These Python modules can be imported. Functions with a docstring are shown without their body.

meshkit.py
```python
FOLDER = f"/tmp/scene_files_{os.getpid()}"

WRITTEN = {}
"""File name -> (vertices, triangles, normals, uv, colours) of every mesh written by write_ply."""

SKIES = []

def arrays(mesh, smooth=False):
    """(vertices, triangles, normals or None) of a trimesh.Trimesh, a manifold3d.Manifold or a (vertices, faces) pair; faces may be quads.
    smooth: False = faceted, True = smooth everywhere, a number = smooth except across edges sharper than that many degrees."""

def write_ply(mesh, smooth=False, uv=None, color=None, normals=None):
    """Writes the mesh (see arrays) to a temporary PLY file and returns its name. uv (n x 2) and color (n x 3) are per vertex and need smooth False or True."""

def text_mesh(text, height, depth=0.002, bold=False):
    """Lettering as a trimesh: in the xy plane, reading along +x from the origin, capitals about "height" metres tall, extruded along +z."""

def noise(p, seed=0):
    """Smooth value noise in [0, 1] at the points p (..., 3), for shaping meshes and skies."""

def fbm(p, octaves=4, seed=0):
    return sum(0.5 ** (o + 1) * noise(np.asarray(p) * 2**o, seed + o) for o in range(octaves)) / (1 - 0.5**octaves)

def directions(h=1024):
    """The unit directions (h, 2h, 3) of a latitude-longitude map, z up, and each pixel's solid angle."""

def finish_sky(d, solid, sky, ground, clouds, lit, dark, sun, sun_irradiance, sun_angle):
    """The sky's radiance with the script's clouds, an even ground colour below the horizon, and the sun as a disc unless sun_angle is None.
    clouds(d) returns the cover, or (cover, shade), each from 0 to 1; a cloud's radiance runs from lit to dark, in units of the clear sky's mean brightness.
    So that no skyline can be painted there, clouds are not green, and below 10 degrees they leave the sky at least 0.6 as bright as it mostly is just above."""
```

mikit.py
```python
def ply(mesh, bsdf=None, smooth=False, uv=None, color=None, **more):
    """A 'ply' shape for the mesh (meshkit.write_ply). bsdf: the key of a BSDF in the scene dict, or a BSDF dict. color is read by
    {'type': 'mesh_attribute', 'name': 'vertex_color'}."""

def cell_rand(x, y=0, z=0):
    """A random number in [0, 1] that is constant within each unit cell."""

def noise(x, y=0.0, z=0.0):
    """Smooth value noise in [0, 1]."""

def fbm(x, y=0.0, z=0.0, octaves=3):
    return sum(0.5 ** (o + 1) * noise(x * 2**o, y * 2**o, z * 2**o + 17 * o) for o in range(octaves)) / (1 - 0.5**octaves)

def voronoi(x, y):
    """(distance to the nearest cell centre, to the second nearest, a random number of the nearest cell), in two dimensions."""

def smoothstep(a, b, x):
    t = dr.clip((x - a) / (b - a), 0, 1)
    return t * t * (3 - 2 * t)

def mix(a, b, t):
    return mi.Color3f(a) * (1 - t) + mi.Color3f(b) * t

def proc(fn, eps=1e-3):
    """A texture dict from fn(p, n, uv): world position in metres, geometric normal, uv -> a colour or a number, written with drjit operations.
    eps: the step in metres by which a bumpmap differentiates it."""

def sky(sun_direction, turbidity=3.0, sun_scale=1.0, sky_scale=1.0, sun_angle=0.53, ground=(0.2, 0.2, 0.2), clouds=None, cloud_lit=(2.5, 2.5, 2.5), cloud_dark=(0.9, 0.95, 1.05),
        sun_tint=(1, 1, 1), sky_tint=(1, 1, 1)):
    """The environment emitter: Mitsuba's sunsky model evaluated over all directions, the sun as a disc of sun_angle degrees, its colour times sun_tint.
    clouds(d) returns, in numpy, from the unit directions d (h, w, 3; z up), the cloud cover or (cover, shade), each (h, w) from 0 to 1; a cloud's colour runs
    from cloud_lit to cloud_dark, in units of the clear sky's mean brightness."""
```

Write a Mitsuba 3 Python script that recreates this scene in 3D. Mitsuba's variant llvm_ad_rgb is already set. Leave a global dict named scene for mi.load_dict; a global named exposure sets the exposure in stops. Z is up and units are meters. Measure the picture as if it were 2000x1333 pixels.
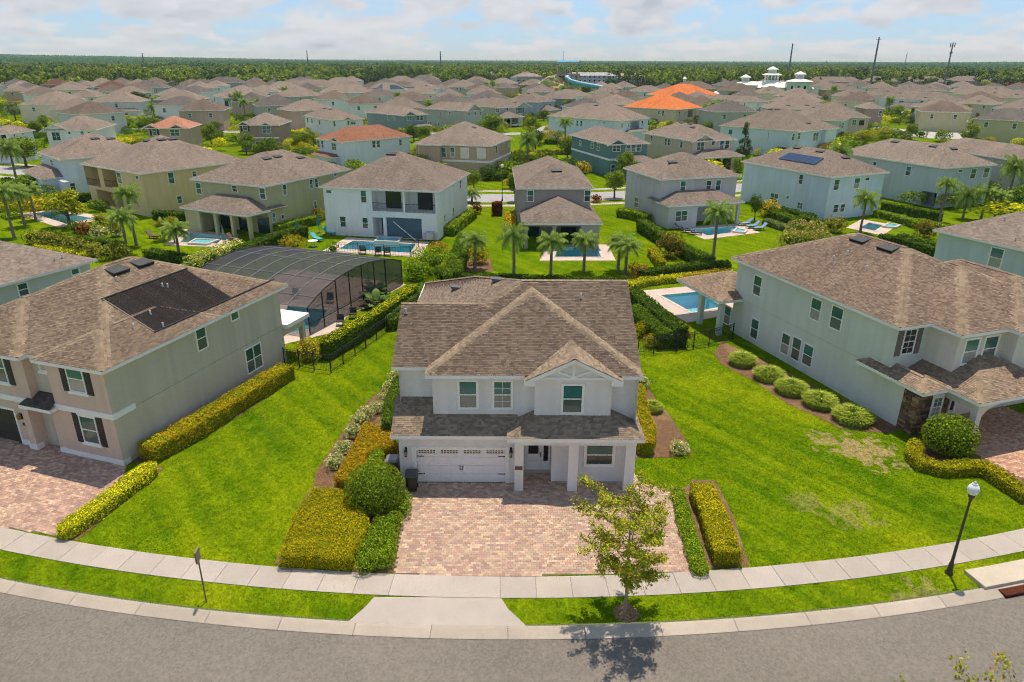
import math, random
import numpy as np, drjit as dr, mitsuba as mi, trimesh, mapbox_earcut
from shapely.geometry import Polygon, LineString, Point, box as sbox, MultiPolygon
from shapely.ops import unary_union
from shapely import contains_xy
import shapely
import mikit, meshkit
from mikit import noise, fbm, cell_rand, smoothstep, mix

T = mi.ScalarTransform4f
scene, labels = {}, {}
rng = np.random.default_rng(7)
random.seed(7)

# ------------------------------------------------------------------ camera, sky, exposure
CAM_H, F_PX, HORIZON, ROLL = 21.0, 1365.0, 118.0, 0.26
pitch = math.atan((666.5 - HORIZON) / F_PX)
fw = np.array([0, math.cos(pitch), -math.sin(pitch)])
rt = np.array([1.0, 0, 0]); up = np.cross(rt, fw); ra = math.radians(ROLL)
up2 = up * math.cos(ra) - rt * math.sin(ra)
scene['camera'] = {'type': 'perspective', 'fov': math.degrees(2 * math.atan(1000 / F_PX)), 'fov_axis': 'x', 'near_clip': 0.5, 'far_clip': 90000.0,
                   'to_world': T().look_at(origin=[0, 0, CAM_H], target=[0, float(CAM_H * 0 + fw[1] * 10), float(CAM_H + fw[2] * 10)], up=[float(x) for x in up2])}
exposure = 1.68
HAZE = 0.00007


def clouds(d):
    z = np.maximum(d[..., 2], 0.0)
    az = np.arctan2(d[..., 0], d[..., 1])
    el = np.arcsin(np.clip(z, 0, 1))
    # a deck of small fair-weather cumulus, flattened towards the horizon
    r = 1.0 / (z + 0.035)
    p = np.stack([az * 12.0, np.log(z + 0.03) * 2.9, np.full_like(az, 3.7)], -1)
    w = meshkit.fbm(p * 1.7 + 5, 3, 3) - 0.5
    n = meshkit.fbm(p * np.array([1.0, 1.0, 1.0]) + w[..., None] * 1.1, 6, 11)
    n2 = meshkit.fbm(p * np.array([2.7, 3.1, 1.0]) + 31, 5, 5)
    v = n * 0.66 + n2 * 0.34
    high = np.clip((el - 0.10) / 0.5, 0, 1)          # towards the zenith one looks between the clouds, not along them
    cover = np.clip((v - 0.43 - 0.09 * high) / 0.09, 0, 1)
    cover = cover * cover * (3 - 2 * cover)
    # undersides: what lies a little lower in the same cloud is greyer
    q = p.copy(); q[..., 1] += 0.42
    vb = meshkit.fbm(q + w[..., None] * 1.1, 4, 11) * 0.66 + n2 * 0.34
    shade = np.clip((vb - v) * 4.2 + 0.22, 0, 1) * np.clip((v - 0.40) / 0.2, 0, 1)
    veil = 0.10 + 0.34 * np.exp(-el / 0.03)
    return np.clip(veil + (0.97 - veil) * cover, 0, 1), shade


SUN = (0.30, 1.28, 4.6)
scene['sky'] = mikit.sky(SUN, turbidity=3, sky_scale=1.2, clouds=clouds, cloud_lit=(1.95, 1.98, 2.06), cloud_dark=(1.08, 1.22, 1.48), sky_tint=(0.95, 1.0, 1.10), ground=(0.12, 0.15, 0.07), sun_angle=0.6)


# ------------------------------------------------------------------ colour packed in uv: u = 255 r (whole) + g, v = b
def pack(c):
    c = np.clip(np.asarray(c, float), 0, 1)
    return np.stack([np.floor(c[..., 0] * 255) + 0.02 + 0.96 * c[..., 1], c[..., 2]], -1)


def unpack(uv):
    r = dr.floor(uv.x)
    return mi.Color3f(r / 255.0, (uv.x - r - 0.02) / 0.96, uv.y)


def two(b):
    return {'type': 'twosided', 'bsdf': b}


def f_matte(p, n, uv):
    return unpack(uv) * (0.88 + 0.24 * fbm(p.x * 3.1, p.y * 3.1, p.z * 3.1, 3))


def f_plain(p, n, uv):
    return unpack(uv)


def f_stucco(p, n, uv):
    big = fbm(p.x * 0.35, p.y * 0.35, p.z * 0.35, 3)
    fine = noise(p.x * 14, p.y * 14, p.z * 14)
    drip = noise((p.x + p.y) * 2.2, (p.x - p.y) * 2.2, p.z * 0.25)
    return unpack(uv) * (0.80 + 0.18 * big + 0.10 * fine + 0.14 * drip)


def roof_streak(p, n):
    h = dr.maximum(dr.sqrt(n.x * n.x + n.y * n.y), 1e-3)
    a = (n.y * p.x - n.x * p.y) / h
    stain = noise(a * 1.3, p.z * 0.35, n.x * 9) * 0.6 + noise(a * 4.1, p.z * 0.8, n.y * 9) * 0.4
    blotch = fbm(p.x * 0.33, p.y * 0.33, p.z * 0.5, 3)
    return a, h, stain, blotch


def f_roof(p, n, uv):
    a, h, stain, blotch = roof_streak(p, n)
    row = dr.floor(p.z / (0.14 * h))
    tab = dr.floor(a / 0.27 + 7 * cell_rand(row, 3, 1))
    k = cell_rand(row, tab, 5)
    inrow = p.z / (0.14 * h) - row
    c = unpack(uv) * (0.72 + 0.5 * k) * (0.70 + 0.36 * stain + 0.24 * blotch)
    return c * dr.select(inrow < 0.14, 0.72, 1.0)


def f_shingle(p, n, uv):
    a, h, stain, blotch = roof_streak(p, n)
    grain = noise(p.x * 60, p.y * 60, p.z * 60)
    return unpack(uv) * (0.74 + 0.30 * stain + 0.22 * blotch) * (0.85 + 0.3 * grain)


def f_leaf(p, n, uv):
    return unpack(uv) * (0.8 + 0.4 * noise(p.x * 0.8, p.y * 0.8, p.z * 0.8))


DRY = [(20.7, 35.3, 1.9, .75), (19.0, 36.8, 1.0, .55), (16.9, 29.3, 1.3, .3), (15.3, 30.3, .9, .25), (22.5, 24.0, 1.0, .4), (17.6, 23.4, 1.2, .35)]
YEL = [(12.1, 48.5, 2.0), (14.6, 44.5, 2.4), (17.6, 41.5, 2.6), (19.0, 39.5, 1.6), (18.6, 26.5, 1.6), (-10.5, 28.6, 2.5), (19.8, 25.4, 1.6), (-12.7, 22.9, 1.3)]


def lawn_colour(p):
    m1 = fbm(p.x * 0.28, p.y * 0.28, 1.0, 3)
    m2 = fbm(p.x * 1.6, p.y * 1.6, 4.0, 3)
    fine = noise(p.x * 17, p.y * 17, 2.0)
    fine2 = noise(p.x * 6.1, p.y * 6.1, 7.0)
    ang = (p.x * 0.78 + p.y * 0.62)
    stripe = noise(dr.floor(ang / 0.62), dr.floor(p.x / 400), 3.0)
    ragged = noise(ang * 1.9, (p.x - p.y) * 0.16, 9.0)
    t = m1 * 0.40 + m2 * 0.40 + ragged * 0.40 + stripe * 0.16 - 0.22
    c = mix((0.055, 0.130, 0.002), (0.185, 0.250, 0.004), dr.clip((t - 0.5) * 1.3 + 0.5, 0, 1))
    yel = mi.Float(0)
    for x, y, r in YEL:
        d = dr.sqrt((p.x - x) ** 2 + (p.y - y) ** 2) / r
        yel = dr.maximum(yel, smoothstep(1.3, 0.2, d + (m2 - 0.5) * 1.9))
    c = mix(c, (0.27, 0.32, 0.006), yel * 0.42)
    dry = mi.Float(0)
    for x, y, r, s in DRY:
        d = dr.sqrt((p.x - x) ** 2 + ((p.y - y) * 1.2) ** 2) / r
        dry = dr.maximum(dry, s * smoothstep(1.1, 0.6, d + (fbm(p.x * 2.6, p.y * 2.6, 3.0, 3) - 0.5) * 2.6))
    c = mix(c, (0.33, 0.25, 0.12), dry)
    return c, fine, fine2


def f_ground(p, n, uv):
    c, fine, fine2 = lawn_colour(p)
    c = c * (0.50 + 0.62 * fine + 0.40 * fine2)
    far = smoothstep(480.0, 640.0, dr.sqrt(p.x * p.x + p.y * p.y))
    wood = mix((0.020, 0.040, 0.010), (0.05, 0.07, 0.018), fbm(p.x * 0.02, p.y * 0.02, 1.0, 3))
    return mix(c, wood, far)


def f_blade(p, n, uv):
    c, fine, fine2 = lawn_colour(p)
    return c * (0.45 + 0.62 * uv.x + 0.50 * fine2)


def f_asphalt(p, n, uv):
    g = noise(p.x * 11, p.y * 11, 1.0) * 0.4 + noise(p.x * 24, p.y * 24, 4.0) * 0.35 + noise(p.x * 80, p.y * 80, 2.0) * 0.25
    patch = fbm(p.x * 0.25, p.y * 0.5, 3.0, 3)
    return mi.Color3f(0.182, 0.170, 0.150) * (0.56 + 0.70 * g + 0.24 * patch)


def f_concrete(p, n, uv):
    g = noise(p.x * 30, p.y * 30, p.z * 30)
    patch = fbm(p.x * 0.9, p.y * 0.9, 3.0, 4)
    return unpack(uv) * (0.80 + 0.14 * g + 0.22 * patch)


def f_mulch(p, n, uv):
    k = cell_rand(dr.floor(p.x * 14), dr.floor(p.y * 22), 1)
    q = fbm(p.x * 5, p.y * 5, 2.0, 3)
    straw = smoothstep(0.52, 0.68, fbm(p.x * 0.8, p.y * 0.8, 6.0, 3))
    c = mix((0.070, 0.040, 0.026), (0.26, 0.165, 0.10), k * 0.55 + q * 0.45)
    return mix(c, (0.34, 0.25, 0.13), straw * 0.6 * k)


P = mikit.proc
scene['matte'] = two({'type': 'diffuse', 'reflectance': P(f_matte)})
scene['stucco'] = two({'type': 'diffuse', 'reflectance': P(f_stucco)})
scene['paint'] = two({'type': 'principled', 'base_color': P(f_plain), 'roughness': 0.45, 'specular': 0.4})
scene['gloss'] = two({'type': 'principled', 'base_color': P(f_plain), 'roughness': 0.06, 'specular': 0.6})
scene['metal'] = two({'type': 'principled', 'base_color': P(f_plain), 'roughness': 0.35, 'metallic': 0.7})
scene['roof_tile'] = two({'type': 'diffuse', 'reflectance': P(f_roof)})
scene['shingle'] = two({'type': 'diffuse', 'reflectance': P(f_shingle)})
scene['leaf'] = {'type': 'principledthin', 'base_color': P(f_leaf), 'roughness': 0.5, 'diff_trans': 0.45, 'eta': 1.35}
scene['grass'] = two({'type': 'diffuse', 'reflectance': P(f_blade)})
scene['ground_turf'] = two({'type': 'diffuse', 'reflectance': P(f_ground)})
scene['asphalt'] = two({'type': 'diffuse', 'reflectance': P(f_asphalt)})
scene['concrete'] = two({'type': 'diffuse', 'reflectance': P(f_concrete)})
scene['mulch'] = two({'type': 'diffuse', 'reflectance': P(f_mulch)})
scene['water'] = {'type': 'thindielectric', 'int_ior': 1.33}
scene['screen'] = {'type': 'mask', 'opacity': 0.64, 'bsdf': two({'type': 'diffuse', 'reflectance': {'type': 'rgb', 'value': [0.075, 0.082, 0.096]}})}

# ------------------------------------------------------------------ mesh building
def tri(f):
    f = np.asarray(f, int)
    return np.vstack([f[:, [0, 1, 2]], f[:, [0, 2, 3]]]) if f.shape[1] == 4 else f


BOXF = np.array([[0, 1, 3, 2], [4, 6, 7, 5], [0, 4, 5, 1], [2, 3, 7, 6], [0, 2, 6, 4], [1, 5, 7, 3]])


class MB:
    def __init__(s, frame=None):
        s.V, s.F, s.C, s.n, s.frame = [], [], [], 0, frame

    def add(s, v, f, col):
        v = np.asarray(v, float).reshape(-1, 3)
        if s.frame is not None:
            v = v @ s.frame[0].T + s.frame[1]
        c = np.broadcast_to(np.asarray(col, float), v.shape) if np.ndim(col) == 1 else np.asarray(col, float)
        s.V.append(v); s.C.append(c); s.F.append(tri(f) + s.n); s.n += len(v)
        return s

    def box(s, x0, y0, z0, x1, y1, z1, col):
        v = [(x, y, z) for x in (x0, x1) for y in (y0, y1) for z in (z0, z1)]
        return s.add(v, BOXF, col)

    def obox(s, c, size, ang, col, tilt=0.0):
        h = np.array(size) / 2
        v = np.array([(x, y, z) for x in (-h[0], h[0]) for y in (-h[1], h[1]) for z in (-h[2], h[2])])
        if tilt:
            ct, st = math.cos(tilt), math.sin(tilt)
            v = v @ np.array([[1, 0, 0], [0, ct, -st], [0, st, ct]]).T
        ca, sa = math.cos(ang), math.sin(ang)
        return s.add(v @ np.array([[ca, -sa, 0], [sa, ca, 0], [0, 0, 1]]).T + np.array(c), BOXF, col)

    def quad(s, a, b, c, d, col):
        return s.add([a, b, c, d], [[0, 1, 2, 3]], col)

    def poly(s, pts, col):
        n = len(pts)
        return s.add(pts, [[0, i, i + 1] for i in range(1, n - 1)], col)

    def flat(s, poly, z, col):
        """A shapely polygon as a horizontal sheet."""
        for g in (poly.geoms if hasattr(poly, 'geoms') else [poly]):
            if g.is_empty or g.geom_type != 'Polygon' or g.area < 1e-4:
                continue
            rings = [np.array(g.exterior.coords)[:-1]] + [np.array(r.coords)[:-1] for r in g.interiors]
            v = np.vstack(rings)
            f = mapbox_earcut.triangulate_float64(v, np.cumsum([len(r) for r in rings]).astype(np.uint32)).reshape(-1, 3)
            s.add(np.c_[v, np.full(len(v), z)], f, col)
        return s

    def prism(s, poly, z0, z1, col, top=True):
        for g in (poly.geoms if hasattr(poly, 'geoms') else [poly]):
            for r in [g.exterior] + list(g.interiors):
                c = np.array(r.coords); n = len(c)
                v = np.vstack([np.c_[c, np.full(n, z0)], np.c_[c, np.full(n, z1)]])
                i = np.arange(n - 1)
                s.add(v, np.stack([i, i + 1, i + 1 + n, i + n], 1), col)
            if top:
                s.flat(g, z1, col)
        return s

    def tube(s, pts, radii, col, sides=8, cap=True):
        p = np.asarray(pts, float); r = np.broadcast_to(radii, (len(p),))
        t = np.gradient(p, axis=0); t /= np.linalg.norm(t, axis=1, keepdims=True) + 1e-12
        a = np.cross(t, np.where(np.abs(t[:, 2:]) < 0.9, [0, 0, 1.0], [1.0, 0, 0])); a /= np.linalg.norm(a, axis=1, keepdims=True) + 1e-12
        b = np.cross(t, a); th = np.arange(sides) * 2 * np.pi / sides
        v = p[:, None] + r[:, None, None] * (np.cos(th)[None, :, None] * a[:, None] + np.sin(th)[None, :, None] * b[:, None])
        i, j = np.meshgrid(np.arange(len(p) - 1), np.arange(sides), indexing='ij')
        q = np.stack([i * sides + j, i * sides + (j + 1) % sides, (i + 1) * sides + (j + 1) % sides, (i + 1) * sides + j], -1).reshape(-1, 4)
        s.add(v.reshape(-1, 3), q, col)
        if cap:
            for k in (0, len(p) - 1):
                s.add(v[k], [[0, i, i + 1] for i in range(1, sides - 1)], col)
        return s

    def lathe(s, prof, c, col, sides=16):
        prof = np.asarray(prof, float); th = np.arange(sides) * 2 * np.pi / sides
        v = np.stack([prof[:, 0:1] * np.cos(th) + c[0], prof[:, 0:1] * np.sin(th) + c[1], np.repeat(prof[:, 1:2], sides, 1) + c[2]], -1)
        i, j = np.meshgrid(np.arange(len(prof) - 1), np.arange(sides), indexing='ij')
        q = np.stack([i * sides + j, i * sides + (j + 1) % sides, (i + 1) * sides + (j + 1) % sides, (i + 1) * sides + j], -1).reshape(-1, 4)
        return s.add(v.reshape(-1, 3), q, col)

    def arrays(s):
        return np.vstack(s.V), np.vstack(s.F), np.vstack(s.C)

    def dict(s, bsdf, smooth=False, uv=None):
        v, f, c = s.arrays()
        return mikit.ply((v, f), bsdf, smooth=smooth, uv=pack(c) if uv is None else uv)


taken = {}


def num(name):
    k = taken.get(name, 0); taken[name] = k + 1
    return name if k == 0 else f'{name}_{k:03d}'


def put(key, mb, bsdf, smooth=False, uv=None):
    if mb.n:
        scene[key] = mb.dict(bsdf, smooth, uv)
    return key


def tag(key, label=None, cat=None, group=None, kind=None):
    d = labels.setdefault(key, {})
    for a, b in (('label', label), ('category', cat), ('group', group), ('kind', kind)):
        if b:
            d[a] = b
    return key


def part(parent, name):
    return num(f'{parent}__{name}')


WHITE = (0.78, 0.78, 0.77)
WALL = {k: tuple(min(c * 1.18, .8) for c in v) for k, v in dict(white=(.66, .68, .70), palebluewhite=(.55, .62, .68), skyblue=(.48, .58, .64), bluegrey=(.40, .46, .49), palegreen=(.44, .49, .46), yellow=(.58, .46, .26), olive=(.42, .40, .24),
            taupe=(.30, .275, .255), mauve=(.46, .45, .47), grey=(.34, .34, .34), tan=(.42, .32, .235), brown=(.30, .225, .18), tealgrey=(.20, .27, .28), greygreen=(.36, .38, .34), slate=(.30, .36, .40),
            darkgrey=(.23, .25, .27), cream=(.62, .54, .42), sand=(.50, .42, .32), teal=(.12, .215, .215), palegrey=(.55, .55, .54)).items()}
ROOF = dict(brown=(.235, .195, .165), darkbrown=(.165, .130, .108), dark=(.150, .135, .125), darkred=(.14, .075, .06), redtile=(.42, .21, .14), rusttile=(.32, .155, .10), orange=(.62, .20, .07), whitemetal=(.62, .68, .74))  # dark: far roof tone with cloud shade put into the colour
GLASS_U, GLASS_L, GLASS_D = (.03, .13, .115), (.085, .115, .10), (.012, .014, .016)
wr = np.random.default_rng(23)
DARK = (.018, .018, .02)


# ------------------------------------------------------------------ windows, roofs, houses
def frame2(o, a, n):
    """Facade frame: (along, out, up) -> world."""
    return np.array([[a[0], n[0], 0], [a[1], n[1], 0], [0, 0, 1.0]]), np.array([o[0], o[1], 0.0])


def ring(m, s0, z0, s1, z1, t, o0, o1, col):
    m.box(s0, o0, z0, s0 + t, o1, z1, col); m.box(s1 - t, o0, z0, s1, o1, z1, col)
    m.box(s0 + t, o0, z0, s1 - t, o1, z0 + t, col); m.box(s0 + t, o0, z1 - t, s1 - t, o1, z1, col)


def window(parent, fr, s, z, w, h, st='d', trim=0.09, near=False, grid=False, shutter=None, sill=False, dark=False, off=0.0):
    w, h = max(w, .35), max(h, .35)
    if st == 'p':
        return
    k = part(parent, 'window')
    m = MB(fr); s0, s1 = s - w / 2, s + w / 2
    o = off
    if st == 'o':
        m2 = MB(fr); m2.box(s0, o, z, s1, o + .03, z + h, GLASS_D)
        put(k, m2, 'gloss'); return k
    ring(m, s0, z, s1, z + h, trim, o - .02, o + .055, WHITE)
    cols = 2 if st in ('d2', 'g') else 1
    gu, gl = np.array(GLASS_U) * wr.uniform(.55, 1.35), np.array(GLASS_L) * wr.uniform(.5, 1.5)
    if wr.random() < .22: gl = np.array((.30, .30, .27)) * wr.uniform(.6, 1.1)
    pm = MB(fr); iw = (w - 2 * trim)
    for c in range(cols):
        a0 = s0 + trim + iw * c / cols; a1 = s0 + trim + iw * (c + 1) / cols
        if c:
            m.box(a0 - .04, o - .02, z + trim, a0 + .04, o + .045, z + h - trim, WHITE)
        mid = z + h * .5
        if st == 'b':
            pm.box(a0, o, z + trim, a1, o + .02, z + h - trim, (.70, .66, .60))
            for q in range(1, 4):
                m.box(a0 + (a1 - a0) * q / 4 - .012, o, z + trim, a0 + (a1 - a0) * q / 4 + .012, o + .035, z + h - trim, WHITE)
        elif st == 'x' or h < .75:
            pm.box(a0, o, z + trim, a1, o + .015, z + h - trim, gu if not dark else GLASS_D)
        else:
            pm.box(a0, o, mid, a1, o + .03, z + h - trim, gu if not dark else GLASS_D)
            pm.box(a0, o, z + trim, a1, o + .015, mid, gl if not dark else GLASS_D)
            m.box(a0, o - .02, mid - .03, a1, o + .045, mid + .03, WHITE)
            if grid:
                for zz0, zz1 in ((z + trim, mid - .03), (mid + .03, z + h - trim)):
                    m.box((a0 + a1) / 2 - .012, o + .02, zz0, (a0 + a1) / 2 + .012, o + .04, zz1, WHITE)
                    m.box(a0, o + .02, (zz0 + zz1) / 2 - .012, a1, o + .038, (zz0 + zz1) / 2 + .012, WHITE)
    if sill:
        m.box(s0 - .12, o, z - .14, s1 + .12, o + .09, z - .002, WHITE)
        m.box(s0 - .06, o, z + h + .002, s1 + .06, o + .06, z + h + .12, WHITE)
    put(k, m, 'paint'); put(k + '__pane', pm, 'gloss')
    if shutter is not None:
        for sg in (-1, 1):
            sm = MB(fr); c0 = s + sg * (w / 2 + .25)
            sm.box(c0 - .22, o, z - .05, c0 + .22, o + .03, z + h + .05, shutter)
            for q in range(int(h / .09)):
                zz = z + q * .09
                sm.box(c0 - .17, o + .031, zz, c0 + .17, o + .045, zz + .055, shutter)
            put(part(parent, 'shutter'), sm, 'paint')
    return k


def hip(u0, v0, u1, v1, ze, p, gables=''):
    """Faces of a hip roof over a rectangle, as (u, v, z) polygons."""
    W, D = u1 - u0, v1 - v0
    A, B, C, E = (u0, v0, ze), (u1, v0, ze), (u1, v1, ze), (u0, v1, ze)
    h = min(W, D) / 2; zr = ze + p * h
    if W >= D:
        r0, r1 = (u0 + (0 if 'L' in gables else h), (v0 + v1) / 2, zr), (u1 - (0 if 'E' in gables else h), (v0 + v1) / 2, zr)
        if W - D < 0.02 and not gables:
            return [[A, B, r0], [B, C, r0], [C, E, r0], [E, A, r0]]
        fs = [[A, B, r1, r0], [C, E, r0, r1]]
        fs += [] if 'L' in gables else [[E, A, r0]]
        fs += [] if 'E' in gables else [[B, C, r1]]
        return fs
    r0, r1 = ((u0 + u1) / 2, v0 + (0 if 'F' in gables else h), zr), ((u0 + u1) / 2, v1 - (0 if 'B' in gables else h), zr)
    fs = [[B, C, r1, r0], [E, A, r0, r1]]
    fs += [] if 'F' in gables else [[A, B, r0]]
    fs += [] if 'B' in gables else [[C, E, r1]]
    return fs


def holes_quads(m, W, z0, z1, holes, col):
    """A wall face (along 0..W, out 0) without its openings."""
    xs = sorted({0, W, *[min(max(x, 0), W) for h in holes for x in h[:2]]}); zs = sorted({z0, z1, *[min(max(z, z0), z1) for h in holes for z in h[2:]]})
    for a, b in zip(xs, xs[1:]):
        for c, d in zip(zs, zs[1:]):
            if any(h[0] < (a + b) / 2 < h[1] and h[2] < (c + d) / 2 < h[3] for h in holes):
                continue
            m.quad((a, 0, c), (b, 0, c), (b, 0, d), (a, 0, d), col)


def shingles(m, face, M, tone, edges=(), expo=.118, seed=0):
    """Real shingle tabs in overlapping courses on one convex face (world points)."""
    r = np.random.default_rng(seed)
    P3 = np.array(face, float)
    n = np.cross(P3[1] - P3[0], P3[2] - P3[0]); n /= np.linalg.norm(n); n = n if n[2] > 0 else -n
    s = np.cross([0, 0, 1.0], n); s /= np.linalg.norm(s); t = np.cross(n, s); t = t if t[2] > 0 else -t
    o = P3[0]; q = np.c_[(P3 - o) @ s, (P3 - o) @ t]

    def span(tv):
        xs = []
        for a, b in zip(q, np.roll(q, -1, 0)):
            if (a[1] - tv) * (b[1] - tv) < 0:
                xs.append(a[0] + (b[0] - a[0]) * (tv - a[1]) / (b[1] - a[1]))
        return (min(xs), max(xs)) if len(xs) >= 2 else None
    t0, t1 = q[:, 1].min(), q[:, 1].max()
    rows = int(math.ceil((t1 - t0) / expo))
    V, Cc = [], []
    for j in range(rows):
        a, b = t0 + j * expo, min(t0 + (j + 1) * expo, t1)
        lo, hi = span(a + 1e-3), span(b - 1e-3)
        if not lo or not hi:
            continue
        L = max(lo[1] - lo[0], hi[1] - hi[0])
        x = np.cumsum(r.uniform(.13, .30, int(L / .13) + 6)) + min(lo[0], hi[0]) - .4 * r.random()
        e = np.r_[-9e9, x[x < max(lo[1], hi[1])], 9e9]
        for x0, x1 in zip(e[:-1], e[1:]):
            b0, b1 = np.clip((x0, x1), *lo); h0, h1 = np.clip((x0, x1), *hi)
            if b1 - b0 < .004 and h1 - h0 < .004:
                continue
            lift = .016 + .010 * r.random()
            V.append([(b0, a - .012, lift), (b1, a - .012, lift), (h1, b, .004), (h0, b, .004), (b0, a - .012, -.004), (b1, a - .012, -.004)])
            k = r.random()
            c = np.array(tone) * (0.70 + 0.60 * k) * (1, 1 + .06 * (r.random() - .5), 1 + .12 * (r.random() - .5))
            Cc.append(c)
    V, Cc = np.array(V), np.array(Cc)
    W3 = o + V[..., 0:1] * s + V[..., 1:2] * t + V[..., 2:3] * n
    # paler weathering beside hips and ridges, shingle by shingle
    mid = W3[:, :4].mean(1)
    for p0, p1, wd, tn in edges:
        p0, p1 = np.array(p0, float), np.array(p1, float); d = p1 - p0; L = np.linalg.norm(d); d /= L
        k = (mid - p0) @ d; dist = np.linalg.norm(mid - p0 - np.clip(k, 0, L)[:, None] * d, axis=1)
        hit = dist < wd * (0.75 + 0.5 * r.random(len(mid)))
        Cc[hit] = np.array(tn) * (0.72 + 0.5 * r.random((hit.sum(), 1)))
    f = np.array([[0, 1, 2, 3], [4, 5, 1, 0]])
    F = (np.arange(len(V))[:, None, None] * 6 + f[None]).reshape(-1, 4)
    m.add(W3.reshape(-1, 3), F, np.repeat(Cc, 6, 0))


def caps(m, p0, p1, tone, seed=0, w=.15):
    r = np.random.default_rng(seed)
    p0, p1 = np.array(p0, float), np.array(p1, float); d = p1 - p0; L = np.linalg.norm(d); d /= L
    side = np.cross(d, [0, 0, 1.0]); side /= np.linalg.norm(side); upv = np.cross(side, d); upv = upv if upv[2] > 0 else -upv
    for k in range(int(L / .22)):
        a = p0 + d * (k * .22); b = p0 + d * min(L, (k + 1) * .22 + .06)
        c = np.array(tone) * (.8 + .4 * r.random())
        za, zb = .055, .035
        m.add([a + upv * za, a + side * w + upv * (za - w * .42), b + side * w + upv * (zb - w * .42), b + upv * zb, a - side * w + upv * (za - w * .42), b - side * w + upv * (zb - w * .42)], [[0, 1, 2, 3], [4, 0, 3, 5]], c)


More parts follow.
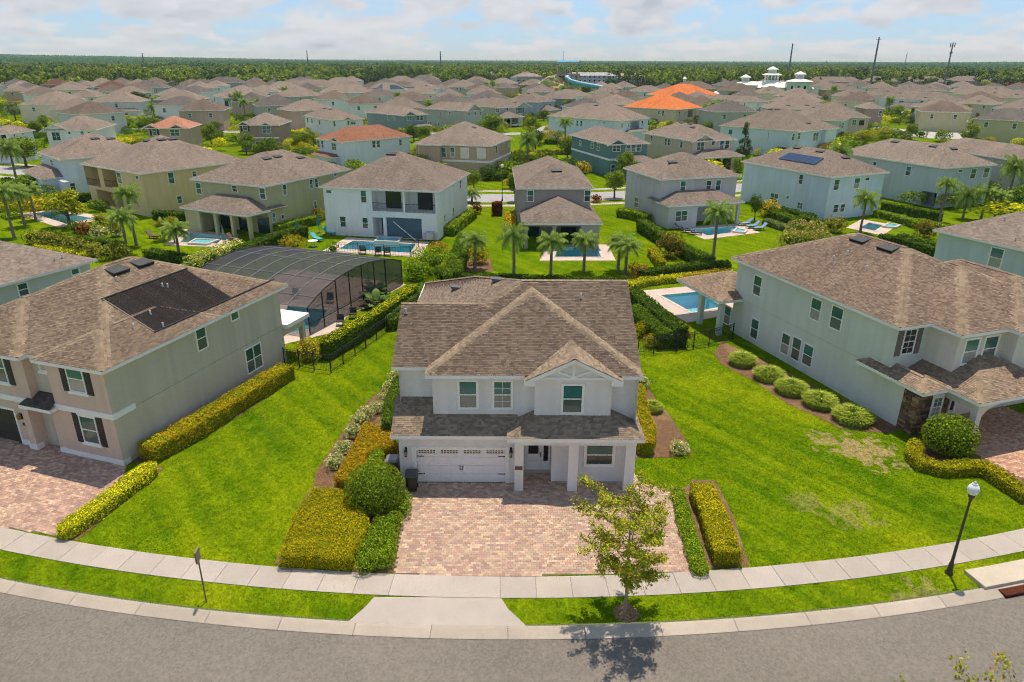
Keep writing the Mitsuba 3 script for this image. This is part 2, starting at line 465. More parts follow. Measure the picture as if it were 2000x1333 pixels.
def vent_box(parent, pos, ux, vy, nz, w=1.3, d=.75, h=.16, col=(.05, .048, .045)):
    """An off-ridge vent: a low tapered box lying on the slope."""
    ux, vy, nz = (np.array(x) / np.linalg.norm(x) for x in (ux, vy, nz))
    m = MB((np.stack([ux, vy, nz], 1), np.array(pos)))
    v = [(-w / 2, -d / 2, -.02), (w / 2, -d / 2, -.02), (w / 2, d / 2, -.02), (-w / 2, d / 2, -.02), (-w / 2, -d / 2, h), (w / 2, -d / 2, h), (w / 2 - .06, d / 2, .04), (-w / 2 + .06, d / 2, .04)]
    m.add(v, [[4, 5, 6, 7], [0, 1, 5, 4], [1, 2, 6, 5], [3, 0, 4, 7], [2, 3, 7, 6]], col)
    m.box(-w / 2 + .05, -d / 2 - .02, .0, w / 2 - .05, -d / 2, h - .03, (.01, .01, .01))
    put(part(parent, 'roof_vent'), m, 'paint')


def house(spec):
    name, label, cat, group, O, th, W, D, ze, pit, wallc, roofc, wins, porches, gables, vents, pipes, loggias, solar, wings, band, trimc = spec
    key = num(name); tag(key, label, cat, group)
    t = math.radians(th); U = np.array([math.cos(t), math.sin(t)]); V = np.array([-U[1], U[0]]); O = np.array(O)
    fr = (np.array([[U[0], V[0], 0], [U[1], V[1], 0], [0, 0, 1.0]]), np.array([O[0], O[1], 0.0]))
    dist = float(np.hypot(*O)); OVH = .42
    wc, rc = np.array(WALL[wallc]), np.array(ROOF[roofc]) * random.uniform(.9, 1.1)
    FR = {'F': frame2(O + V * OVH, U, -V), 'L': frame2(O + U * OVH, V, -U), 'E': frame2(O + U * (W - OVH), V, U), 'B': frame2(O + V * (D - OVH), U, V)}
    FW = {'F': W, 'B': W, 'L': D, 'E': D}
    zt = ze - .12
    wm = MB()
    for f in 'FLEB':
        hs = [(l[1], l[2], l[3], min(l[4], zt - .15)) for l in loggias if l[0] == f]
        wm.frame = FR[f]
        lo = OVH
        m2 = MB(FR[f]); 
        hh = [(a - lo, b - lo, c, d) for a, b, c, d in hs]
        fro = (FR[f][0], FR[f][1] + np.array([*(FR[f][0][:2, 0] * lo), 0]))
        wm.frame = fro
        holes_quads(wm, FW[f] - 2 * lo, -0.1, zt, hh, wc)
        for a, b, c, d in hh:
            dep = min(2.2, D / 3)
            for q in (((a, 0, c), (a, -dep, c), (a, -dep, d), (a, 0, d)), ((b, 0, c), (b, -dep, c), (b, -dep, d), (b, 0, d)), ((a, 0, c), (b, 0, c), (b, -dep, c), (a, -dep, c)), ((a, 0, d), (b, 0, d), (b, -dep, d), (a, -dep, d)), ((a, -dep, c), (b, -dep, c), (b, -dep, d), (a, -dep, d))):
                wm.quad(*q, wc * .97)
            dm = MB(fro); dw = (b - a) * .5
            dm.box(a + (b - a) * .25, -dep + .02, c + .03, a + (b - a) * .25 + dw, -dep + .06, min(c + 2.15, d - .1), (.02, .035, .035))
            k = part(key, 'sliding_door'); put(k, dm, 'gloss')
            if c > 2 and dist < 260:
                rm = MB(fro)
                rm.box(a, -.06, c + 1.0, b, -.02, c + 1.06, DARK)
                for q in np.arange(a + .06, b, .14 if dist < 110 else .3):
                    rm.box(q, -.05, c, q + .025, -.03, c + 1.0, DARK)
                put(part(key, 'railing'), rm, 'paint')
            if c < 1 and b - a > 3.5 and dist < 110:
                cm = MB(fro)
                cm.box(a + .05, -.25, c + .02, b - .05, -.22, d - .05, (.10, .16, .20))
                put(part(key, 'screen_curtain'), cm, 'matte')
    for q in wings:
        u0, v0, u1, v1 = q
        wm.frame = fr
        wm.prism(sbox(u0 + OVH, v0 + OVH, u1 - OVH, v1 - OVH), -.1, zt - .01, wc, top=False)
    wm.frame = fr
    rm = MB(fr); fm = MB(fr)
    blocks = [(0, 0, W, D)] + list(wings)
    for i, (u0, v0, u1, v1) in enumerate(blocks):
        for face in hip(u0, v0, u1, v1, ze, pit):
            rm.poly(face, rc)
        fm.box(u0 - .01, v0 - .01, ze - .2 - .004 * i, u1 + .01, v1 + .01, ze - .006 - .004 * i, WHITE)
    for f, s0, s1 in gables:
        hw = (s1 - s0) / 2; sc = (s0 + s1) / 2; pg = max(pit, .5); zr = ze + pg * hw; back = hw * pg / pit + .2
        g = (lambda s, v, z: (s, v, z)) if f == 'F' else (lambda s, v, z: (v, s, z))
        for sg in (-1, 1):
            e = sc + sg * (hw + .25); zz = ze - pg * .25
            rm.poly([g(sc, -.25, zr), g(e, -.25, zz), g(e, .1, zz), g(sc, back, zr)], rc)
            fm.poly([g(sc, -.26, zr), g(e, -.26, zz), g(e, -.26, zz - .2), g(sc, -.26, zr - .2)], WHITE)
            fm.poly([g(sc, -.26, zr - .2), g(e, -.26, zz - .2), g(e, .35, zz - .2), g(sc, .35, zr - .2)], WHITE)
        wm.poly([g(sc - hw, OVH - .03, ze - .25), g(sc + hw, OVH - .03, ze - .25), g(sc, OVH - .03, zr - .05)], wc * 1.03)
    for i, (f, s0, s1, dep, zq, st) in enumerate(porches):
        e = {'F': (s0, -dep, s1, dep), 'L': (-dep, s0, dep, s1), 'E': (W - dep, s0, W + dep, s1)}[f]
        pr = MB(fr)
        for face in hip(*e, zq, .42):
            pr.poly(face, rc * .95)
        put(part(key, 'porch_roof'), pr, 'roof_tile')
        pf = MB(fr); cut = {'F': (e[0], e[1], e[2], OVH), 'L': (e[0], e[1], OVH, e[3]), 'E': (W - OVH, e[1], e[2], e[3])}[f]
        pf.box(cut[0], cut[1], zq - .22, cut[2], cut[3], zq - .008, WHITE)
        put(part(key, 'porch_fascia'), pf, 'paint')
        fo = FR[f]; base = (fo[0], fo[1] + fo[0][:, 1] * (dep - .42 + OVH - OVH))
        a, b = s0 + .35, s1 - .35; out = dep + OVH - .45
        pw = MB(fo)
        if st == 'solid':
            pw.box(a, 0, -.1, b, out, zq - .15, wc); put(part(key, 'porch_wall'), pw, 'stucco')
        else:
            solid0 = a
            if st == 'half':
                pw.box(a, 0, -.1, a + (b - a) * .36, out, zq - .15, wc); put(part(key, 'porch_wall'), pw, 'stucco')
                window(key, (fo[0], fo[1] + fo[0][:, 1] * out), a + (b - a) * .18, .9, 1.9, 1.5, 'd2')
                solid0 = a + (b - a) * .36
            elif b - a > 7:
                pw.box(b - (b - a) * .2, 0, -.1, b, out, zq - .15, wc); put(part(key, 'porch_wall'), pw, 'stucco')
                b = b - (b - a) * .2
            n = max(2, int(round((b - solid0) / 3.2)) + 1)
            for q in np.linspace(solid0 + .2, b - .2, n):
                cm = MB(fo); cm.box(q - .2, out - .4, -.1, q + .2, out, zq - .45, wc); cm.box(q - .25, out - .45, zq - .6, q + .25, out + .03, zq - .45, wc)
                put(part(key, 'column'), cm, 'stucco')
            bm = MB(fo); bm.box(a, out - .38, zq - .46, b, out - .02, zq - .2, wc); put(part(key, 'porch_beam'), bm, 'stucco')
            for q in np.linspace(solid0 + 1.2, b - 1.2, max(1, n - 1)):
                dm = MB(fo); dm.box(q - 1.0, 0.01, 0.02, q + 1.0, .05, 2.2, (.015, .04, .045)); put(part(key, 'sliding_door'), dm, 'gloss')
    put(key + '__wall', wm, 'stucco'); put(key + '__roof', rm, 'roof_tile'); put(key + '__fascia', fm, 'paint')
    if band:
        bm = MB()
        for f in 'FL':
            bm.frame = FR[f]; bm.box(OVH - .05, 0, band, FW[f] - OVH + .05, .06, band + .35, WHITE)
        put(part(key, 'band'), bm, 'paint')

    def slope(u, v):
        c = [(v, (0, -1)), (D - v, (0, 1)), (u, (-1, 0)), (W - u, (1, 0))]
        d, (dx, dy) = min(c, key=lambda x: x[0])
        z = ze + pit * d
        nloc = np.array([dx * pit, dy * pit, 1.0]); dn = np.array([dx, dy, -pit])
        nw = fr[0] @ nloc; dw = fr[0] @ dn; al = np.cross(nw, dw)
        return np.array([*(O + U * u + V * v), z]), al, -dw, nw
    for u, v in vents:
        p, al, upd, nw = slope(u, v); vent_box(key, p, al, upd, nw, 1.35, .7)
    for u, v in pipes:
        p, al, upd, nw = slope(u, v); m = MB(); m.tube([p, p + np.array([0, 0, .28])], .06, (.5, .5, .5), 6); put(part(key, 'vent_pipe'), m, 'paint')
    for q in solar:
        a, b, c, d = [slope(*x)[0] + np.array([0, 0, .14]) for x in q]
        nn = np.cross(b - a, d - a); nn /= np.linalg.norm(nn); nn = nn if nn[2] > 0 else -nn
        na, nb = max(1, round(np.linalg.norm(b - a) / 1.7)), max(1, round(np.linalg.norm(d - a) / 1.05))
        for i in range(na):
            for j in range(nb):
                f = lambda x, y: a * (1 - x) * (1 - y) + b * x * (1 - y) + c * x * y + d * (1 - x) * y
                x0, x1, y0, y1 = (i + .02) / na, (i + .98) / na, (j + .03) / nb, (j + .97) / nb
                pm = MB(); top = [f(x0, y0), f(x1, y0), f(x1, y1), f(x0, y1)]
                pm.add([*top, *[t_ - nn * .05 for t_ in top]], [[0, 1, 2, 3], [0, 1, 5, 4], [1, 2, 6, 5], [2, 3, 7, 6], [3, 0, 4, 7]], (.03, .05, .10)); put(part(key, 'solar_panel'), pm, 'gloss')
    for f, s, z, w, h, st in wins:
        sh = (.03, .028, .028) if st.endswith('s') else None
        window(key, FR[f], s, z, w, h, st.replace('s', '') or 'd', trim=.1, shutter=sh)
    return key, FR, (O, U, V)


# ------------------------------------------------------------------ measured tables (world metres)
HOUSES = [
    ('house', 'pale grey-green house at the left edge behind the tan one, two windows', 'house', None, (-39.64, 38.3), 67.1, 17.0, 13.0, 6.2, 0.47, 'palegreen', 'brown', [('F', 11.09, 4.8, 0.84, 1.05, 'd'), ('F', 15.25, 5.29, 0.77, 0.58, 'x')], [], [], [], [(14.22, 0.94), (14.9, 0.99)], [], [], [], None, 'white'),
    ('house', 'pale blue-grey house at the right edge, behind the stone-fronted house', 'house', None, (40.14, 65.97), -65.8, 17.0, 13.0, 6.2, 0.47, 'bluegrey', 'brown', [('F', 6.14, 3.94, 1.25, 1.85, 'd')], [], [], [], [(4.37, 3.19), (7.07, 0.88)], [], [], [], None, 'white'),
    ('house', 'white house at the far left edge with a lanai facing the camera', 'house', None, (-106.16, 152.63), 88.0, 8.42, 5.66, 6.2, 0.47, 'white', 'brown', [('F', 2.0, 4.92, 0.61, 1.02, 'd'), ('F', 4.73, 5.4, 0.63, 1.03, 'd')], [], [], [], [], [('L', 1.06, 4.18, 4.2, 5.88)], [], [], None, 'white'),
    ('house', 'pale blue-white house with a small hip-roofed garden wing, left of the yellow one', 'house', None, (-71.41, 112.55), 45.0, 14.18, 13.49, 6.2, 0.47, 'palebluewhite', 'brown', [('L', 13.41, 3.98, 1.82, 1.5, 'd'), ('L', 6.75, 4.49, 1.68, 1.08, 'd'), ('F', 1.15, 1.15, 0.86, 1.28, 'd')], [('F', -0.3, -0.33, 3.1, 3.2, 'solid'), ('L', 1.53, 13.79, 2.81, 3.3, 'solid')], [], [(7.02, 5.02), (9.36, 4.73)], [], [], [], [], None, 'white'),
    ('house', 'yellow two-storey house with an open upstairs balcony on its left end', 'house', None, (-51.62, 98.43), 55.0, 17.25, 17.15, 6.2, 0.47, 'yellow', 'brown', [('L', 6.85, 4.08, 1.33, 1.67, 'd'), ('L', 1.85, 5.16, 0.84, 0.59, 'x'), ('F', 4.53, 4.15, 0.99, 1.69, 'd'), ('F', 8.18, 4.7, 0.75, 0.91, 'd'), ('F', 5.24, 1.17, 0.88, 1.19, 'd')], [], [], [(6.94, 9.64), (7.96, 7.39), (9.6, 7.27)], [(10.58, 4.58)], [('L', 12.93, 17.14, 2.96, 5.98), ('L', 7.69, 11.67, 3.19, 6.05), ('L', 9.62, 14.72, 0.02, 2.53), ('L', 7.24, 9.07, 0.42, 2.46)], [], [], None, 'white'),
    ('house', 'olive-yellow house with a hipped pool lanai, left of the white balcony house', 'house', None, (-31.19, 88.4), 64.0, 17.35, 13.11, 6.2, 0.47, 'olive', 'brown', [('L', 0.76, 4.43, 1.05, 1.5, 'd'), ('L', 5.51, 4.95, 1.0, 0.93, 'd'), ('L', 12.1, 4.14, 1.07, 1.59, 'd'), ('F', 3.94, 4.41, 0.8, 1.46, 'd'), ('F', 9.05, 4.47, 0.76, 1.36, 'd'), ('F', 10.1, 4.49, 0.77, 1.37, 'd'), ('F', 9.46, 1.67, 0.64, 1.13, 'd'), ('F', 14.21, 5.49, 0.74, 0.53, 'x'), ('F', 1.47, 1.33, 0.71, 1.29, 'd'), ('F', 3.03, 1.45, 0.57, 0.66, 'x')], [('L', -0.3, 11.7, 3.49, 3.2, 'lanai')], [], [(6.17, 5.16), (8.24, 5.22), (11.64, 4.25)], [(13.38, 2.02)], [], [], [], None, 'white'),
    ('house', 'white house with a long upper balcony over its pool terrace', 'house', None, (-8.97, 85.48), 79.0, 15.64, 15.73, 6.2, 0.47, 'white', 'brown', [('L', 14.54, 5.28, 0.83, 0.53, 'x'), ('L', 9.92, 4.29, 0.88, 1.61, 'd'), ('L', 12.96, 1.06, 0.89, 1.46, 'd'), ('L', 9.95, 1.0, 0.86, 1.51, 'd'), ('F', 7.91, 5.37, 0.62, 0.41, 'x'), ('F', 11.39, 4.59, 0.8, 1.25, 'd'), ('F', 3.45, 1.72, 0.86, 0.89, 'd'), ('F', 7.66, 1.44, 0.81, 1.35, 'd')], [], [], [(7.13, 8.42)], [(4.78, 9.36), (8.81, 3.08), (8.59, 1.28)], [('L', 4.8, 8.88, 3.34, 5.89), ('L', 0.64, 4.57, 3.32, 5.97), ('L', 7.58, 8.96, 0.02, 2.53), ('L', 2.5, 7.16, 0.02, 2.62)], [], [], None, 'white'),
    ('house', 'narrow brown-grey house with a hip-roofed lanai in front, straight behind the front house', 'house', None, (0.39, 88.11), 1.5, 9.85, 18.0, 6.2, 0.47, 'taupe', 'brown', [('F', 1.84, 4.37, 0.89, 1.52, 'd'), ('F', 9.05, 4.39, 0.86, 1.5, 'd')], [('F', 0.51, 10.14, 6.68, 3.2, 'lanai')], [], [(5.34, 3.49)], [(2.24, 5.95), (6.64, 11.97), (6.19, 7.88)], [], [], [], None, 'white'),
    ('house', 'mauve-grey house with a wide single-storey pool porch', 'house', None, (19.84, 95.54), 17.0, 12.72, 11.51, 6.2, 0.47, 'mauve', 'brown', [('F', 3.83, 4.24, 0.91, 1.56, 'd'), ('F', 7.85, 4.17, 0.91, 1.54, 'd'), ('F', 9.36, 4.16, 0.9, 1.56, 'd'), ('L', 7.21, 0.99, 1.42, 1.55, 'd'), ('L', 7.58, 5.27, 0.6, 0.45, 'x')], [('F', -0.17, 11.58, 3.17, 3.2, 'half')], [], [(3.67, 3.6)], [], [], [], [], None, 'white'),
    ('house', 'pale blue house with a rack of solar panels on its roof', 'house', None, (44.1, 98.26), 25.0, 11.64, 17.98, 6.2, 0.47, 'skyblue', 'brown', [('F', 1.71, 4.14, 1.11, 1.59, 'd'), ('F', 5.7, 4.09, 1.25, 1.62, 'd'), ('F', 7.68, 5.11, 1.0, 0.55, 'x'), ('F', 2.41, 0.92, 1.08, 1.27, 'd'), ('F', 3.73, 0.9, 0.99, 1.27, 'd'), ('L', 5.64, 4.28, 0.87, 1.49, 'd'), ('L', 10.28, 0.73, 1.73, 1.59, 'd2'), ('L', 7.61, 1.79, 0.59, 0.59, 'x'), ('L', 5.03, 0.8, 1.14, 1.02, 'd2')], [], [], [(5.28, 11.77), (5.18, 7.19), (6.59, 3.94)], [(0.75, 10.25), (0.6, 6.75), (3.16, 3.55), (8.11, 1.22)], [], [[(1.81, 12.06), (3.66, 11.68), (3.57, 4.88), (1.78, 4.83)]], [], None, 'white'),
    ('house', 'pale blue-grey house with dark sliding doors, right of the solar-panelled one', 'house', None, (65.25, 107.59), 22.0, 11.46, 21.07, 6.2, 0.47, 'bluegrey', 'brown', [('F', 3.88, 5.22, 0.99, 0.53, 'x'), ('F', 6.93, 4.11, 1.28, 1.63, 'd'), ('F', 9.83, 4.11, 1.36, 1.65, 'd'), ('L', 13.13, 4.8, 0.81, 0.73, 'x'), ('L', 6.53, 4.06, 1.03, 1.55, 'd')], [], [], [(4.93, 13.82), (4.93, 6.55), (6.68, 4.44)], [(3.75, 4.19), (2.16, 5.07), (1.74, 2.36)], [('L', 0.75, 3.35, 0.02, 2.24)], [], [], None, 'white'),
    ('house', 'grey house at the right edge, two rows behind the stone-fronted one', 'house', None, (81.98, 116.56), 9.0, 8.22, 20.84, 6.2, 0.47, 'grey', 'brown', [('F', 1.27, 5.22, 0.84, 0.62, 'x'), ('F', 2.44, 0.6, 0.85, 1.59, 'd')], [], [], [], [(3.6, 8.82), (0.42, 3.77)], [], [], [], None, 'white'),
    ('house', 'white gabled house in front of the tan lanai house, at left', 'house', None, (-103.28, 159.63), 13.4, 10.58, 16.0, 6.2, 0.47, 'white', 'brown', [('F', 2.17, 3.96, 1.74, 1.88, 'd2'), ('F', 4.95, 5.29, 0.58, 0.62, 'x'), ('F', 7.5, 5.1, 0.8, 0.82, 'd'), ('F', 8.93, 5.42, 0.78, 0.41, 'x')], [], [('F', -0.49, 5.0)], [], [], [], [], [], None, 'white'),
    ('house', 'tan house with a red tile roof, twin gables and dark shutters', 'house', None, (-84.31, 166.52), 7.5, 9.63, 11.0, 6.2, 0.47, 'tan', 'redtile', [('F', 1.8, 4.53, 1.06, 1.82, 'ds'), ('F', 6.25, 4.32, 2.12, 1.57, 'd2')], [], [('F', -0.61, 2.88), ('F', 5.15, 8.63)], [], [], [], [], [], None, 'white'),
    ('house', 'brown two-storey house with two front gables and an arched window', 'house', None, (-66.79, 176.02), 3.0, 10.12, 13.0, 6.2, 0.47, 'brown', 'brown', [('F', 1.8, 4.76, 1.13, 1.61, 'ds'), ('F', 6.87, 4.2, 2.1, 1.8, 'd2'), ('F', 6.51, -0.05, 5.32, 2.43, 'g')], [], [('F', 0.0, 3.28), ('F', 5.68, 8.23)], [], [], [], [], [], 3.0, 'white'),
    ('house', 'white house with slit windows, left of the teal-grey one', 'house', None, (-47.79, 191.54), 36.0, 9.72, 20.37, 6.2, 0.47, 'white', 'brown', [('L', 17.85, 4.32, 1.26, 1.41, 'd'), ('L', 14.64, 4.37, 1.13, 1.31, 'd'), ('L', 9.13, 4.32, 1.17, 1.36, 'd'), ('F', 1.09, 4.5, 0.62, 1.45, 'd'), ('F', 5.02, 4.65, 0.73, 1.14, 'd'), ('F', 6.39, 4.75, 1.65, 0.9, 'd2')], [], [('F', 3.26, 6.08)], [(4.43, 14.28), (4.47, 10.0)], [], [], [], [], None, 'white'),
    ('house', 'pale blue house with a weathered red-brown tile roof', 'house', None, (-33.46, 139.77), 43.0, 17.1, 9.72, 6.2, 0.47, 'palebluewhite', 'rusttile', [('F', 7.8, 4.39, 0.9, 1.49, 'd'), ('F', 8.86, 4.44, 0.91, 1.37, 'd'), ('F', 14.22, 4.43, 0.79, 1.28, 'd'), ('L', 9.4, 4.27, 1.18, 1.54, 'd'), ('L', 7.77, 4.29, 1.06, 1.53, 'd'), ('L', 3.2, 4.24, 1.82, 1.49, 'd2')], [('L', 1.5, 10.02, 1.2, 3.2, 'solid')], [('L', 0.0, 3.69)], [], [], [], [], [], None, 'white'),
    ('house', 'dark teal-grey house with white gabled windows', 'house', None, (-31.09, 208.8), 45.0, 8.92, 19.77, 6.2, 0.47, 'tealgrey', 'brown', [('F', 2.17, 4.73, 1.83, 1.28, 'd2'), ('F', 5.2, 4.57, 1.21, 1.42, 'd'), ('F', 6.58, 4.56, 1.27, 1.41, 'd'), ('L', 8.18, 4.46, 0.64, 1.27, 'd'), ('L', 5.3, 4.44, 0.85, 0.99, 'd')], [('F', 2.68, 8.87, 1.28, 3.2, 'solid')], [('F', 0.0, 4.5)], [], [], [], [], [], None, 'white'),
    ('house', 'tan house with white-blind windows above a pale band', 'house', None, (-4.06, 133.98), 75.0, 15.78, 15.63, 6.2, 0.47, 'tan', 'brown', [('L', 14.21, 4.19, 0.97, 1.79, 'd'), ('L', 12.04, 4.02, 0.94, 1.67, 'd'), ('L', 10.96, 3.83, 0.44, 1.67, 'd'), ('L', 9.63, 3.71, 1.19, 1.9, 'd'), ('L', 7.79, 3.82, 0.98, 1.89, 'd'), ('L', 5.3, 3.68, 1.71, 2.0, 'b'), ('L', 2.04, 3.8, 1.76, 1.94, 'b'), ('F', 4.72, 4.18, 1.23, 1.55, 'd'), ('F', 10.08, 4.43, 1.13, 1.36, 'd'), ('F', 13.84, 4.52, 0.99, 1.27, 'd'), ('F', 8.06, 0.94, 1.39, 1.49, 'd'), ('F', 12.34, 0.88, 1.47, 1.53, 'd')], [], [], [(6.88, 5.59)], [], [], [], [(-1.2, 9.5, 5, 14.5)], 3.0, 'white'),
    ('house', 'grey-green house with a square upper balcony, beyond the palms', 'house', None, (-24.28, 433.75), 71.0, 17.24, 17.28, 6.2, 0.47, 'greygreen', 'brown', [('L', 9.2, 4.34, 1.15, 1.42, 'd'), ('L', 7.12, 4.02, 1.23, 1.95, 'd')], [], [], [], [], [('F', 7.27, 11.59, 2.73, 5.85)], [], [], None, 'white'),
    ('house', 'white house with dark solar sheets across its roof, behind the palms', 'house', None, (-62.46, 409.35), -3.6, 20.49, 15.0, 6.2, 0.47, 'white', 'brown', [('F', 14.85, 3.84, 0.89, 1.83, 'd')], [], [], [], [], [], [[(1.28, 0.81), (5.05, 6.99), (13.97, 7.1), (14.99, 0.72)]], [], None, 'white'),
    ('house', 'white house with blue solar sheets on both sides of its hip', 'house', None, (-77.39, 386.35), 6.5, 21.92, 15.0, 6.2, 0.47, 'white', 'brown', [], [], [], [], [], [], [[(0.99, 1.24), (3.99, 5.51), (9.06, 5.52), (9.2, 0.5)], [(13.16, 0.75), (12.81, 4.76), (16.55, 4.77), (20.59, 1.0)]], [], None, 'white'),
    ('house', 'small white house tucked right of the solar-roofed one', 'house', None, (-42.65, 414.41), 23.3, 8.12, 9.0, 6.2, 0.47, 'white', 'brown', [('F', 2.78, 4.53, 0.68, 1.08, 'd')], [('F', 1.62, 6.49, 4.0, 3.2, 'solid')], [], [], [], [], [], [], None, 'white'),
    ('house', 'grey-green house with a gabled end and three white windows', 'house', None, (-14.45, 230.1), 57.0, 9.17, 18.28, 6.2, 0.47, 'greygreen', 'brown', [('L', 10.96, 4.22, 0.63, 1.22, 'd'), ('L', 7.12, 4.66, 0.78, 1.04, 'd'), ('F', 1.61, 4.54, 1.02, 1.16, 'd'), ('F', 4.89, 4.55, 1.05, 1.17, 'd'), ('F', 7.92, 4.48, 1.0, 1.08, 'd'), ('L', 16.11, 1.33, 0.68, 0.91, 'd'), ('L', 15.1, 1.28, 0.81, 1.01, 'd'), ('L', 12.9, 1.09, 0.67, 1.1, 'd'), ('L', 11.76, 1.24, 0.8, 1.0, 'd')], [], [('F', 0.0, 8.17)], [], [], [], [], [], None, 'white'),
    ('house', 'grey house with a peaked entry porch behind the white car', 'house', None, (-5.49, 245.97), 37.0, 11.7, 21.92, 6.2, 0.47, 'greygreen', 'brown', [('F', 0.62, 4.65, 1.41, 1.43, 'd2'), ('F', 4.68, 4.5, 0.81, 1.55, 'd'), ('F', 5.83, 4.77, 0.68, 1.24, 'd'), ('F', 10.19, 3.98, 2.22, 2.1, 'ds'), ('F', 7.77, 5.53, 0.41, 0.52, 'x')], [('F', -0.3, 8.82, 4.0, 3.3, 'lanai')], [('F', 8.1, 14.77)], [(5.27, 16.01), (5.57, 12.33)], [], [], [], [], None, 'white'),
    ('house', 'slate-blue house with a pale stone front, right of the peaked porch', 'house', None, (9.14, 280.96), 57.0, 14.52, 15.0, 6.2, 0.47, 'slate', 'brown', [('F', 10.5, 3.43, 1.91, 1.85, 'd')], [('F', 2.9, 11.61, 4.0, 3.2, 'solid')], [], [(5.87, 7.35)], [], [], [], [], None, 'white'),
    ('house', 'plain grey house showing a blank dark side wall', 'house', None, (24.28, 307.83), 70.0, 8.93, 14.81, 6.2, 0.47, 'darkgrey', 'brown', [], [], [], [], [], [], [], [], None, 'white'),
    ('house', 'white house in front of the blue water slide', 'house', None, (28.01, 329.55), 36.0, 10.66, 20.11, 6.2, 0.47, 'white', 'brown', [('F', 8.47, 4.11, 1.28, 1.93, 'd')], [], [], [], [], [], [], [], None, 'white'),
    ('house', 'cream house with a small front gable below the water slide', 'house', None, (46.2, 359.81), 37.0, 11.94, 13.85, 6.2, 0.47, 'cream', 'brown', [('L', 9.88, 3.66, 1.11, 1.8, 'd'), ('L', 4.85, 3.87, 0.9, 1.63, 'd'), ('F', 2.7, 3.69, 1.83, 1.78, 'd2'), ('F', 9.3, 3.82, 0.98, 1.65, 'd'), ('F', 11.27, 3.77, 0.9, 1.66, 'd')], [], [('F', 0.0, 4.29)], [], [], [], [], [], None, 'white'),
    ('house', 'pale blue house left of the orange tile roofs', 'house', None, (67.08, 382.89), 40.0, 19.04, 11.54, 6.2, 0.47, 'skyblue', 'brown', [('F', 2.09, 3.93, 1.43, 1.58, 'd'), ('F', 5.84, 3.99, 1.14, 1.43, 'd')], [], [], [], [], [], [], [], None, 'white'),
    ('house', 'brown-roofed house with a white cupola vent behind the orange roofs', 'house', None, (91.58, 442.04), -31.3, 25.84, 16.0, 6.2, 0.47, 'tan', 'darkbrown', [], [], [], [], [], [], [], [], None, 'white'),
    ('house', 'tan house under the nearer bright orange tile roof', 'house', None, (53.69, 240.93), 47.0, 17.15, 21.67, 6.2, 0.47, 'sand', 'orange', [('L', 6.89, 4.32, 0.87, 1.22, 'd'), ('L', 5.32, 3.89, 0.86, 1.73, 'd'), ('F', 2.43, 3.93, 0.9, 1.63, 'd'), ('F', 6.03, 3.85, 0.84, 1.65, 'd'), ('F', 13.24, 4.03, 0.88, 1.47, 'd')], [], [], [], [], [('F', 8.14, 11.32, 3.36, 5.69)], [], [], None, 'white'),
    ('house', 'pale house under the farther bright orange tile roof', 'house', None, (73.02, 335.27), 28.0, 27.78, 20.4, 6.2, 0.47, 'cream', 'orange', [('F', 7.16, 4.23, 1.03, 1.12, 'd'), ('F', 9.17, 4.05, 1.22, 1.26, 'd'), ('F', 17.69, 3.45, 1.1, 1.98, 'd')], [], [], [], [], [], [], [], None, 'white'),
    ('house', 'long white house with a row of slit windows, right of the orange roofs', 'house', None, (95.88, 289.83), 37.0, 7.63, 26.22, 6.2, 0.47, 'white', 'brown', [('L', 22.35, 5.31, 0.82, 1.38, 'd'), ('L', 19.38, 5.57, 0.87, 1.0, 'd'), ('L', 14.92, 4.64, 0.82, 1.61, 'd'), ('L', 12.04, 4.66, 0.71, 1.59, 'd'), ('L', 9.17, 4.42, 0.76, 1.46, 'd'), ('L', 5.97, 4.09, 0.66, 1.57, 'd'), ('F', 2.75, 3.19, 0.85, 1.7, 'd')], [('L', 8.48, 19.56, 1.2, 3.2, 'lanai')], [], [], [], [], [], [], None, 'white'),
    ('house', 'dark brown roofed house left of the white clubhouse', 'house', None, (112.79, 408.05), -13.4, 20.41, 15.0, 6.2, 0.47, 'grey', 'darkbrown', [], [], [], [], [], [], [], [], None, 'white'),
    ('house', 'large white-blue house with two levels of roof, left of the orange ones', 'house', None, (28.37, 193.67), 47.0, 15.11, 25.48, 6.2, 0.47, 'palebluewhite', 'brown', [('L', 14.59, 3.96, 0.72, 1.54, 'd'), ('L', 13.2, 3.99, 0.78, 1.53, 'd'), ('L', 7.06, 5.25, 0.47, 0.37, 'x'), ('L', 5.47, 5.12, 0.64, 0.5, 'x'), ('F', 1.61, 4.27, 0.66, 1.32, 'd'), ('F', 4.77, 4.25, 0.55, 1.34, 'd'), ('F', 11.35, 4.2, 0.9, 1.46, 'd'), ('F', 14.5, 4.19, 0.89, 1.47, 'd')], [('F', 3.02, 12.09, 1.2, 3.2, 'solid')], [], [(6.67, 12.9)], [], [('F', 5.6, 9.99, 3.22, 5.68)], [], [], None, 'white'),
    ('house', 'teal house with a white triple window and a white downpipe', 'house', None, (18.25, 137.44), 18.0, 8.91, 19.77, 6.2, 0.47, 'teal', 'brown', [('F', 1.91, 4.76, 1.76, 1.15, 'd2'), ('F', 4.33, 4.64, 1.01, 1.35, 'd'), ('F', 5.5, 4.65, 1.05, 1.35, 'd'), ('F', 6.65, 4.66, 1.05, 1.35, 'd'), ('L', 14.59, 4.33, 1.21, 1.1, 'd'), ('L', 8.45, 4.51, 1.25, 1.24, 'd'), ('L', 5.54, 4.39, 1.2, 1.5, 'd'), ('F', 1.34, 0.69, 0.96, 1.71, 'd')], [('F', 1.81, 9.21, 2.48, 3.2, 'solid')], [('F', 0.0, 3.73)], [], [], [], [], [], 3.1, 'white'),
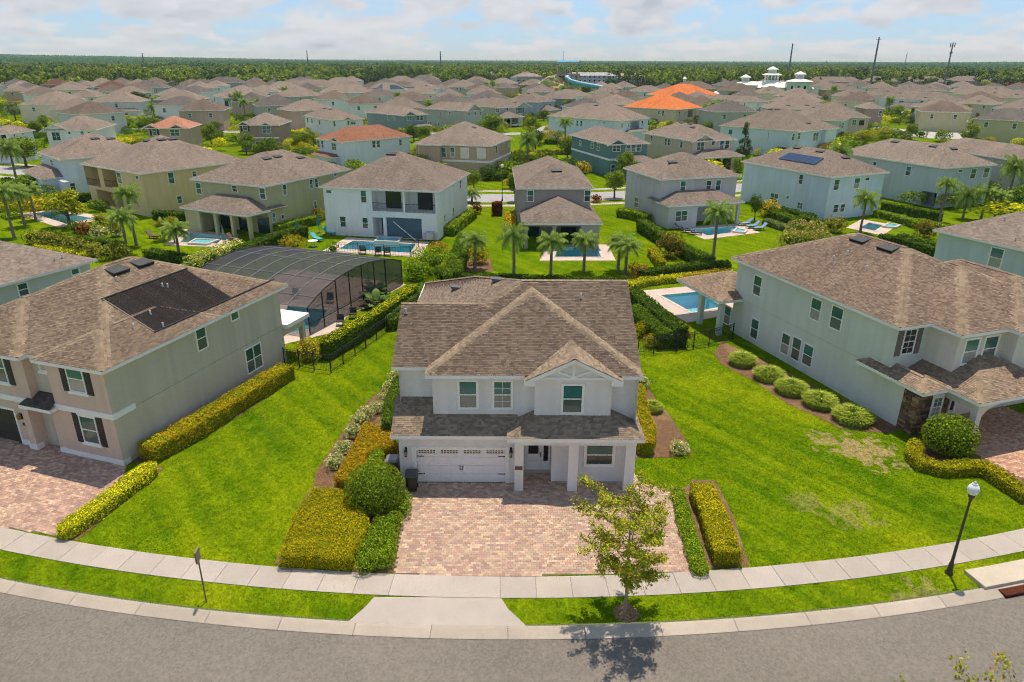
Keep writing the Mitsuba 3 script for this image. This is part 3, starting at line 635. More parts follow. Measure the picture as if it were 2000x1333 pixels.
    ('house', 'tan house with an arched entry porch, right of the teal one', 'house', None, (35.85, 143.79), 23.0, 10.99, 18.38, 6.2, 0.47, 'sand', 'brown', [('F', 2.2, 4.26, 1.92, 1.7, 'd2'), ('F', 5.24, 5.14, 0.89, 0.91, 'x'), ('F', 7.42, 4.3, 1.13, 1.73, 'd'), ('F', 8.79, 4.32, 1.17, 1.73, 'd'), ('L', 15.26, 4.71, 0.84, 1.2, 'd'), ('L', 9.86, 4.37, 0.97, 1.45, 'd'), ('L', 8.72, 4.39, 0.91, 1.46, 'd'), ('L', 4.34, 4.38, 0.95, 1.42, 'd'), ('L', 5.54, 1.8, 0.62, 0.89, 'd')], [('F', -0.3, 10.99, 2.79, 3.3, 'lanai')], [('F', 0.0, 5.38)], [(5.39, 11.67), (5.43, 8.65), (4.34, 6.22)], [], [], [], [], None, 'white'),
    ('house', 'pale blue house with a brown stone bay, right of the conical magnolia', 'house', None, (65.71, 165.4), 42.0, 17.98, 21.76, 6.2, 0.47, 'skyblue', 'brown', [('F', -2.89, 4.37, 1.31, 1.65, 'd'), ('F', -0.24, 4.42, 1.34, 1.64, 'd'), ('F', 8.01, 3.5, 2.73, 2.08, 'd2'), ('F', 11.42, 3.42, 1.54, 2.05, 'd'), ('L', 8.24, 4.14, 0.26, 1.3, 'd'), ('L', 18.41, 4.12, 1.24, 1.35, 'x')], [], [], [(8.28, 12.91), (8.41, 11.1), (7.89, 2.72)], [], [], [], [(10.5, -1.0, 17, 6)], None, 'white'),
    ('house', 'pale green-grey house between the two big brown roofs at right', 'house', None, (89.17, 197.09), 59.0, 16.86, 12.25, 6.2, 0.47, 'palegreen', 'brown', [('F', 2.31, 3.94, 5.2, 1.66, 'd')], [], [], [], [], [], [], [], None, 'white'),
    ('house', 'house under the biggest brown roof at right, stone corner and arched loggia', 'house', None, (86.74, 211.03), -6.2, 15.76, 20.0, 6.2, 0.47, 'sand', 'brown', [('F', 11.47, 3.81, 1.2, 1.76, 'd2'), ('F', 13.51, 4.02, 1.41, 1.41, 'o')], [], [], [(3.84, 14.91)], [], [], [], [], None, 'white'),
    ('house', 'narrow grey-brown house beside the cul-de-sac', 'house', None, (121.12, 253.74), -8.2, 6.93, 11.0, 6.2, 0.47, 'brown', 'brown', [('F', 5.61, 3.41, 1.1, 2.0, 'd')], [], [], [], [], [], [], [], None, 'white'),
    ('house', 'far house with a reddish wall under a brown hip, at the left edge', 'house', None, (-243.94, 355.0), 36.5, 12.03, 15.0, 6.2, 0.47, 'tan', 'brown', [('F', 3.01, 3.9, 1.1, 1.5, 'd'), ('F', 8.42, 3.9, 1.1, 1.5, 'd')], [], [], [], [], [], [], [], None, 'white'),
    ('house', 'far house with a dark red-brown roof at the left, before the trees', 'house', None, (-282.04, 442.97), 13.7, 14.53, 15.0, 6.2, 0.47, 'brown', 'darkred', [('F', 3.78, 3.9, 1.1, 1.5, 'd'), ('F', 10.58, 3.9, 1.1, 1.5, 'd')], [], [], [], [], [], [], [], None, 'white'),
    ('house', 'far white building with a pale blue-white metal roof at the left', 'house', None, (-372.26, 565.08), 14.9, 11.83, 14.0, 6.2, 0.47, 'white', 'whitemetal', [('F', 9.51, 3.9, 1.1, 1.5, 'd'), ('F', 21.4, 3.9, 1.1, 1.5, 'd'), ('F', 35.66, 3.9, 1.1, 1.5, 'd')], [], [], [], [], [], [], [], None, 'white'),
    ('house', 'far tan-roofed house with a pale peak, left of the twin dark roofs', 'house', None, (-245.16, 393.8), 13.0, 15.01, 15.0, 6.2, 0.47, 'tan', 'brown', [('F', 3.91, 3.9, 1.1, 1.5, 'd'), ('F', 10.94, 3.9, 1.1, 1.5, 'd')], [], [], [], [], [], [], [], None, 'white'),
    ('house', 'cream far house left of the lanai house with white columns', 'house', None, (-185.63, 307.55), 12.3, 11.06, 15.0, 6.2, 0.47, 'cream', 'brown', [('F', 3.2, 3.9, 1.1, 1.5, 'd'), ('F', 8.97, 3.9, 1.1, 1.5, 'd')], [], [], [], [], [], [], [], None, 'white'),
    ('house', 'cream two-storey far house behind the tan lanai', 'house', None, (-168.67, 250.15), 14.5, 16.17, 16.0, 6.2, 0.47, 'cream', 'brown', [('F', 4.57, 3.9, 1.1, 1.5, 'd'), ('F', 12.81, 3.9, 1.1, 1.5, 'd')], [], [], [], [], [], [], [], None, 'white'),
    ('house', 'far house with rust-red roof and teal wall at left', 'house', None, (-228.66, 403.66), 10.6, 15.49, 15.0, 6.2, 0.47, 'tealgrey', 'darkred', [('F', 3.96, 3.9, 1.1, 1.5, 'd'), ('F', 11.08, 3.9, 1.1, 1.5, 'd')], [], [], [], [], [], [], [], None, 'white'),
    ('house', 'far low dark-roofed house beside a dark tree, at left', 'house', None, (-264.86, 443.41), 12.3, 11.33, 14.0, 6.2, 0.47, 'grey', 'dark', [('F', 4.45, 3.9, 1.1, 1.5, 'd'), ('F', 10.0, 3.9, 1.1, 1.5, 'd'), ('F', 16.67, 3.9, 1.1, 1.5, 'd')], [], [], [], [], [], [], [], None, 'white'),
    ('house', 'far house with a dark grey roof against the wood, at left', 'house', None, (-290.55, 518.96), 10.7, 11.55, 14.0, 6.2, 0.47, 'grey', 'dark', [('F', 2.91, 3.9, 1.1, 1.5, 'd'), ('F', 8.16, 3.9, 1.1, 1.5, 'd')], [], [], [], [], [], [], [], None, 'white'),
    ('house', 'far house with dark blue wall and dark grey roof', 'house', None, (-206.56, 406.78), 8.1, 14.36, 15.0, 6.2, 0.47, 'slate', 'dark', [('F', 3.61, 3.9, 1.1, 1.5, 'd'), ('F', 10.11, 3.9, 1.1, 1.5, 'd')], [], [], [], [], [], [], [], None, 'white'),
    ('house', 'far grey house partly behind a round dark tree', 'house', None, (-177.59, 335.4), 44.9, 13.36, 15.0, 6.2, 0.47, 'grey', 'brown', [('F', 4.42, 3.9, 1.1, 1.5, 'd'), ('F', 12.37, 3.9, 1.1, 1.5, 'd')], [], [], [], [], [], [], [], None, 'white'),
    ('house', 'far house with a dark brown roof behind the wide tan one', 'house', None, (-171.59, 362.97), 6.4, 13.0, 14.0, 6.2, 0.47, 'brown', 'dark', [('F', 3.25, 3.9, 1.1, 1.5, 'd'), ('F', 9.11, 3.9, 1.1, 1.5, 'd')], [], [], [], [], [], [], [], None, 'white'),
    ('house', 'far house with a long dark roof left of the white gable-less block', 'house', None, (-194.29, 435.66), 5.0, 18.62, 15.0, 6.2, 0.47, 'grey', 'dark', [('F', 5.01, 3.9, 1.1, 1.5, 'd'), ('F', 14.04, 3.9, 1.1, 1.5, 'd')], [], [], [], [], [], [], [], None, 'white'),
    ('house', 'far plain white house with small upper windows', 'house', None, (-182.18, 434.65), 7.5, 13.23, 14.0, 6.2, 0.47, 'white', 'brown', [('F', 3.31, 3.9, 1.1, 1.5, 'd'), ('F', 9.26, 3.9, 1.1, 1.5, 'd')], [], [], [], [], [], [], [], None, 'white'),
    ('house', 'far house with a dark purple-grey roof near the wood edge', 'house', None, (-204.3, 496.39), 8.6, 23.59, 15.0, 6.2, 0.47, 'grey', 'dark', [('F', 4.72, 3.9, 1.1, 1.5, 'd'), ('F', 10.61, 3.9, 1.1, 1.5, 'd'), ('F', 17.69, 3.9, 1.1, 1.5, 'd')], [], [], [], [], [], [], [], None, 'white'),
    ('house', 'far house with a dark roof, right of the purple-grey roof', 'house', None, (-181.42, 495.61), 1.3, 15.11, 15.0, 6.2, 0.47, 'grey', 'dark', [('F', 7.9, 3.9, 1.1, 1.5, 'd'), ('F', 17.78, 3.9, 1.1, 1.5, 'd'), ('F', 29.63, 3.9, 1.1, 1.5, 'd')], [], [], [], [], [], [], [], None, 'white'),
    ('house', 'far house with teal wall under a wide brown hip', 'house', None, (-136.65, 404.12), 6.9, 18.72, 15.0, 6.2, 0.47, 'tealgrey', 'brown', [('F', 4.68, 3.9, 1.1, 1.5, 'd'), ('F', 13.11, 3.9, 1.1, 1.5, 'd')], [], [], [], [], [], [], [], None, 'white'),
    ('house', 'far small dark roof in front of the wood, centre left', 'house', None, (-183.44, 550.11), 9.5, 10.57, 13.0, 6.2, 0.47, 'grey', 'dark', [('F', 2.64, 3.9, 1.1, 1.5, 'd'), ('F', 7.4, 3.9, 1.1, 1.5, 'd')], [], [], [], [], [], [], [], None, 'white'),
    ('house', 'far olive house with a brown hip seen corner-on', 'house', None, (-132.6, 441.2), 7.5, 27.06, 15.0, 6.2, 0.47, 'olive', 'brown', [('F', 5.41, 3.9, 1.1, 1.5, 'd'), ('F', 12.18, 3.9, 1.1, 1.5, 'd'), ('F', 20.3, 3.9, 1.1, 1.5, 'd')], [], [], [], [], [], [], [], None, 'white'),
    ('house', 'far wide brown-roofed house behind the olive one', 'house', None, (-126.77, 488.38), -4.7, 22.63, 16.0, 6.2, 0.47, 'tan', 'brown', [('F', 4.98, 3.9, 1.1, 1.5, 'd'), ('F', 11.22, 3.9, 1.1, 1.5, 'd'), ('F', 18.69, 3.9, 1.1, 1.5, 'd')], [], [], [], [], [], [], [], None, 'white'),
    ('house', 'far pale grey house behind the tall palms', 'house', None, (-90.17, 348.53), 18.5, 25.63, 16.0, 6.2, 0.47, 'palegrey', 'brown', [('F', 5.13, 3.9, 1.1, 1.5, 'd'), ('F', 11.53, 3.9, 1.1, 1.5, 'd'), ('F', 19.22, 3.9, 1.1, 1.5, 'd')], [], [], [], [], [], [], [], None, 'white'),
    ('house', 'far house with a broad pale brown hip, centre, against the wood', 'house', None, (-94.78, 544.59), -9.2, 22.07, 16.0, 6.2, 0.47, 'tan', 'brown', [('F', 5.71, 3.9, 1.1, 1.5, 'd'), ('F', 12.85, 3.9, 1.1, 1.5, 'd'), ('F', 21.42, 3.9, 1.1, 1.5, 'd')], [], [], [], [], [], [], [], None, 'white'),
    ('house', 'far small brown-roofed house right of the broad pale hip', 'house', None, (-71.05, 510.74), 8.5, 11.52, 13.0, 6.2, 0.47, 'tan', 'brown', [('F', 2.88, 3.9, 1.1, 1.5, 'd'), ('F', 8.06, 3.9, 1.1, 1.5, 'd')], [], [], [], [], [], [], [], None, 'white'),
    ('house', 'far brown-roofed house right of the grey-green balcony house', 'house', None, (-36.31, 532.03), -15.1, 19.1, 16.0, 6.2, 0.47, 'tan', 'brown', [('F', 5.8, 3.9, 1.1, 1.5, 'd'), ('F', 13.06, 3.9, 1.1, 1.5, 'd'), ('F', 21.76, 3.9, 1.1, 1.5, 'd')], [], [], [], [], [], [], [], None, 'white'),
    ('house', 'far house with a brown roof behind the dark palm grove', 'house', None, (-18.38, 511.19), -16.9, 18.75, 15.0, 6.2, 0.47, 'tan', 'brown', [('F', 4.99, 3.9, 1.1, 1.5, 'd'), ('F', 13.98, 3.9, 1.1, 1.5, 'd')], [], [], [], [], [], [], [], None, 'white'),
    ('house', 'far pale-roofed hall beside a bare sandy strip', 'house', None, (-30.17, 810.44), 13.2, 23.32, 20.0, 6.2, 0.47, 'cream', 'brown', [('F', 4.66, 3.9, 1.1, 1.5, 'd'), ('F', 10.49, 3.9, 1.1, 1.5, 'd'), ('F', 17.49, 3.9, 1.1, 1.5, 'd')], [], [], [], [], [], [], [], None, 'white'),
    ('house', 'far house in shade with a dark slate roof near the sandy strip', 'house', None, (-81.73, 597.25), 10.0, 23.75, 15.0, 6.2, 0.47, 'grey', 'dark', [('F', 4.75, 3.9, 1.1, 1.5, 'd'), ('F', 10.69, 3.9, 1.1, 1.5, 'd'), ('F', 17.81, 3.9, 1.1, 1.5, 'd')], [], [], [], [], [], [], [], None, 'white'),
    ('house', 'far house with brown roof left of the rock mound', 'house', None, (2.57, 482.36), -19.3, 17.69, 15.0, 6.2, 0.47, 'brown', 'brown', [('F', 4.59, 3.9, 1.1, 1.5, 'd'), ('F', 12.85, 3.9, 1.1, 1.5, 'd')], [], [], [], [], [], [], [], None, 'white'),
    ('house', 'far grey apartment block left of the slide tower', 'house', None, (2.66, 683.72), 16.8, 24.76, 20.0, 6.2, 0.47, 'palegrey', 'brown', [('F', 6.96, 3.9, 1.1, 1.5, 'd'), ('F', 15.66, 3.9, 1.1, 1.5, 'd'), ('F', 26.1, 3.9, 1.1, 1.5, 'd')], [], [], [], [], [], [], [], None, 'white'),
    ('house', 'far small brown-roofed house under the slide run-out', 'house', None, (48.43, 469.85), -17.4, 11.09, 13.0, 6.2, 0.47, 'tan', 'brown', [('F', 2.77, 3.9, 1.1, 1.5, 'd'), ('F', 7.76, 3.9, 1.1, 1.5, 'd')], [], [], [], [], [], [], [], None, 'white'),
    ('house', 'far brown-roofed house right of the slide run-out', 'house', None, (59.04, 456.65), -26.2, 13.35, 14.0, 6.2, 0.47, 'grey', 'brown', [('F', 3.47, 3.9, 1.1, 1.5, 'd'), ('F', 9.71, 3.9, 1.1, 1.5, 'd')], [], [], [], [], [], [], [], None, 'white'),
    ('house', 'cream house with a white-columned ground-floor lanai behind the red tiled one at left', 'house', None, (-154.37, 267.62), 10.5, 17.15, 15.0, 6.2, 0.47, 'palegrey', 'brown', [('F', 3.48, 4.24, 0.97, 1.55, 'd'), ('F', 9.17, 4.2, 1.09, 1.56, 'd')], [('F', -0.3, 17.08, 1.77, 3.2, 'lanai')], [], [], [], [], [], [], None, 'white'),
    ('house', 'taupe house with a pale flat-fronted lanai, behind the red tiled roof', 'house', None, (-139.07, 284.61), 6.6, 17.07, 15.0, 6.2, 0.47, 'taupe', 'brown', [('F', 15.31, 3.86, 1.32, 1.89, 'd')], [('F', 11.91, 17.37, 4.0, 3.2, 'lanai')], [], [], [], [], [], [], None, 'white'),
    ('house', 'white house with an upper balcony half hidden by palms', 'house', None, (-119.5, 304.57), 35.0, 20.38, 18.71, 6.2, 0.47, 'white', 'brown', [('L', 16.86, 3.82, 1.71, 1.48, 'd'), ('F', 18.87, 4.49, 0.95, 0.78, 'x')], [], [], [], [], [('F', 0.3, 3.0, 2.53, 5.55)], [], [], None, 'white'),
    ('house', 'olive-grey far house with two upper windows behind the palm row', 'house', None, (-94.52, 314.31), 45.0, 17.29, 18.08, 6.2, 0.47, 'greygreen', 'brown', [('F', 4.73, 4.17, 1.06, 1.43, 'd'), ('F', 10.59, 4.1, 1.09, 1.58, 'd')], [], [], [], [], [], [], [], None, 'white'),
    ('townhouse', 'long white townhouse row with many windows beside the cul-de-sac', 'house', None, (161.54, 327.1), -46.4, 29.09, 13.0, 6.2, 0.47, 'white', 'brown', [('F', 9.65, 3.45, 1.98, 1.96, 'd2'), ('F', 17.78, 3.55, 1.13, 2.18, 'd'), ('F', 20.01, 4.16, 1.36, 1.28, 'd2'), ('F', 25.96, 3.91, 1.33, 1.51, 'd2'), ('F', 27.47, 3.86, 1.2, 1.63, 'd')], [('F', 5.82, 23.27, 4.0, 3.2, 'solid')], [], [(7.1, 4.65), (18.59, 1.71)], [], [], [], [], None, 'white'),
    ('townhouse', 'cream end of the townhouse row behind the yellow-green palm', 'house', None, (172.05, 288.44), -49.9, 13.5, 13.0, 6.2, 0.47, 'sand', 'brown', [('F', 10.73, 3.8, 0.86, 1.95, 'd')], [], [], [(7.91, 2.23)], [], [], [], [], None, 'white'),
    ('townhouse', 'pale blue townhouse at the right end of the row, angled roof', 'house', None, (167.76, 258.06), -52.2, 14.57, 13.0, 6.2, 0.47, 'palebluewhite', 'brown', [('F', 0.38, 4.44, 0.7, 1.69, 'd'), ('F', 2.91, 4.58, 1.08, 1.16, 'd2')], [('F', 1.48, 12.97, 4.0, 3.2, 'solid')], [], [(9.39, 0.33)], [], [], [], [], None, 'white'),
    ('townhouse', 'second townhouse row, a long bare roof with small vents', 'house', None, (172.05, 356.75), -9.5, 25.62, 13.0, 6.2, 0.47, 'cream', 'brown', [], [], [], [(8.57, 3.81), (17.55, 3.54)], [], [], [], [], None, 'white'),
    ('townhouse', 'townhouse row with long roof behind the white one, middle part', 'house', None, (212.99, 415.88), -16.0, 27.38, 13.0, 6.2, 0.47, 'cream', 'brown', [], [], [], [(8.85, 4.55), (18.45, 4.03)], [], [], [], [], None, 'white'),
    ('townhouse', 'townhouse row with long roof behind the white one, right part', 'house', None, (236.06, 397.95), -18.6, 30.25, 13.0, 6.2, 0.47, 'cream', 'brown', [], [], [], [(9.79, 4.44), (20.37, 3.74)], [], [], [], [], None, 'white'),
    ('townhouse', 'long townhouse roof at the right edge, third row back', 'house', None, (213.66, 342.19), -36.7, 24.26, 14.0, 6.2, 0.47, 'cream', 'brown', [], [], [], [(6.8, 3.99), (15.54, 2.91)], [], [], [], [], None, 'white'),
    ('townhouse', 'far townhouse roof right of the clubhouse', 'house', None, (232.57, 588.27), -5.5, 43.45, 16.0, 6.2, 0.47, 'tan', 'brown', [], [], [], [(14.48, 6.07), (29.88, 6.26)], [], [], [], [], None, 'white'),
    ('townhouse', 'far townhouse roof in front of the wood, left part', 'house', None, (288.91, 610.24), -8.5, 27.49, 16.0, 6.2, 0.47, 'tan', 'brown', [], [], [], [(9.7, 6.34), (19.45, 6.5)], [], [], [], [], None, 'white'),
    ('townhouse', 'far townhouse roof in front of the wood, middle part', 'house', None, (322.81, 617.45), -10.9, 34.1, 16.0, 6.2, 0.47, 'tan', 'brown', [], [], [], [(11.66, 6.37), (23.76, 6.57)], [], [], [], [], None, 'white'),
    ('townhouse', 'far townhouse roof in front of the wood, right part', 'house', None, (374.94, 641.61), -13.5, 31.76, 16.0, 6.2, 0.47, 'tan', 'brown', [], [], [], [(10.98, 6.64), (22.25, 6.84)], [], [], [], [], None, 'white'),
    ('townhouse', 'far townhouse roof in front of the wood, at the right edge', 'house', None, (431.28, 672.73), -15.8, 33.14, 16.0, 6.2, 0.47, 'tan', 'brown', [], [], [], [(11.36, 6.71), (23.25, 7.4)], [], [], [], [], None, 'white'),
    ('townhouse', 'far second townhouse roof behind the green hedge of trees', 'house', None, (177.07, 421.15), -5.9, 18.87, 14.0, 6.2, 0.47, 'tan', 'brown', [], [], [], [(6.6, 4.04), (13.43, 4.68)], [], [], [], [], None, 'white'),
    ('townhouse', 'townhouse roof with three vents right of the clubhouse', 'house', None, (121.94, 335.07), -3.4, 17.6, 15.0, 6.2, 0.47, 'cream', 'brown', [], [], [], [(5.98, 2.96), (12.46, 3.94)], [], [], [], [], None, 'white'),
    ('townhouse', 'townhouse roof just below the clubhouse', 'house', None, (123.3, 371.92), -1.5, 15.92, 14.0, 6.2, 0.47, 'cream', 'brown', [], [], [], [(5.51, 3.06)], [], [], [], [], None, 'white'),
    ('house', 'brown roof above the big brown one, right', 'house', None, (150.27, 340.57), -7.1, 16.95, 14.0, 6.2, 0.47, 'cream', 'brown', [], [], [], [(5.83, 3.25), (11.94, 3.76)], [], [], [], [], None, 'white'),
    ('house', 'far brown roof with two vents left of the big brown roof', 'house', None, (103.68, 300.42), -38.6, 17.81, 15.0, 6.2, 0.47, 'cream', 'brown', [], [], [], [(4.03, 3.54), (10.76, 2.45)], [], [], [], [], None, 'white'),
    ('house', 'brown-roofed house left of the big brown roof, three vents in a row', 'house', None, (86.52, 245.6), -3.2, 17.38, 16.0, 6.2, 0.47, 'cream', 'brown', [], [], [], [(5.8, 2.44), (11.95, 2.51)], [], [], [], [], None, 'white'),
]
HEDGES = [
    ('line', [(-20.09, 34.46), (-18.9, 36.89), (-17.73, 40.36), (-16.11, 44.58)], 1.35, 1.1, 'yelgrn', 'clipped yellow-green hedge with orange leaves along the wall of the left house', None),
    ('line', [(-20.97, 27.29), (-20.37, 29.37), (-19.61, 32.42)], 1.0, 0.7, 'yellow', 'bright yellow hedge beside the left paved driveway', None),
    ('poly', [(-10.07, 30.13), (-9.23, 30.27), (-8.17, 29.87), (-6.69, 27.51), (-6.98, 24.79), (-10.21, 25.04), (-10.38, 28.04)], 0, 0.85, 'olivegold', 'broad square gold-green clipped hedge block next to the pavement', None),
    ('poly', [(-8.91, 37.19), (-7.14, 36.82), (-6.53, 34.67), (-7.56, 34.32), (-8.07, 33.81), (-8.0, 31.78), (-8.5, 31.11), (-9.24, 31.18), (-9.0, 34.99)], 0, 0.75, 'goldred', 'gold and red croton hedge left of the garage', None),
    ('line', [(-7.51, 33.82), (-7.47, 32.46)], 0.8, 0.8, 'bright', 'small bright green hedge beside the grey-lidded bin', None),
    ('line', [(-7.54, 42.38), (-7.55, 39.84), (-7.39, 36.85)], 0.9, 1.3, 'green', 'green hedge against the left wall of the front house', None),
    ('line', [(8.61, 30.64), (8.51, 28.94), (8.39, 26.96), (8.33, 24.92)], 0.75, 0.5, 'bright', 'low green edging hedge right of the front driveway', None),
    ('poly', [(9.26, 30.81), (10.41, 30.67), (10.42, 27.63), (10.26, 25.28), (9.06, 25.24), (9.18, 27.75)], 0, 0.9, 'gold', 'thick golden clipped hedge between driveway and right lawn', None),
    ('line', [(23.43, 35.34), (22.79, 34.47), (22.69, 33.57), (23.61, 32.94), (25.14, 33.11), (25.97, 32.96), (26.19, 31.89), (26.41, 30.53)], 0.85, 0.7, 'gold', 'snaking golden hedge round the ball shrub of the right house', None),
    ('line', [(8.32, 41.81), (7.95, 39.17), (8.05, 36.89), (7.74, 35.14)], 1.1, 1.0, 'yelgrn', 'curved yellow-green hedge along the right wall of the front house', None),
    ('line', [(11.13, 60.24), (12.16, 55.63), (13.08, 51.44)], 1.3, 1.8, 'dark', 'dark hedge behind the right-hand black fence, upper line', None),
    ('line', [(10.57, 56.67), (11.32, 53.58), (11.87, 51.25)], 1.3, 1.5, 'green', 'rounded green hedge right behind the front house', None),
    ('line', [(13.53, 56.99), (14.24, 53.47)], 0.9, 0.6, 'yellow', 'yellow low hedge left of the right house pool', None),
    ('line', [(12.1, 66.74), (13.79, 67.82), (15.4, 68.53), (18.07, 69.26)], 1.3, 0.7, 'yellow', 'long bright yellow flowering hedge on the lawn behind the front house', None),
    ('line', [(18.12, 69.12), (20.19, 70.14), (22.32, 71.18)], 1.3, 0.7, 'yelmix', 'patchy yellow and red hedge beside the right house lawn', None),
    ('line', [(13.68, 68.8), (17.49, 70.8), (20.77, 72.0), (22.51, 72.09)], 1.2, 1.3, 'dark', 'long dark hedge behind the yellow flowering hedge', None),
    ('line', [(17.15, 91.07), (17.78, 87.64), (18.38, 83.83)], 1.3, 1.6, 'green', 'diagonal green hedge with a black gate at its top end', None),
    ('line', [(19.62, 79.28), (20.37, 76.47), (21.23, 73.83)], 1.3, 1.4, 'green', 'diagonal green hedge right of the bronze magnolia shrub', None),
    ('line', [(16.09, 100.47), (17.25, 99.39), (18.4, 97.53)], 1.7, 1.2, 'bright', 'bright flat-topped hedge at the corner of the mauve house', None),
    ('line', [(16.13, 79.0), (16.1, 75.57), (16.23, 73.64)], 0.9, 1.0, 'yelgrn', 'yellow-green hedge piece at the foot of the magnolia shrub', None),
    ('line', [(-6.88, 68.23), (-2.1, 68.13), (3.06, 67.66), (7.66, 67.38), (11.7, 67.62)], 1.0, 0.9, 'dark', 'low dark hedge running behind the roof of the front house', None),
    ('line', [(-6.19, 83.36), (-6.32, 74.31), (-6.37, 66.28)], 0.9, 1.6, 'green', 'left one of twin tall hedges running back beside the white balcony house', None),
    ('line', [(-5.26, 80.37), (-5.47, 72.87), (-5.56, 67.27)], 0.9, 1.6, 'green', 'right one of twin tall hedges running back beside the white balcony house', None),
    ('line', [(-5.92, 98.52), (-7.01, 93.81), (-8.0, 88.88)], 1.4, 1.3, 'bright', 'bright box-shaped hedge along the right wall of the white balcony house', None),
    ('poly', [(-1.19, 100.29), (0.36, 100.32), (0.59, 89.09), (-0.72, 88.47)], 0, 0.9, 'croton', 'mass of yellow-orange crotons left of the narrow house', None),
    ('poly', [(-2.94, 102.37), (-1.59, 102.4), (-1.49, 100.83), (-2.89, 100.79)], 0, 1.9, 'maroon', 'maroon clipped shrub block in front of the back street lamp', None),
    ('line', [(-13.93, 48.54), (-13.18, 50.32), (-12.25, 52.56), (-11.13, 55.74), (-10.29, 58.43), (-9.23, 61.97)], 1.1, 1.6, 'yeltop', 'tall yellow-topped hedge inside the left black fence', None),
    ('line', [(-10.08, 54.79), (-9.33, 58.28), (-8.47, 64.38)], 1.1, 1.1, 'green', 'lower green hedge just left of the front house roof', None),
    ('line', [(-30.29, 76.15), (-29.05, 81.05), (-26.69, 86.58)], 1.5, 1.6, 'dark', 'tall dark hedge between the olive house pool and the white house', None),
    ('line', [(-30.18, 89.82), (-28.81, 92.69), (-27.16, 94.71)], 1.3, 1.2, 'bright', 'bright hedge along the right wall of the olive house', None),
    ('line', [(-58.79, 86.28), (-54.1, 83.88), (-49.99, 82.37), (-45.71, 80.35)], 1.0, 1.0, 'green', 'long thin green hedge below the left-hand swimming pool', None),
    ('poly', [(-57.28, 82.0), (-52.99, 80.22), (-47.41, 77.16), (-47.91, 76.82), (-52.31, 78.8), (-56.75, 80.89)], 0, 0.4, 'yellow', 'low yellow planting behind the roof at the left edge', None),
    ('line', [(-39.98, 75.53), (-37.54, 74.22), (-35.07, 73.39), (-32.9, 72.99)], 1.4, 1.4, 'dark', 'dark hedge in front of the olive house lawn', None),
    ('line', [(-49.45, 97.19), (-47.46, 96.88), (-45.52, 95.87)], 1.3, 1.3, 'dark', 'dark hedge along the foot of the yellow house', None),
    ('line', [(-72.16, 108.57), (-69.56, 109.52), (-66.59, 110.5)], 1.3, 1.3, 'dark', 'dark hedge below the pale blue garden wing', None),
    ('line', [(39.26, 102.1), (40.47, 99.74), (41.63, 97.47)], 1.4, 1.2, 'dark', 'dark hedge along the wall of the solar-panelled house, upper', None),
    ('line', [(37.42, 99.81), (38.21, 97.53), (38.75, 95.14)], 1.5, 1.2, 'green', 'green hedge in front of the solar-panelled house, middle', None),
    ('line', [(35.29, 95.62), (35.91, 93.67), (36.53, 91.97)], 1.3, 0.8, 'greygreen', 'grey-green low hedge beside the blue loungers', None),
    ('line', [(40.39, 96.81), (41.37, 95.33), (42.18, 93.25)], 1.2, 1.1, 'green', 'green hedge at the corner of the solar-panelled house', None),
    ('line', [(56.72, 105.96), (57.98, 103.03), (59.22, 101.15), (60.57, 99.33)], 1.3, 1.3, 'green', 'upper green hedge below the dark sliding doors at right', None),
    ('line', [(53.22, 101.17), (54.42, 98.87), (54.96, 94.44)], 1.3, 1.0, 'bright', 'bright hedge behind the white garden chairs at right', None),
    ('line', [(56.02, 95.12), (56.71, 93.83), (57.49, 91.94)], 1.3, 1.0, 'bright', 'short bright hedge right of the white garden chairs', None),
    ('line', [(46.44, 85.71), (47.88, 83.58), (48.78, 79.81)], 1.2, 1.1, 'dark', 'front one of two dark hedges beside the right house roof', None),
    ('line', [(48.56, 85.86), (49.57, 84.41), (50.15, 82.07)], 1.1, 1.1, 'green', 'rear one of two dark hedges beside the right house roof', None),
    ('line', [(2.48, 163.78), (4.64, 154.88), (6.41, 146.85)], 1.6, 1.6, 'green', 'thick diagonal hedge behind the narrow house', None),
    ('line', [(0.47, 168.71), (2.09, 171.26), (7.76, 172.33), (13.46, 172.89)], 1.5, 1.2, 'yelgrn', 'long hedge across the lawn left of the teal house', None),
    ('line', [(6.1, 170.71), (7.92, 162.23)], 1.2, 0.6, 'yellow', 'yellow flower strip beside the thick diagonal hedge', None),
    ('line', [(-2.76, 132.89), (-0.92, 140.73), (1.3, 147.55)], 1.6, 1.4, 'green', 'hedge running along the tan house towards the back street', None),
    ('line', [(9.15, 194.5), (14.54, 193.65)], 1.3, 1.3, 'dark', 'dark hedge at the foot of the large white-blue house', None),
    ('line', [(-110.5, 246.61), (-104.25, 246.97), (-101.69, 253.76)], 1.6, 1.6, 'green', 'straight green hedge right of the taupe house lanai', None),
    ('line', [(-124.37, 235.52), (-120.0, 237.75)], 1.6, 1.6, 'dark', 'dark hedge left of the red tiled house', None),
    ('line', [(-93.78, 210.55), (-88.88, 207.66), (-85.33, 210.96)], 1.6, 1.6, 'dark', 'dark hedge right of the red tiled house', None),
]
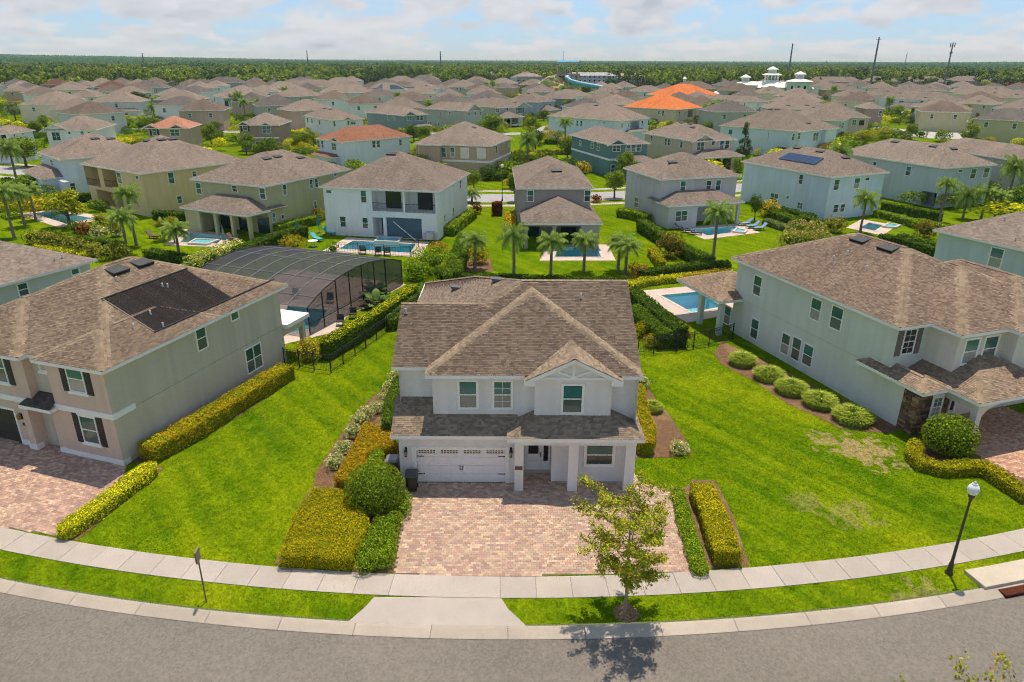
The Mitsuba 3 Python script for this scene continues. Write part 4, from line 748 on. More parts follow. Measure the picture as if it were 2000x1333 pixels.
SHRUBS = [
    (-8.11, 44.78, 0.62, 0.4, 'silver', 'first pale silver shrub from the back in the strip along the left lawn', 'silver shrubs along the left lawn'),
    (-8.21, 42.95, 0.62, 0.4, 'silver', 'second pale silver shrub from the back in the strip along the left lawn', 'silver shrubs along the left lawn'),
    (-8.28, 41.32, 0.62, 0.4, 'silver', 'third pale silver shrub from the back in the strip along the left lawn', 'silver shrubs along the left lawn'),
    (-8.57, 39.93, 0.62, 0.4, 'silver', 'fourth pale silver shrub from the back in the strip along the left lawn', 'silver shrubs along the left lawn'),
    (-9.14, 39.16, 0.62, 0.4, 'silver', 'fifth pale silver shrub from the back in the strip along the left lawn', 'silver shrubs along the left lawn'),
    (-9.4, 38.21, 0.62, 0.4, 'silver', 'sixth pale silver shrub from the back in the strip along the left lawn', 'silver shrubs along the left lawn'),
    (-9.47, 36.74, 0.62, 0.4, 'silver', 'seventh pale silver shrub from the back in the strip along the left lawn', 'silver shrubs along the left lawn'),
    (-9.61, 34.89, 0.62, 0.4, 'silver', 'eighth pale silver shrub from the back in the strip along the left lawn', 'silver shrubs along the left lawn'),
    (-9.74, 33.35, 0.62, 0.4, 'silver', 'ninth pale silver shrub from the back in the strip along the left lawn', 'silver shrubs along the left lawn'),
    (-6.8, 29.49, 1.5, 1.25, 'topiary', 'large round clipped shrub in front of the garage bins', None),
    (-5.45, 29.74, 0.5, 0.45, 'bright', 'first small bright bush from the garage end, left of the front driveway', 'small bushes left of the front driveway'),
    (-5.41, 28.96, 0.5, 0.45, 'bright', 'second small bright bush from the garage end, left of the front driveway', 'small bushes left of the front driveway'),
    (-5.64, 27.97, 0.5, 0.45, 'bright', 'third small bright bush from the garage end, left of the front driveway', 'small bushes left of the front driveway'),
    (-6.18, 27.67, 0.5, 0.45, 'bright', 'fourth small bright bush from the garage end, left of the front driveway', 'small bushes left of the front driveway'),
    (-5.71, 27.09, 0.5, 0.45, 'bright', 'fifth small bright bush from the garage end, left of the front driveway', 'small bushes left of the front driveway'),
    (-6.4, 26.91, 0.5, 0.45, 'bright', 'sixth small bright bush from the garage end, left of the front driveway', 'small bushes left of the front driveway'),
    (-5.65, 26.47, 0.5, 0.45, 'bright', 'seventh small bright bush from the garage end, left of the front driveway', 'small bushes left of the front driveway'),
    (-6.42, 26.24, 0.5, 0.45, 'bright', 'eighth small bright bush from the garage end, left of the front driveway', 'small bushes left of the front driveway'),
    (-5.64, 25.82, 0.5, 0.45, 'bright', 'ninth small bright bush from the garage end, left of the front driveway', 'small bushes left of the front driveway'),
    (-6.51, 25.6, 0.5, 0.45, 'bright', 'tenth small bright bush from the garage end, left of the front driveway', 'small bushes left of the front driveway'),
    (-5.95, 25.19, 0.5, 0.45, 'bright', 'eleventh small bright bush from the garage end, left of the front driveway', 'small bushes left of the front driveway'),
    (-6.44, 24.93, 0.5, 0.45, 'bright', 'twelfth small bright bush from the garage end, left of the front driveway', 'small bushes left of the front driveway'),
    (-5.61, 25.19, 0.5, 0.45, 'bright', 'thirteenth small bright bush from the garage end, left of the front driveway', 'small bushes left of the front driveway'),
    (17.19, 47.86, 0.9, 0.5, 'grassy', 'spiky green shrub at the back end of the row along the right house', 'spiky shrubs along the right house'),
    (18.3, 45.31, 1.0, 0.5, 'grassy', 'second spiky shrub from the back along the right house', 'spiky shrubs along the right house'),
    (19.1, 43.14, 1.0, 0.5, 'grassy', 'middle spiky shrub along the right house wall', 'spiky shrubs along the right house'),
    (20.24, 41.21, 1.0, 0.5, 'grassy', 'second spiky shrub from the front along the right house', 'spiky shrubs along the right house'),
    (21.47, 39.08, 1.15, 0.5, 'grassy', 'largest, frontmost spiky shrub along the right house', 'spiky shrubs along the right house'),
    (25.14, 35.16, 1.45, 1.2, 'topiary', 'round clipped ball shrub beside the stone wall of the right house', None),
    (25.59, 34.41, 0.7, 0.4, 'green', 'small green bush at the foot of the right ball shrub', None),
    (9.06, 43.87, 0.55, 0.4, 'silver', 'pale small plant at the back corner of the right mulch bed', None),
    (9.08, 40.32, 0.6, 0.35, 'grassy', 'thin grassy tuft in the middle of the right mulch bed', None),
    (9.66, 35.01, 0.6, 0.4, 'silver', 'silvery rosette plant at the front tip of the right mulch bed', None),
    (10.7, 53.37, 0.75, 0.7, 'yelgrn', 'yellow-green ball shrub behind the right fence, rear one', None),
    (11.0, 51.14, 0.7, 0.6, 'yelgrn', 'yellow-green ball shrub just inside the right fence', None),
    (18.16, 78.22, 1.6, 1.6, 'bronze', 'bronze-leaved magnolia shrub between the diagonal hedges', None),
    (13.55, 69.65, 0.8, 0.8, 'red', 'red-leaved shrub at the end of the dark hedge', None),
    (12.68, 69.82, 0.8, 0.9, 'orange', 'orange shrub behind the right end of the front roof', None),
    (-8.62, 71.98, 2.3, 1.4, 'bright', 'big loose green shrub mass right of the pool cage', None),
    (-9.9, 69.14, 1.6, 1.1, 'bright', 'loose green shrub at the back corner of the pool cage', None),
    (-7.28, 68.02, 0.9, 0.9, 'green', 'small green shrub between the pool cage and twin hedges', None),
    (-8.79, 80.4, 1.2, 0.6, 'orange', 'orange and red low plants on the lawn beside the white house pool', None),
    (-3.73, 75.28, 1.2, 1.1, 'yelgrn', 'yellow-green shrub on the mulch right of the twin hedges', None),
    (-15.18, 48.29, 1.0, 0.9, 'yelmix', 'variegated yellow bush inside the left black fence', None),
    (-27.0, 96.64, 0.9, 1.0, 'croton', 'orange-yellow shrub at the corner of the white balcony house', None),
    (-25.79, 80.36, 1.6, 1.0, 'yelgrn', 'loose shrub behind the pool cage beside the closed parasols', None),
    (-20.91, 79.46, 0.8, 0.6, 'green', 'small bush at the left corner of the white house pool', None),
    (-58.31, 83.21, 1.0, 0.9, 'olive', 'first olive shrub from the left in the row behind the left-edge roof', 'olive shrubs behind the left-edge roof'),
    (-56.76, 82.71, 1.0, 0.9, 'olive', 'second olive shrub from the left in the row behind the left-edge roof', 'olive shrubs behind the left-edge roof'),
    (-55.35, 82.22, 1.0, 0.9, 'olive', 'third olive shrub from the left in the row behind the left-edge roof', 'olive shrubs behind the left-edge roof'),
    (-53.68, 81.49, 1.0, 0.9, 'olive', 'fourth olive shrub from the left in the row behind the left-edge roof', 'olive shrubs behind the left-edge roof'),
    (-51.61, 80.04, 1.0, 0.9, 'olive', 'fifth olive shrub from the left in the row behind the left-edge roof', 'olive shrubs behind the left-edge roof'),
    (-49.74, 78.87, 1.0, 0.9, 'olive', 'sixth olive shrub from the left in the row behind the left-edge roof', 'olive shrubs behind the left-edge roof'),
    (-47.68, 77.5, 1.0, 0.9, 'olive', 'seventh olive shrub from the left in the row behind the left-edge roof', 'olive shrubs behind the left-edge roof'),
    (-45.5, 75.96, 1.0, 0.9, 'olive', 'eighth olive shrub from the left in the row behind the left-edge roof', 'olive shrubs behind the left-edge roof'),
    (-45.39, 78.24, 1.0, 0.9, 'olive', 'ninth olive shrub from the left in the row behind the left-edge roof', 'olive shrubs behind the left-edge roof'),
    (-43.86, 76.66, 1.0, 0.9, 'olive', 'tenth olive shrub from the left in the row behind the left-edge roof', 'olive shrubs behind the left-edge roof'),
    (-33.57, 71.23, 1.1, 1.0, 'cream', 'first cream-flowering bush from the left beside the pool cage', 'cream-flowering bushes by the pool cage'),
    (-33.29, 72.65, 1.1, 1.0, 'cream', 'second cream-flowering bush from the left beside the pool cage', 'cream-flowering bushes by the pool cage'),
    (-32.98, 74.34, 1.1, 1.0, 'cream', 'third cream-flowering bush from the left beside the pool cage', 'cream-flowering bushes by the pool cage'),
    (-32.57, 75.87, 1.1, 1.0, 'cream', 'fourth cream-flowering bush from the left beside the pool cage', 'cream-flowering bushes by the pool cage'),
    (-31.97, 77.01, 1.1, 1.0, 'cream', 'fifth cream-flowering bush from the left beside the pool cage', 'cream-flowering bushes by the pool cage'),
    (-31.56, 78.42, 1.1, 1.0, 'cream', 'sixth cream-flowering bush from the left beside the pool cage', 'cream-flowering bushes by the pool cage'),
    (-56.1, 88.82, 1.1, 0.9, 'green', 'dark green shrub below the left pool, first', None),
    (-54.5, 87.98, 1.1, 0.9, 'red', 'reddish shrub below the left pool', None),
    (-51.65, 85.76, 1.1, 0.9, 'silver', 'pale green rounded shrub right of the left pool', None),
    (-50.23, 87.2, 1.1, 0.9, 'silver', 'pale grey-green shrub beside the palm trunks', None),
    (-52.51, 88.9, 1.1, 0.9, 'yelgrn', 'yellow-green shrub under the small palm by the left pool', None),
    (-70.68, 103.51, 1.1, 0.9, 'yelgrn', 'yellow-green bush behind the left palms', None),
    (-69.52, 104.32, 1.1, 0.9, 'green', 'green bush right of the left palms', None),
    (36.61, 88.35, 1.7, 1.2, 'pinkgreen', 'first pink-flowering shrub behind the ridge of the right house roof', 'pink-flowering shrubs behind the right roof'),
    (38.26, 87.23, 1.6, 1.2, 'pinkgreen', 'second pink-flowering shrub behind the ridge of the right house roof', 'pink-flowering shrubs behind the right roof'),
    (33.58, 82.79, 1.5, 1.2, 'pinkgreen', 'third pink-flowering shrub behind the ridge of the right house roof', 'pink-flowering shrubs behind the right roof'),
    (37.0, 82.85, 1.6, 1.2, 'pinkgreen', 'fourth pink-flowering shrub behind the ridge of the right house roof', 'pink-flowering shrubs behind the right roof'),
    (35.05, 82.3, 1.5, 1.2, 'pinkgreen', 'fifth pink-flowering shrub behind the ridge of the right house roof', 'pink-flowering shrubs behind the right roof'),
    (37.14, 101.14, 1.6, 1.3, 'croton', 'yellow-flowering shrub beside the solar-panelled house', None),
    (42.62, 91.32, 1.5, 1.1, 'olive', 'olive shrub left of the palm by the far right pool', None),
    (52.82, 88.24, 1.5, 1.2, 'bronze', 'red-brown shrub right of the two dark hedges', None),
    (13.98, 142.68, 1.9, 1.2, 'croton', 'yellow shrub at the foot of the teal house', None),
    (-4.56, 133.38, 1.9, 1.4, 'dark', 'round dark shrub beside the tan house near the back street', None),
    (-5.34, 102.32, 0.9, 0.8, 'maroon', 'dark red shrub at the end of the bright box hedge', None),
    (13.3, 111.37, 0.9, 0.7, 'red', 'red shrubs beside the back street right of the narrow house', None),
    (-51.92, 179.76, 1.6, 1.1, 'yelgrn', 'light green shrub left of the rust-roofed house', None),
    (-68.56, 215.19, 1.5, 0.9, 'yellow', 'yellow shrub right of the brown two-storey house', None),
    (-170.9, 285.75, 1.8, 1.2, 'yelgrn', 'lime shrub left of the lanai house at far left', None),
    (-131.9, 259.69, 1.8, 1.3, 'croton', 'orange-yellow shrub left of the red tiled roof', None),
    (-116.01, 275.54, 1.8, 1.4, 'yelgrn', 'yellow-green shrub right of the taupe lanai house', None),
    (-28.19, 418.96, 2.5, 1.8, 'yelgrn', 'yellow-green bush left of the grey-green balcony house front', None),
    (-32.68, 385.74, 2.5, 1.8, 'yelgrn', 'yellow-green bush right of the grey-green balcony house front', None),
    (162.78, 277.91, 5, 1.9, 'green', 'wide dark green bush in front of the townhouse row', None),
    (122.56, 217.85, 1.8, 1.1, 'green', 'small bush in the cul-de-sac planting', None),
    (113.44, 217.42, 2.5, 1.5, 'bright', 'bright bush beside the cul-de-sac', None),
    (108.89, 213.55, 2.5, 1.6, 'yelgrn', 'yellow-green bush beside the cul-de-sac, left one', None),
    (166.15, 258.78, 3, 1.2, 'yelgrn', 'lime hedge-like shrub right of the cul-de-sac', None),
]
TREES = [
    (-6.56, 212.84, 4.5, 4.2, 'light', 'large light green tree behind the tan house', None),
    (5.49, 175.74, 3.5, 3.0, 'dark', 'dark round tree on the green between the back houses', None),
    (5.89, 220.71, 3.5, 2.6, 'light', 'pale green tree near the white car', None),
    (-24.27, 196.91, 3, 2.4, 'light', 'light green tree in front of the grey-green gabled house', None),
    (-31.56, 146.75, 3.2, 2.9, 'mid', 'round green tree in front of the rust-roofed house', None),
    (-50.92, 173.89, 3.2, 3.2, 'light', 'light green tree left of the rust-roofed house', None),
    (21.36, 133.05, 3.6, 2.5, 'light', 'light green street tree before the teal house', None),
    (16.69, 115.2, 3.0, 2.1, 'light', 'light green street tree left of the mauve house', None),
    (52.29, 162.96, 4.2, 2.1, 'cone', 'dark conical magnolia between tan and pale blue houses', None),
    (43.02, 136.31, 2.6, 1.4, 'light', 'small pale tree left of the solar-panelled house', None),
    (-167.18, 330.41, 5, 4.5, 'dark', 'dark rounded tree among the left far houses', None),
    (-153.96, 263.61, 4.5, 3.6, 'mid', 'green tree left of the grey lanai house', None),
    (-176.52, 259.14, 4.5, 3.6, 'grey', 'grey-green tree at the left edge beside the lanai house', None),
    (-100.85, 147.75, 4, 4.0, 'light', 'wide light green tree at the left edge below the white house', None),
    (-63.05, 169.92, 3.2, 2.6, 'light', 'light green tree in front of the brown two-storey house', None),
    (-58.37, 165.24, 2, 1.7, 'light', 'small green tree by the path below the brown two-storey house', None),
    (88.98, 183.16, 3.5, 3.4, 'yellow', 'yellow-green tree beside the cul-de-sac', None),
    (115.12, 209.85, 3, 2.2, 'light', 'sapling on the cul-de-sac island', None),
    (145.32, 275.22, 4, 3.2, 'light', 'street tree with pale leaves in front of the townhouses', None),
    (141.76, 260.81, 3, 1.7, 'cone', 'small dark conifer in front of the townhouses', None),
    (148.59, 234.82, 3, 2.2, 'cone', 'dark cone-shaped tree right of the yellow-green palm', None),
    (-6.78, 122.98, 2.2, 1.7, 'light', 'light tree between white balcony house and back street', None),
    (0.37, 112.18, 3, 1.4, 'mid', 'green tree hidden half behind the narrow house', None),
    (-59.12, 92.23, 3.2, 3.2, 'yellow', 'spreading yellow-green tree over the left swimming pool', None),
    (-41.52, 84.15, 2.2, 1.2, 'yellow', 'small golden palm-like tree by the olive house pool', None),
    (34.28, 98.36, 2.6, 1.1, 'mid', 'thin tree beside the mauve house porch', None),
    (279.57, 573.05, 5, 5, 'mid', 'green tree in the wide clump between townhouse roofs, left', None),
    (296.1, 588.05, 5, 5, 'light', 'green tree in the wide clump between townhouse roofs, middle', None),
    (316.77, 610.61, 6, 6, 'mid', 'green tree in the wide clump between townhouse roofs, right', None),
    (351.73, 638.17, 5, 6, 'mid', 'tree clump left of the dark tree among townhouse roofs', None),
    (365.03, 625.54, 5, 4, 'dark', 'dark tree among the townhouse roofs', None),
    (375.73, 620.05, 4, 4, 'light', 'low green tree among the townhouse roofs', None),
    (380.57, 600.31, 5, 5, 'yellow', 'yellow-green tree among the townhouse roofs at right', None),
    (418.03, 619.36, 5, 8, 'autumn', 'orange-red tree at the right edge among the roofs', None),
    (75.76, 572.3, 6, 6.5, 'dark', 'dark tree left of the brown far house by the slide', None),
    (122.64, 842.4, 6, 6.5, 'dark', 'tall dark tree before the far cream hotels', None),
    (114.19, 715.95, 6, 6.5, 'mid', 'green tree before the far hotels', None),
    (132.4, 764.88, 6, 6.5, 'dark', 'dark tree before the far hotels, right', None),
    (133.06, 698.92, 6, 6.5, 'mid', 'green tree left of the cupola roof', None),
    (147.41, 722.47, 6, 6.5, 'dark', 'dark tree behind the cupola roof, left', None),
    (190.37, 776.97, 6, 6.5, 'mid', 'green tree behind the cupola roof, right', None),
    (159.5, 615.2, 6, 6.5, 'light', 'light green tree by the pool parasols', None),
    (152.76, 545.17, 6, 6.5, 'light', 'light green tree right of the pool parasols', None),
    (218.36, 736.4, 6, 6.5, 'dark', 'dark tree left of the clubhouse', None),
    (66.69, 706.62, 6, 6.5, 'dark', 'dark tree behind the slide', None),
    (74.59, 668.49, 6, 6.5, 'mid', 'green tree behind the slide, right', None),
    (9.36, 490.77, 6, 6.5, 'light', 'light bush-tree below the far brown house', None),
    (25.31, 473.02, 6, 6.5, 'yellow', 'lime tree at the foot of the rock mound', None),
    (-291.38, 636.31, 6, 6.5, 'dark', 'dark tree at the wood edge, left', None),
    (-196.83, 696.19, 6, 6.5, 'mid', 'green tree between the dark far roofs', None),
    (-141.32, 537.79, 6, 6.5, 'light', 'light tree beside the far olive house', None),
    (-158.51, 477.49, 6, 6.5, 'dark', 'dark tree left of the wide brown hip', None),
    (-50.21, 552.28, 6, 6.5, 'dark', 'dark tree before the brown hip, centre', None),
]
PALMS = [
    (0.13, 69.17, 4.51, 'q', 'feathery palm at the left of the row behind the front house', None),
    (3.97, 69.05, 3.87, 'q', 'second palm from the left behind the front roof, thick trunk', None),
    (7.63, 72.1, 3.35, 'q', 'middle palm before the narrow house pool', None),
    (11.36, 72.56, 3.2, 'q', 'left one of two close palms right of the narrow house pool', None),
    (11.93, 71.21, 3.04, 'q', 'right one of two close palms right of the narrow house pool', None),
    (-4.03, 73.1, 3.16, 'q', 'bushy palm left of the palm row, above the mulch', None),
    (21.8, 73.92, 5.96, 'q', 'tall lone palm beside the mauve house pool', None),
    (46.02, 91.27, 4.25, 'q', 'palm clump in front of the solar-panelled house', None),
    (60.38, 98.2, 5.16, 'q', 'tall palm before the dark sliding doors at right', None),
    (65.0, 100.36, 2.94, 'q', 'bushy palm left in the right-hand palm group', None),
    (67.19, 99.71, 3.65, 'q', 'middle palm in the right-hand palm group', None),
    (68.61, 99.05, 3.41, 'q', 'right palm in the right-hand palm group', None),
    (-44.26, 78.4, 4.16, 'q', 'leaning palm with a yellow frond, left of the olive house lanai', None),
    (-45.46, 82.69, 5.98, 'q', 'taller palm beside the one with the yellow frond', None),
    (-36.41, 74.39, 3.71, 'q', 'palm in front of the olive house pool', None),
    (-62.84, 86.57, 5.71, 'q', 'thick-trunked palm at the left edge', None),
    (-65.63, 92.97, 4.25, 'q', 'slim palm right of the thick-trunked one at the left edge', None),
    (-66.64, 96.85, 3.91, 'q', 'palm behind the slim one at the left edge', None),
    (-53.06, 89.02, 1.87, 'y', 'small golden palm right of the left pool', None),
    (-43.4, 85.32, 1.93, 'y', 'golden clumping palm left of the olive house pool', None),
    (13.21, 183.41, 6.49, 'q', 'slender palm between the teal and white-blue houses', None),
    (-12.43, 60.46, 1.5, 'b', 'broad-leaved tropical clump at the corner of the pool cage', None),
    (-13.05, 63.91, 1.5, 'b', 'palm-leaved bush behind the tropical clump', None),
    (-79.46, 329.34, 6.93, 'q', 'first palm from the left in the long row behind the dark teal-grey house', 'palms in the long back row'),
    (-76.62, 333.06, 4.39, 'q', 'second palm from the left in the long row behind the dark teal-grey house', 'palms in the long back row'),
    (-72.96, 333.31, 4.4, 'q', 'third palm from the left in the long row behind the dark teal-grey house', 'palms in the long back row'),
    (-64.79, 320.19, 5.28, 'q', 'fourth palm from the left in the long row behind the dark teal-grey house', 'palms in the long back row'),
    (-59.26, 330.73, 5.88, 'q', 'fifth palm from the left in the long row behind the dark teal-grey house', 'palms in the long back row'),
    (-55.96, 334.49, 5.29, 'q', 'sixth palm from the left in the long row behind the dark teal-grey house', 'palms in the long back row'),
    (-51.21, 327.82, 6.48, 'q', 'seventh palm from the left in the long row behind the dark teal-grey house', 'palms in the long back row'),
    (-47.68, 338.69, 5.13, 'q', 'eighth palm from the left in the long row behind the dark teal-grey house', 'palms in the long back row'),
    (-42.53, 339.05, 3.8, 'q', 'ninth palm from the left in the long row behind the dark teal-grey house', 'palms in the long back row'),
    (-40.09, 346.7, 2.52, 'q', 'tenth palm from the left in the long row behind the dark teal-grey house', 'palms in the long back row'),
    (-93.76, 270.78, 6.3, 'q', 'first palm in the grove left of the white slit-window house', 'palms in the left grove'),
    (-89.27, 264.05, 5.8, 'q', 'second palm in the grove left of the white slit-window house', 'palms in the left grove'),
    (-84.54, 264.31, 5.81, 'q', 'third palm in the grove left of the white slit-window house', 'palms in the left grove'),
    (-79.58, 260.11, 4.52, 'q', 'fourth palm in the grove left of the white slit-window house', 'palms in the left grove'),
    (-77.78, 269.32, 4.31, 'q', 'fifth palm in the grove left of the white slit-window house', 'palms in the left grove'),
    (-76.62, 279.13, 4.46, 'q', 'sixth palm in the grove left of the white slit-window house', 'palms in the left grove'),
    (-103.42, 277.56, 8.09, 'q', 'seventh palm in the grove left of the white slit-window house', 'palms in the left grove'),
    (-98.14, 268.17, 6.42, 'q', 'eighth palm in the grove left of the white slit-window house', 'palms in the left grove'),
    (-96.45, 242.72, 4.88, 'q', 'ninth palm in the grove left of the white slit-window house', 'palms in the left grove'),
    (-128.43, 261.87, 5.24, 'q', 'bushy palm left of the taupe lanai house', None),
    (-151.56, 265.15, 3.01, 'y', 'small palm in front of the palm-side lanai at left', None),
    (68.48, 261.58, 5.75, 'q', 'first palm in the clump between orange and pale blue houses', 'palms in the dense clump'),
    (70.7, 259.55, 6.57, 'q', 'second palm in the clump between orange and pale blue houses', 'palms in the dense clump'),
    (72.31, 255.45, 7.31, 'q', 'third palm in the clump between orange and pale blue houses', 'palms in the dense clump'),
    (74.67, 255.57, 5.8, 'q', 'fourth palm in the clump between orange and pale blue houses', 'palms in the dense clump'),
    (66.04, 247.13, 4.63, 'q', 'fifth palm in the clump between orange and pale blue houses', 'palms in the dense clump'),
    (68.16, 243.42, 4.41, 'q', 'sixth palm in the clump between orange and pale blue houses', 'palms in the dense clump'),
    (63.13, 250.92, 3.03, 'q', 'seventh palm in the clump between orange and pale blue houses', 'palms in the dense clump'),
    (71.85, 247.43, 3.65, 'q', 'eighth palm in the clump between orange and pale blue houses', 'palms in the dense clump'),
    (-17.06, 472.46, 6.75, 'q', 'first dark palm from the left in the grove beside the rock mound', 'palms left of the rock mound'),
    (-12.96, 465.98, 7.57, 'q', 'second dark palm from the left in the grove beside the rock mound', 'palms left of the rock mound'),
    (-9.6, 459.61, 6.28, 'q', 'third dark palm from the left in the grove beside the rock mound', 'palms left of the rock mound'),
    (-5.87, 466.66, 6.67, 'q', 'fourth dark palm from the left in the grove beside the rock mound', 'palms left of the rock mound'),
    (-1.94, 453.82, 5.32, 'q', 'fifth dark palm from the left in the grove beside the rock mound', 'palms left of the rock mound'),
    (163.83, 264.49, 4.94, 'y', 'yellow-green palm in front of the townhouses', None),
    (106.51, 342.14, 2.03, 'q', 'palm in front of the long white house', None),
    (36.97, 215.17, 2.63, 'q', 'palm by the balcony of the large white-blue house', None),
    (-6.44, 111.17, 1.5, 'q', 'small palm by the back street beside the white house', None),
]
POOLS = [
    ([(-20.69, 81.41), (-19.85, 85.5), (-11.84, 83.82), (-11.96, 79.66)], [(-16.85, 84.77), (-16.76, 86.77), (-14.11, 86.42), (-14.19, 84.43)], 1.5, 'turquoise pool with a raised spa below the white balcony house'),
    ([(-40.91, 84.32), (-41.76, 89.24), (-36.53, 87.36), (-36.1, 83.63)], [(-39.22, 83.32), (-39.24, 85.14), (-36.56, 84.79), (-37.09, 82.98)], 1.5, 'swimming pool with a square spa before the olive house lanai'),
    ([(-69.56, 100.99), (-67.59, 102.89), (-59.09, 97.69), (-60.99, 94.33)], None, 1.5, 'angled swimming pool at the left below the pale blue garden wing'),
    ([(4.84, 78.12), (5.64, 82.63), (10.23, 82.71), (10.21, 78.22)], None, 1.5, 'pool half hidden by the palms before the narrow house'),
    ([(24.05, 92.63), (30.48, 94.63), (31.02, 91.86), (25.27, 89.12)], [(29.25, 90.94), (30.11, 92.45), (30.93, 91.56), (30.3, 90.37)], 1.5, 'pale blue pool before the mauve house'),
    ([(14.34, 64.15), (18.23, 65.33), (19.31, 60.9), (16.15, 59.31)], None, 1.9, 'rectangular pool behind the right house'),
    ([(-20.54, 60.49), (-16.62, 59.42), (-16.51, 55.13), (-19.03, 53.09)], None, 2.0, 'pool under the screen cage of the left house'),
    ([(47.3, 94.03), (50.03, 97.31), (51.25, 95.7), (48.37, 92.21)], [(50.69, 94.41), (52.2, 96.04), (53.06, 95.09), (51.78, 93.81)], 1.5, 'small rounded pool with a spa at the right, behind the ridge'),
]
MISC = {
    'street_tree': (4.67, 22.47),
    'fg_trees': [(13.83, 14.21), (12.31, 14.05)],
    'lamps': [(19.39, 24.92), (-1.67, 112.59), (128.56, 242.69), (144.68, 232.83)],
    'sign': ((-12.69, 22.95), (-12.73, 23.29)),
    'bins': [(-5.19, 31.2), (-6.45, 32.66)],
    'fenceR': [(9.76, 49.88), (10.93, 49.79), (12.8, 50.22), (14.3, 50.97), (15.65, 51.52), (17.89, 52.76)],
    'fenceR2': [(12.8, 50.22), (12.26, 56.49), (11.59, 63.33)],
    'fenceL': [(-16.73, 47.14), (-15.55, 46.79), (-14.36, 46.34), (-13.04, 45.94)],
    'fenceL2': [(-13.04, 45.94), (-12.5, 47.47), (-11.95, 49.02), (-11.43, 50.56), (-10.9, 52.29), (-10.32, 54.01), (-9.36, 57.11), (-8.36, 60.52)],
    'fenceM': ([(16.39, 91.57), (17.27, 91.59)], [(19.58, 98.69), (20.23, 96.35), (20.97, 94.75)]),
    'fenceP': [(-20.96, 79.97), (-17.94, 79.32), (-14.85, 78.69), (-11.69, 78.06), (-11.31, 82.57)],
    'loungeM': [((22.53, 92.3), 0), ((23.08, 90.81), 0), ((23.68, 89.66), 0), ((32.08, 95.3), 1), ((32.57, 93.73), 1), ((33.15, 92.51), 1)],
    'chairs': [(-17.41, 79.33), (-15.52, 78.79), (-14.44, 78.69)],
    'loungeW': [(-23.64, 88.73), (-24.36, 85.42)],
    'whitechairs': [(53.77, 100.82), (54.72, 97.08)],
    'parasols': [(-26.72, 85.64), (-25.19, 89.86), (-34.35, 81.66)],
    'loungeO': [(-45.17, 86.37), (-34.56, 85.22)],
    'table': (-24.06, 82.59),
    'grill': (-10.32, 85.95),
    'car': (0.19, 247.68),
    'beds': {'leftbed': [(-8.26, 46.23), (-8.77, 43.65), (-9.92, 40.0), (-10.29, 36.46), (-10.55, 34.21), (-10.66, 32.63), (-10.43, 31.59), (-10.66, 29.66), (-10.55, 25.36), (-6.99, 24.82), (-5.16, 24.84), (-5.31, 28.19), (-5.24, 30.37), (-5.86, 31.05), (-6.57, 35.78), (-7.24, 36.85), (-7.98, 38.78), (-7.99, 45.17)], 'rightbed': [(8.83, 44.98), (9.34, 43.79), (9.56, 42.21), (10.02, 39.72), (10.33, 36.92), (10.41, 35.07), (8.96, 34.57), (6.96, 34.56), (7.53, 38.16)], 'edgebed': [(8.47, 31.32), (9.3, 31.47), (9.81, 32.22), (10.96, 32.08), (11.0, 29.0), (10.65, 25.38), (8.18, 25.1)], 'hlbed': [(-21.58, 33.95), (-20.02, 33.7), (-18.76, 36.14), (-17.25, 39.51), (-15.67, 44.24), (-16.74, 47.05)], 'hlbed2': [(-21.69, 27.28), (-20.4, 26.95), (-19.24, 33.02), (-19.96, 33.7)], 'hrbed': [(15.68, 49.95), (15.68, 47.79), (17.32, 44.59), (18.27, 41.29), (19.58, 39.52), (20.28, 38.12), (21.69, 37.75), (22.82, 37.5), (24.03, 38.03), (17.01, 52.3)], 'hrbed2': [(22.85, 34.89), (22.65, 33.68), (23.56, 32.76), (25.37, 32.98), (26.05, 32.28), (26.24, 29.72), (27.83, 32.04), (27.5, 34.1), (26.55, 34.92), (25.47, 36.66), (24.02, 36.53)], 'midbed': [(-5.09, 77.07), (-2.67, 77.41), (-2.06, 72.35), (-5.45, 72.04)]},
    'drive': [(-5.44, 30.83), (6.65, 32.12), (8.42, 31.08), (8.03, 24.94), (-0.4, 24.59), (-5.13, 24.69)],
    'driveL': [(-31.19, 36.15), (-21.56, 33.63), (-21.05, 32.64), (-21.52, 27.28), (-25.53, 28.08)],
    'driveR': [(28.36, 37.62), (34.35, 38.32), (28.72, 30.63), (27.82, 32.44), (27.21, 34.1), (26.67, 35.2)],
    'walk': [(6.7, 33.13), (6.89, 31.88), (7.48, 31.4), (8.42, 31.08), (6.67, 30.6), (6.33, 30.78)],
    'cage': {'a': (-18.52, 51.43), 'b': (-10.6, 66.39)},
    'street1': [(-6.56, 117.99), (18.96, 122.11), (17.78, 113.95), (-6.24, 112.04)],
    'dry': [(19.49, 36.31), (20.52, 35.9), (21.37, 35.15), (20.5, 34.59), (18.65, 37.21), (18.32, 29.45), (16.66, 28.6)],
}
